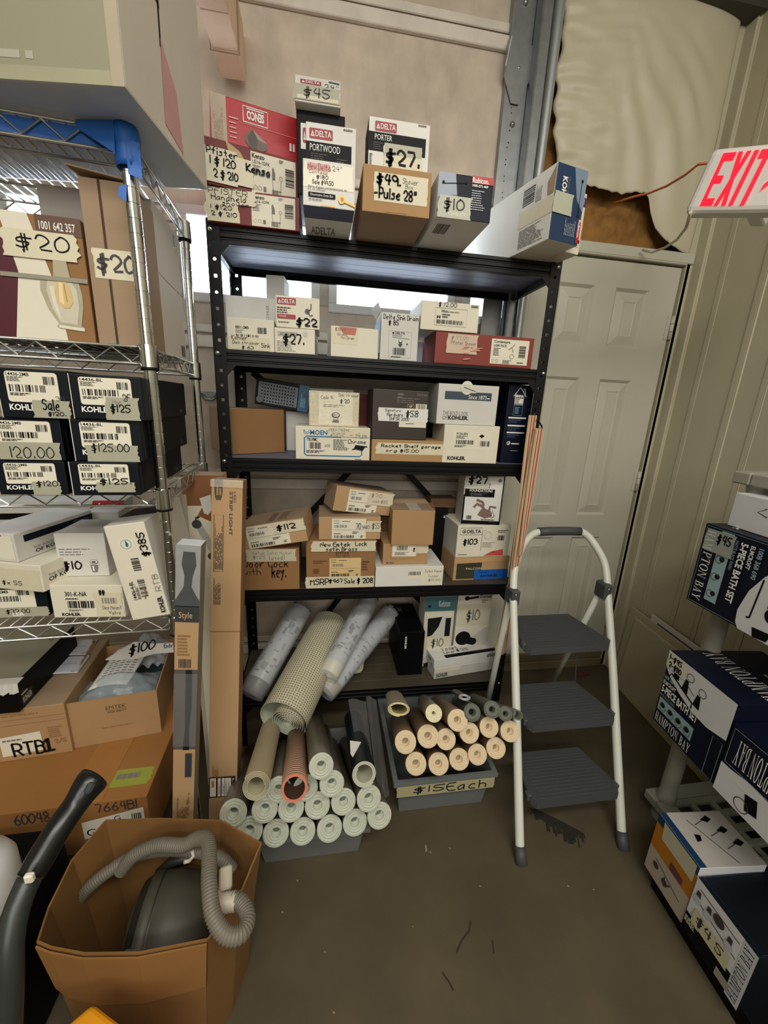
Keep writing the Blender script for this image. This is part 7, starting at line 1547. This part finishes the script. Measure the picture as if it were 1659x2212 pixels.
hb1 = carton('bath_set_box', 'navy bath set box with print running downward, on the upper resin shelf', 'box', (MB1, .33, u0[2] - zA0), .17, HB, front=_hb1, top=_hb1t)
def _hb2(f):
    f.ser(.03, .03, .62, .15, 'HAMPTON BAY', WH); f.r(.03, .19, .60, .36, PB)
    for k in range(4): f.circ(.10 + k * .14, .28, .035, INK); f.circ(.11 + k * .14, .255, .05, INK2, ring=.88)
    f.t(.03, .44, .62, .54, '5-PIECE BATH SET', WH, bold=.03); f.t(.03, .56, .24, .61, 'ELMCROFT', WH, bold=.02); f.t(.03, .385, .28, .42, 'MATTE BLACK FINISH', PB); f.t(.03, .63, .26, .68, '1008 368 690', PB, bold=.02)
    f.poly([(0, 1), (0, .80), (.10, .70), (.30, .60), (.52, .53), (.75, .51), (1, .56), (1, 1)], WHB); f.line([(.10, .70), (.12, .75), (.50, .62), (.50, .56)], .022, INK)
    for x, y in ((.20, .84), (.36, .78), (.56, .72)): f.poly([(x - .05, y - .10), (x + .05, y - .11), (x + .03, y + .04), (x - .02, y + .05)], BLACKB)
    f.line([(.24, .84), (.50, .72)], .008, INK2); f.circ(.40, .88, .05, INK2, ring=.85); f.circ(.60, .82, .05, INK2, ring=.85); f.frame(.86, .03, .985, .5, .004, PB)
    g = f.part('price_note'); g.torn(.03, .80, .34, .99, mat((216, 214, 196), .5, var=.05), 4, .004); g.h(.05, .89, .24, .97, '1-$45', INK, .75, seed=2); g.h(.06, .80, .26, .88, '2-$80', INK, .75, seed=3)
def _hb2t(f): f.ser(.06, .30, .94, .42 if False else .50, 'HAMPTON BAY', WH, rot=180); f.t(.5, .62, .8, .70, '5-PIECE BATH SET', CREAM, rot=180)
a = atX((1451.5, 1405), 1.085); b = atX((1410.4, 1541), 1.085); c = atX((1558.7, 1695), 1.05)
MB2 = Matrix.Translation((1.085, (a[1] + b[1]) / 2, .4405)) @ Matrix.Rotation(math.radians(-96), 4, 'Z')
hb2 = carton('bath_set_box', 'navy bath set box noted 1-$45 2-$80 on the middle resin shelf', 'box', (MB2, .235, a[2] - .4405), .30, HB, front=_hb2, top=_hb2t)
def _hb3(f):
    f.r(0, 0, 1, .42, WHB); f.poly([(0, .40), (.3, .46), (1, .40), (1, .3), (0, .3)], WHB); f.ser(.10, .52, .60, .86, 'HAMPTON BAY', WH, rot=180); f.frame(.03, .46, .97, .95, .006, PB)
    f.poly([(.30, .30), (.42, .34), (.46, .14), (.34, .10)], BLACKB); f.circ(.30, .12, .09, INK2, ring=.88)
o3 = MB2 @ Vector((.242, -.006, 0)); MB3 = Matrix.Translation((o3.x, o3.y, .4405)) @ Matrix.Rotation(math.radians(-93), 4, 'Z')
carton('bath_set_box', 'navy and white bath set box, nearest on the middle resin shelf', 'box', (MB3, .24, .21), .30, HB, front=_hb3)
# white box and top corner above
a = atX((1590, 1064), 1.15)
def _wh(f): f.h(.30, .5, .5, .7, '<', INK2, .4) if '<' in GLY else f.line([(.36, .74), (.28, .60), (.38, .52)], .03, INK2)
MW = Matrix.Translation((1.15, a[1], hb1.top + .001)) @ Matrix.Rotation(math.radians(-94), 4, 'Z')
carton('white_box', 'white box on top of the upper bath set box at the right edge', 'box', (MW, .26, a[2] - hb1.top), .15, WHB, front=_wh)
# lower boxes on the floor
a = atX((1427.5, 1759), 1.0); b = atX((1390, 1865), 1.0)
def _b4(f):
    ORG = mat((176, 112, 26), .5, var=.08)
    f.r(0, .44, 1, .86, ORG); f.r(0, .86, 1, 1, TEALB); f.r(0, 0, 1, .44, mat((176, 164, 150), .5, var=.06)); f.poly([(.20, .70), (.95, .70), (.95, .98), (.16, .98)], mat((186, 184, 160), .5, var=.1)); f.poly([(.50, .46), (.80, .46), (.80, .56), (.50, .58)], mat((96, 60, 66), .5, var=.1)); f.line([(.20, .34), (.85, .22)], .012, INK2); f.circ(.24, .24, .05, INK2); f.circ(.50, .18, .05, INK2); f.line([(.48, .26), (.50, .12), (.62, .24)], .02, INK2)
def _b4t(f):
    f.r(0, 0, 1, 1, mat((176, 172, 164), .5, var=.06)); f.r(0, 0, 1, .10, TEALB); f.line([(.16, .34), (.95, .62)], .012, INK2)
    for x, y in ((.14, .66), (.36, .78), (.60, .86)): f.poly([(x - .06, y + .04), (x + .02, y + .08), (x + .08, y - .02), (x + .02, y - .10)], BLACKB); f.line([(x + .04, y - .08), (x + .12, y - .25)], .01, INK2)
    f.poly([(.44, .28), (.58, .24), (.56, .32), (.46, .36)], BLACKB)
MB4 = Matrix.Translation((1.0, (a[1] + b[1]) / 2, .056)) @ Matrix.Rotation(math.radians(-95), 4, 'Z')
b4 = carton('light_fixture_box', 'grey light fixture box with an orange band, low on the right', 'box', (MB4, .145, a[2] - .056), .19, WHB, front=_b4, top=_b4t)
def _b5(f):
    f.r(0, .34, .80, 1, WHB); f.r(0, 0, 1, .34, BLACKB); f.r(.80, 0, 1, 1, mat((196, 200, 206), .4, var=.06)); f.ser(.82, .04, .96, .96, 'HAMPTON BAY', NAVY, rot=90); f.line([(.10, .88), (.76, .86)], .014, INK2); f.line([(.10, .68), (.78, .60)], .014, INK2)
    for x, y in ((.10, .84), (.30, .82), (.66, .80)): f.poly([(x - .03, y), (x + .03, y), (x + .04, y - .10), (x - .04, y - .10)], INK2); f.circ(x, y - .15, .06, mat((186, 190, 192), .2, var=.05))
    f.circ(.46, .80, .08, mat((60, 56, 52), .5, var=.1)); f.tl(.02, .18, .30, .30, 4, CREAM); f.r(.62, .06, .84, .20, mat((150, 150, 146), .5, var=.05))
    g = f.part('price_tape'); g.torn(.12, .30, .74, .56, mat((196, 192, 158), .5, var=.06), 4, .006); g.h(.20, .34, .64, .52, '$4 5', INK2, .4, seed=3)
def _b5t(f): f.ser(.06, .70, .94, .84, 'HAMPTON BAY', WH, rot=180); f.frame(.02, .04, .98, .96, .004, TEALB)
a5_ = MB4 @ Vector((.150, -.004, 0)); t5 = atX((1492.4, 1862.8), a5_.x)
wb5 = max(.12, a5_.y - atX((1656, 2050), a5_.x)[1]); MB5 = Matrix.Translation((a5_.x, a5_.y, .056)) @ Matrix.Rotation(math.radians(-93), 4, 'Z')
carton('light_fixture_box', 'big navy light fixture box with $45 tape at the lower right corner', 'box', (MB5, wb5, .185), .33, NAVYK, front=_b5, top=_b5t)
mb = MB(); MD = Matrix.Translation((1.012, .735, 0)) @ Matrix.Rotation(math.radians(-94), 4, 'Z')
carton('dark_crate', 'dark low crate on the floor under the light fixture boxes', 'crate', (MD, .44, .054), .16, BLACKB)
# boards leaning on the right wall
FOAM = mat((176, 168, 144), .6, var=.05); FOE = mat((186, 172, 96), .7, var=.05)
def board(label, name, bl, br, h, lean, mt, th=.02, fn=None, edge=None):
    bl, br = Vector(bl), Vector(br); u = (br - bl).normalized(); n = Vector((-u.y, u.x, 0)); n = n if n.x > 0 else -n; v = (Vector((0, 0, 1)) * math.cos(lean) + n * math.sin(lean)); M = Matrix(((u.x, n.x, v.x, bl.x), (u.y, n.y, v.y, bl.y), (u.z, n.z, v.z, bl.z), (0, 0, 0, 1)))
    nn = v.cross(u); M = Matrix(((u.x, nn.x, v.x, bl.x), (u.y, nn.y, v.y, bl.y), (u.z, nn.z, v.z, bl.z), (0, 0, 0, 1)))
    return carton(name, label, 'board', (M, (br - bl).length, h), th, mt, front=fn, bottommat=edge)
A = Vector(atZ((1333, 1479), .003)) + Vector((-.012, 0, 0)); B = Vector(atZ((1436, 1592), .003)) + Vector((-.012, 0, 0)); dA = (B - A).normalized()
board('beige foam board leaning on the right wall behind the resin shelving', 'foam_board', A, A + dA * .62, .40, .06, FOAM, edge=FOE, fn=lambda f: f.r(0, 0, 1, .02, FOE))
A2 = A - dA * .07 + Vector((.028, .0, 0)); board('second beige board behind the front one, nearer the door', 'foam_board', A2, A2 + dA * .5, .43, .045, FOAM, th=.010)
def _pn(f): f.line([(.06, .1), (.06, .88), (.10, .94), (.92, .94), (.96, .88), (.96, .1)], .018, INK2); f.line([(.12, .7), (.12, .82), (.16, .86), (.50, .86)], .010, INK2)
A3 = A + dA * .06 + Vector((.044, .0, 0)); board('white panel with curved black lines behind the beige boards', 'line_panel', A3, A3 + dA * .50, .46, .03, WHITEG, th=.006, fn=_pn)
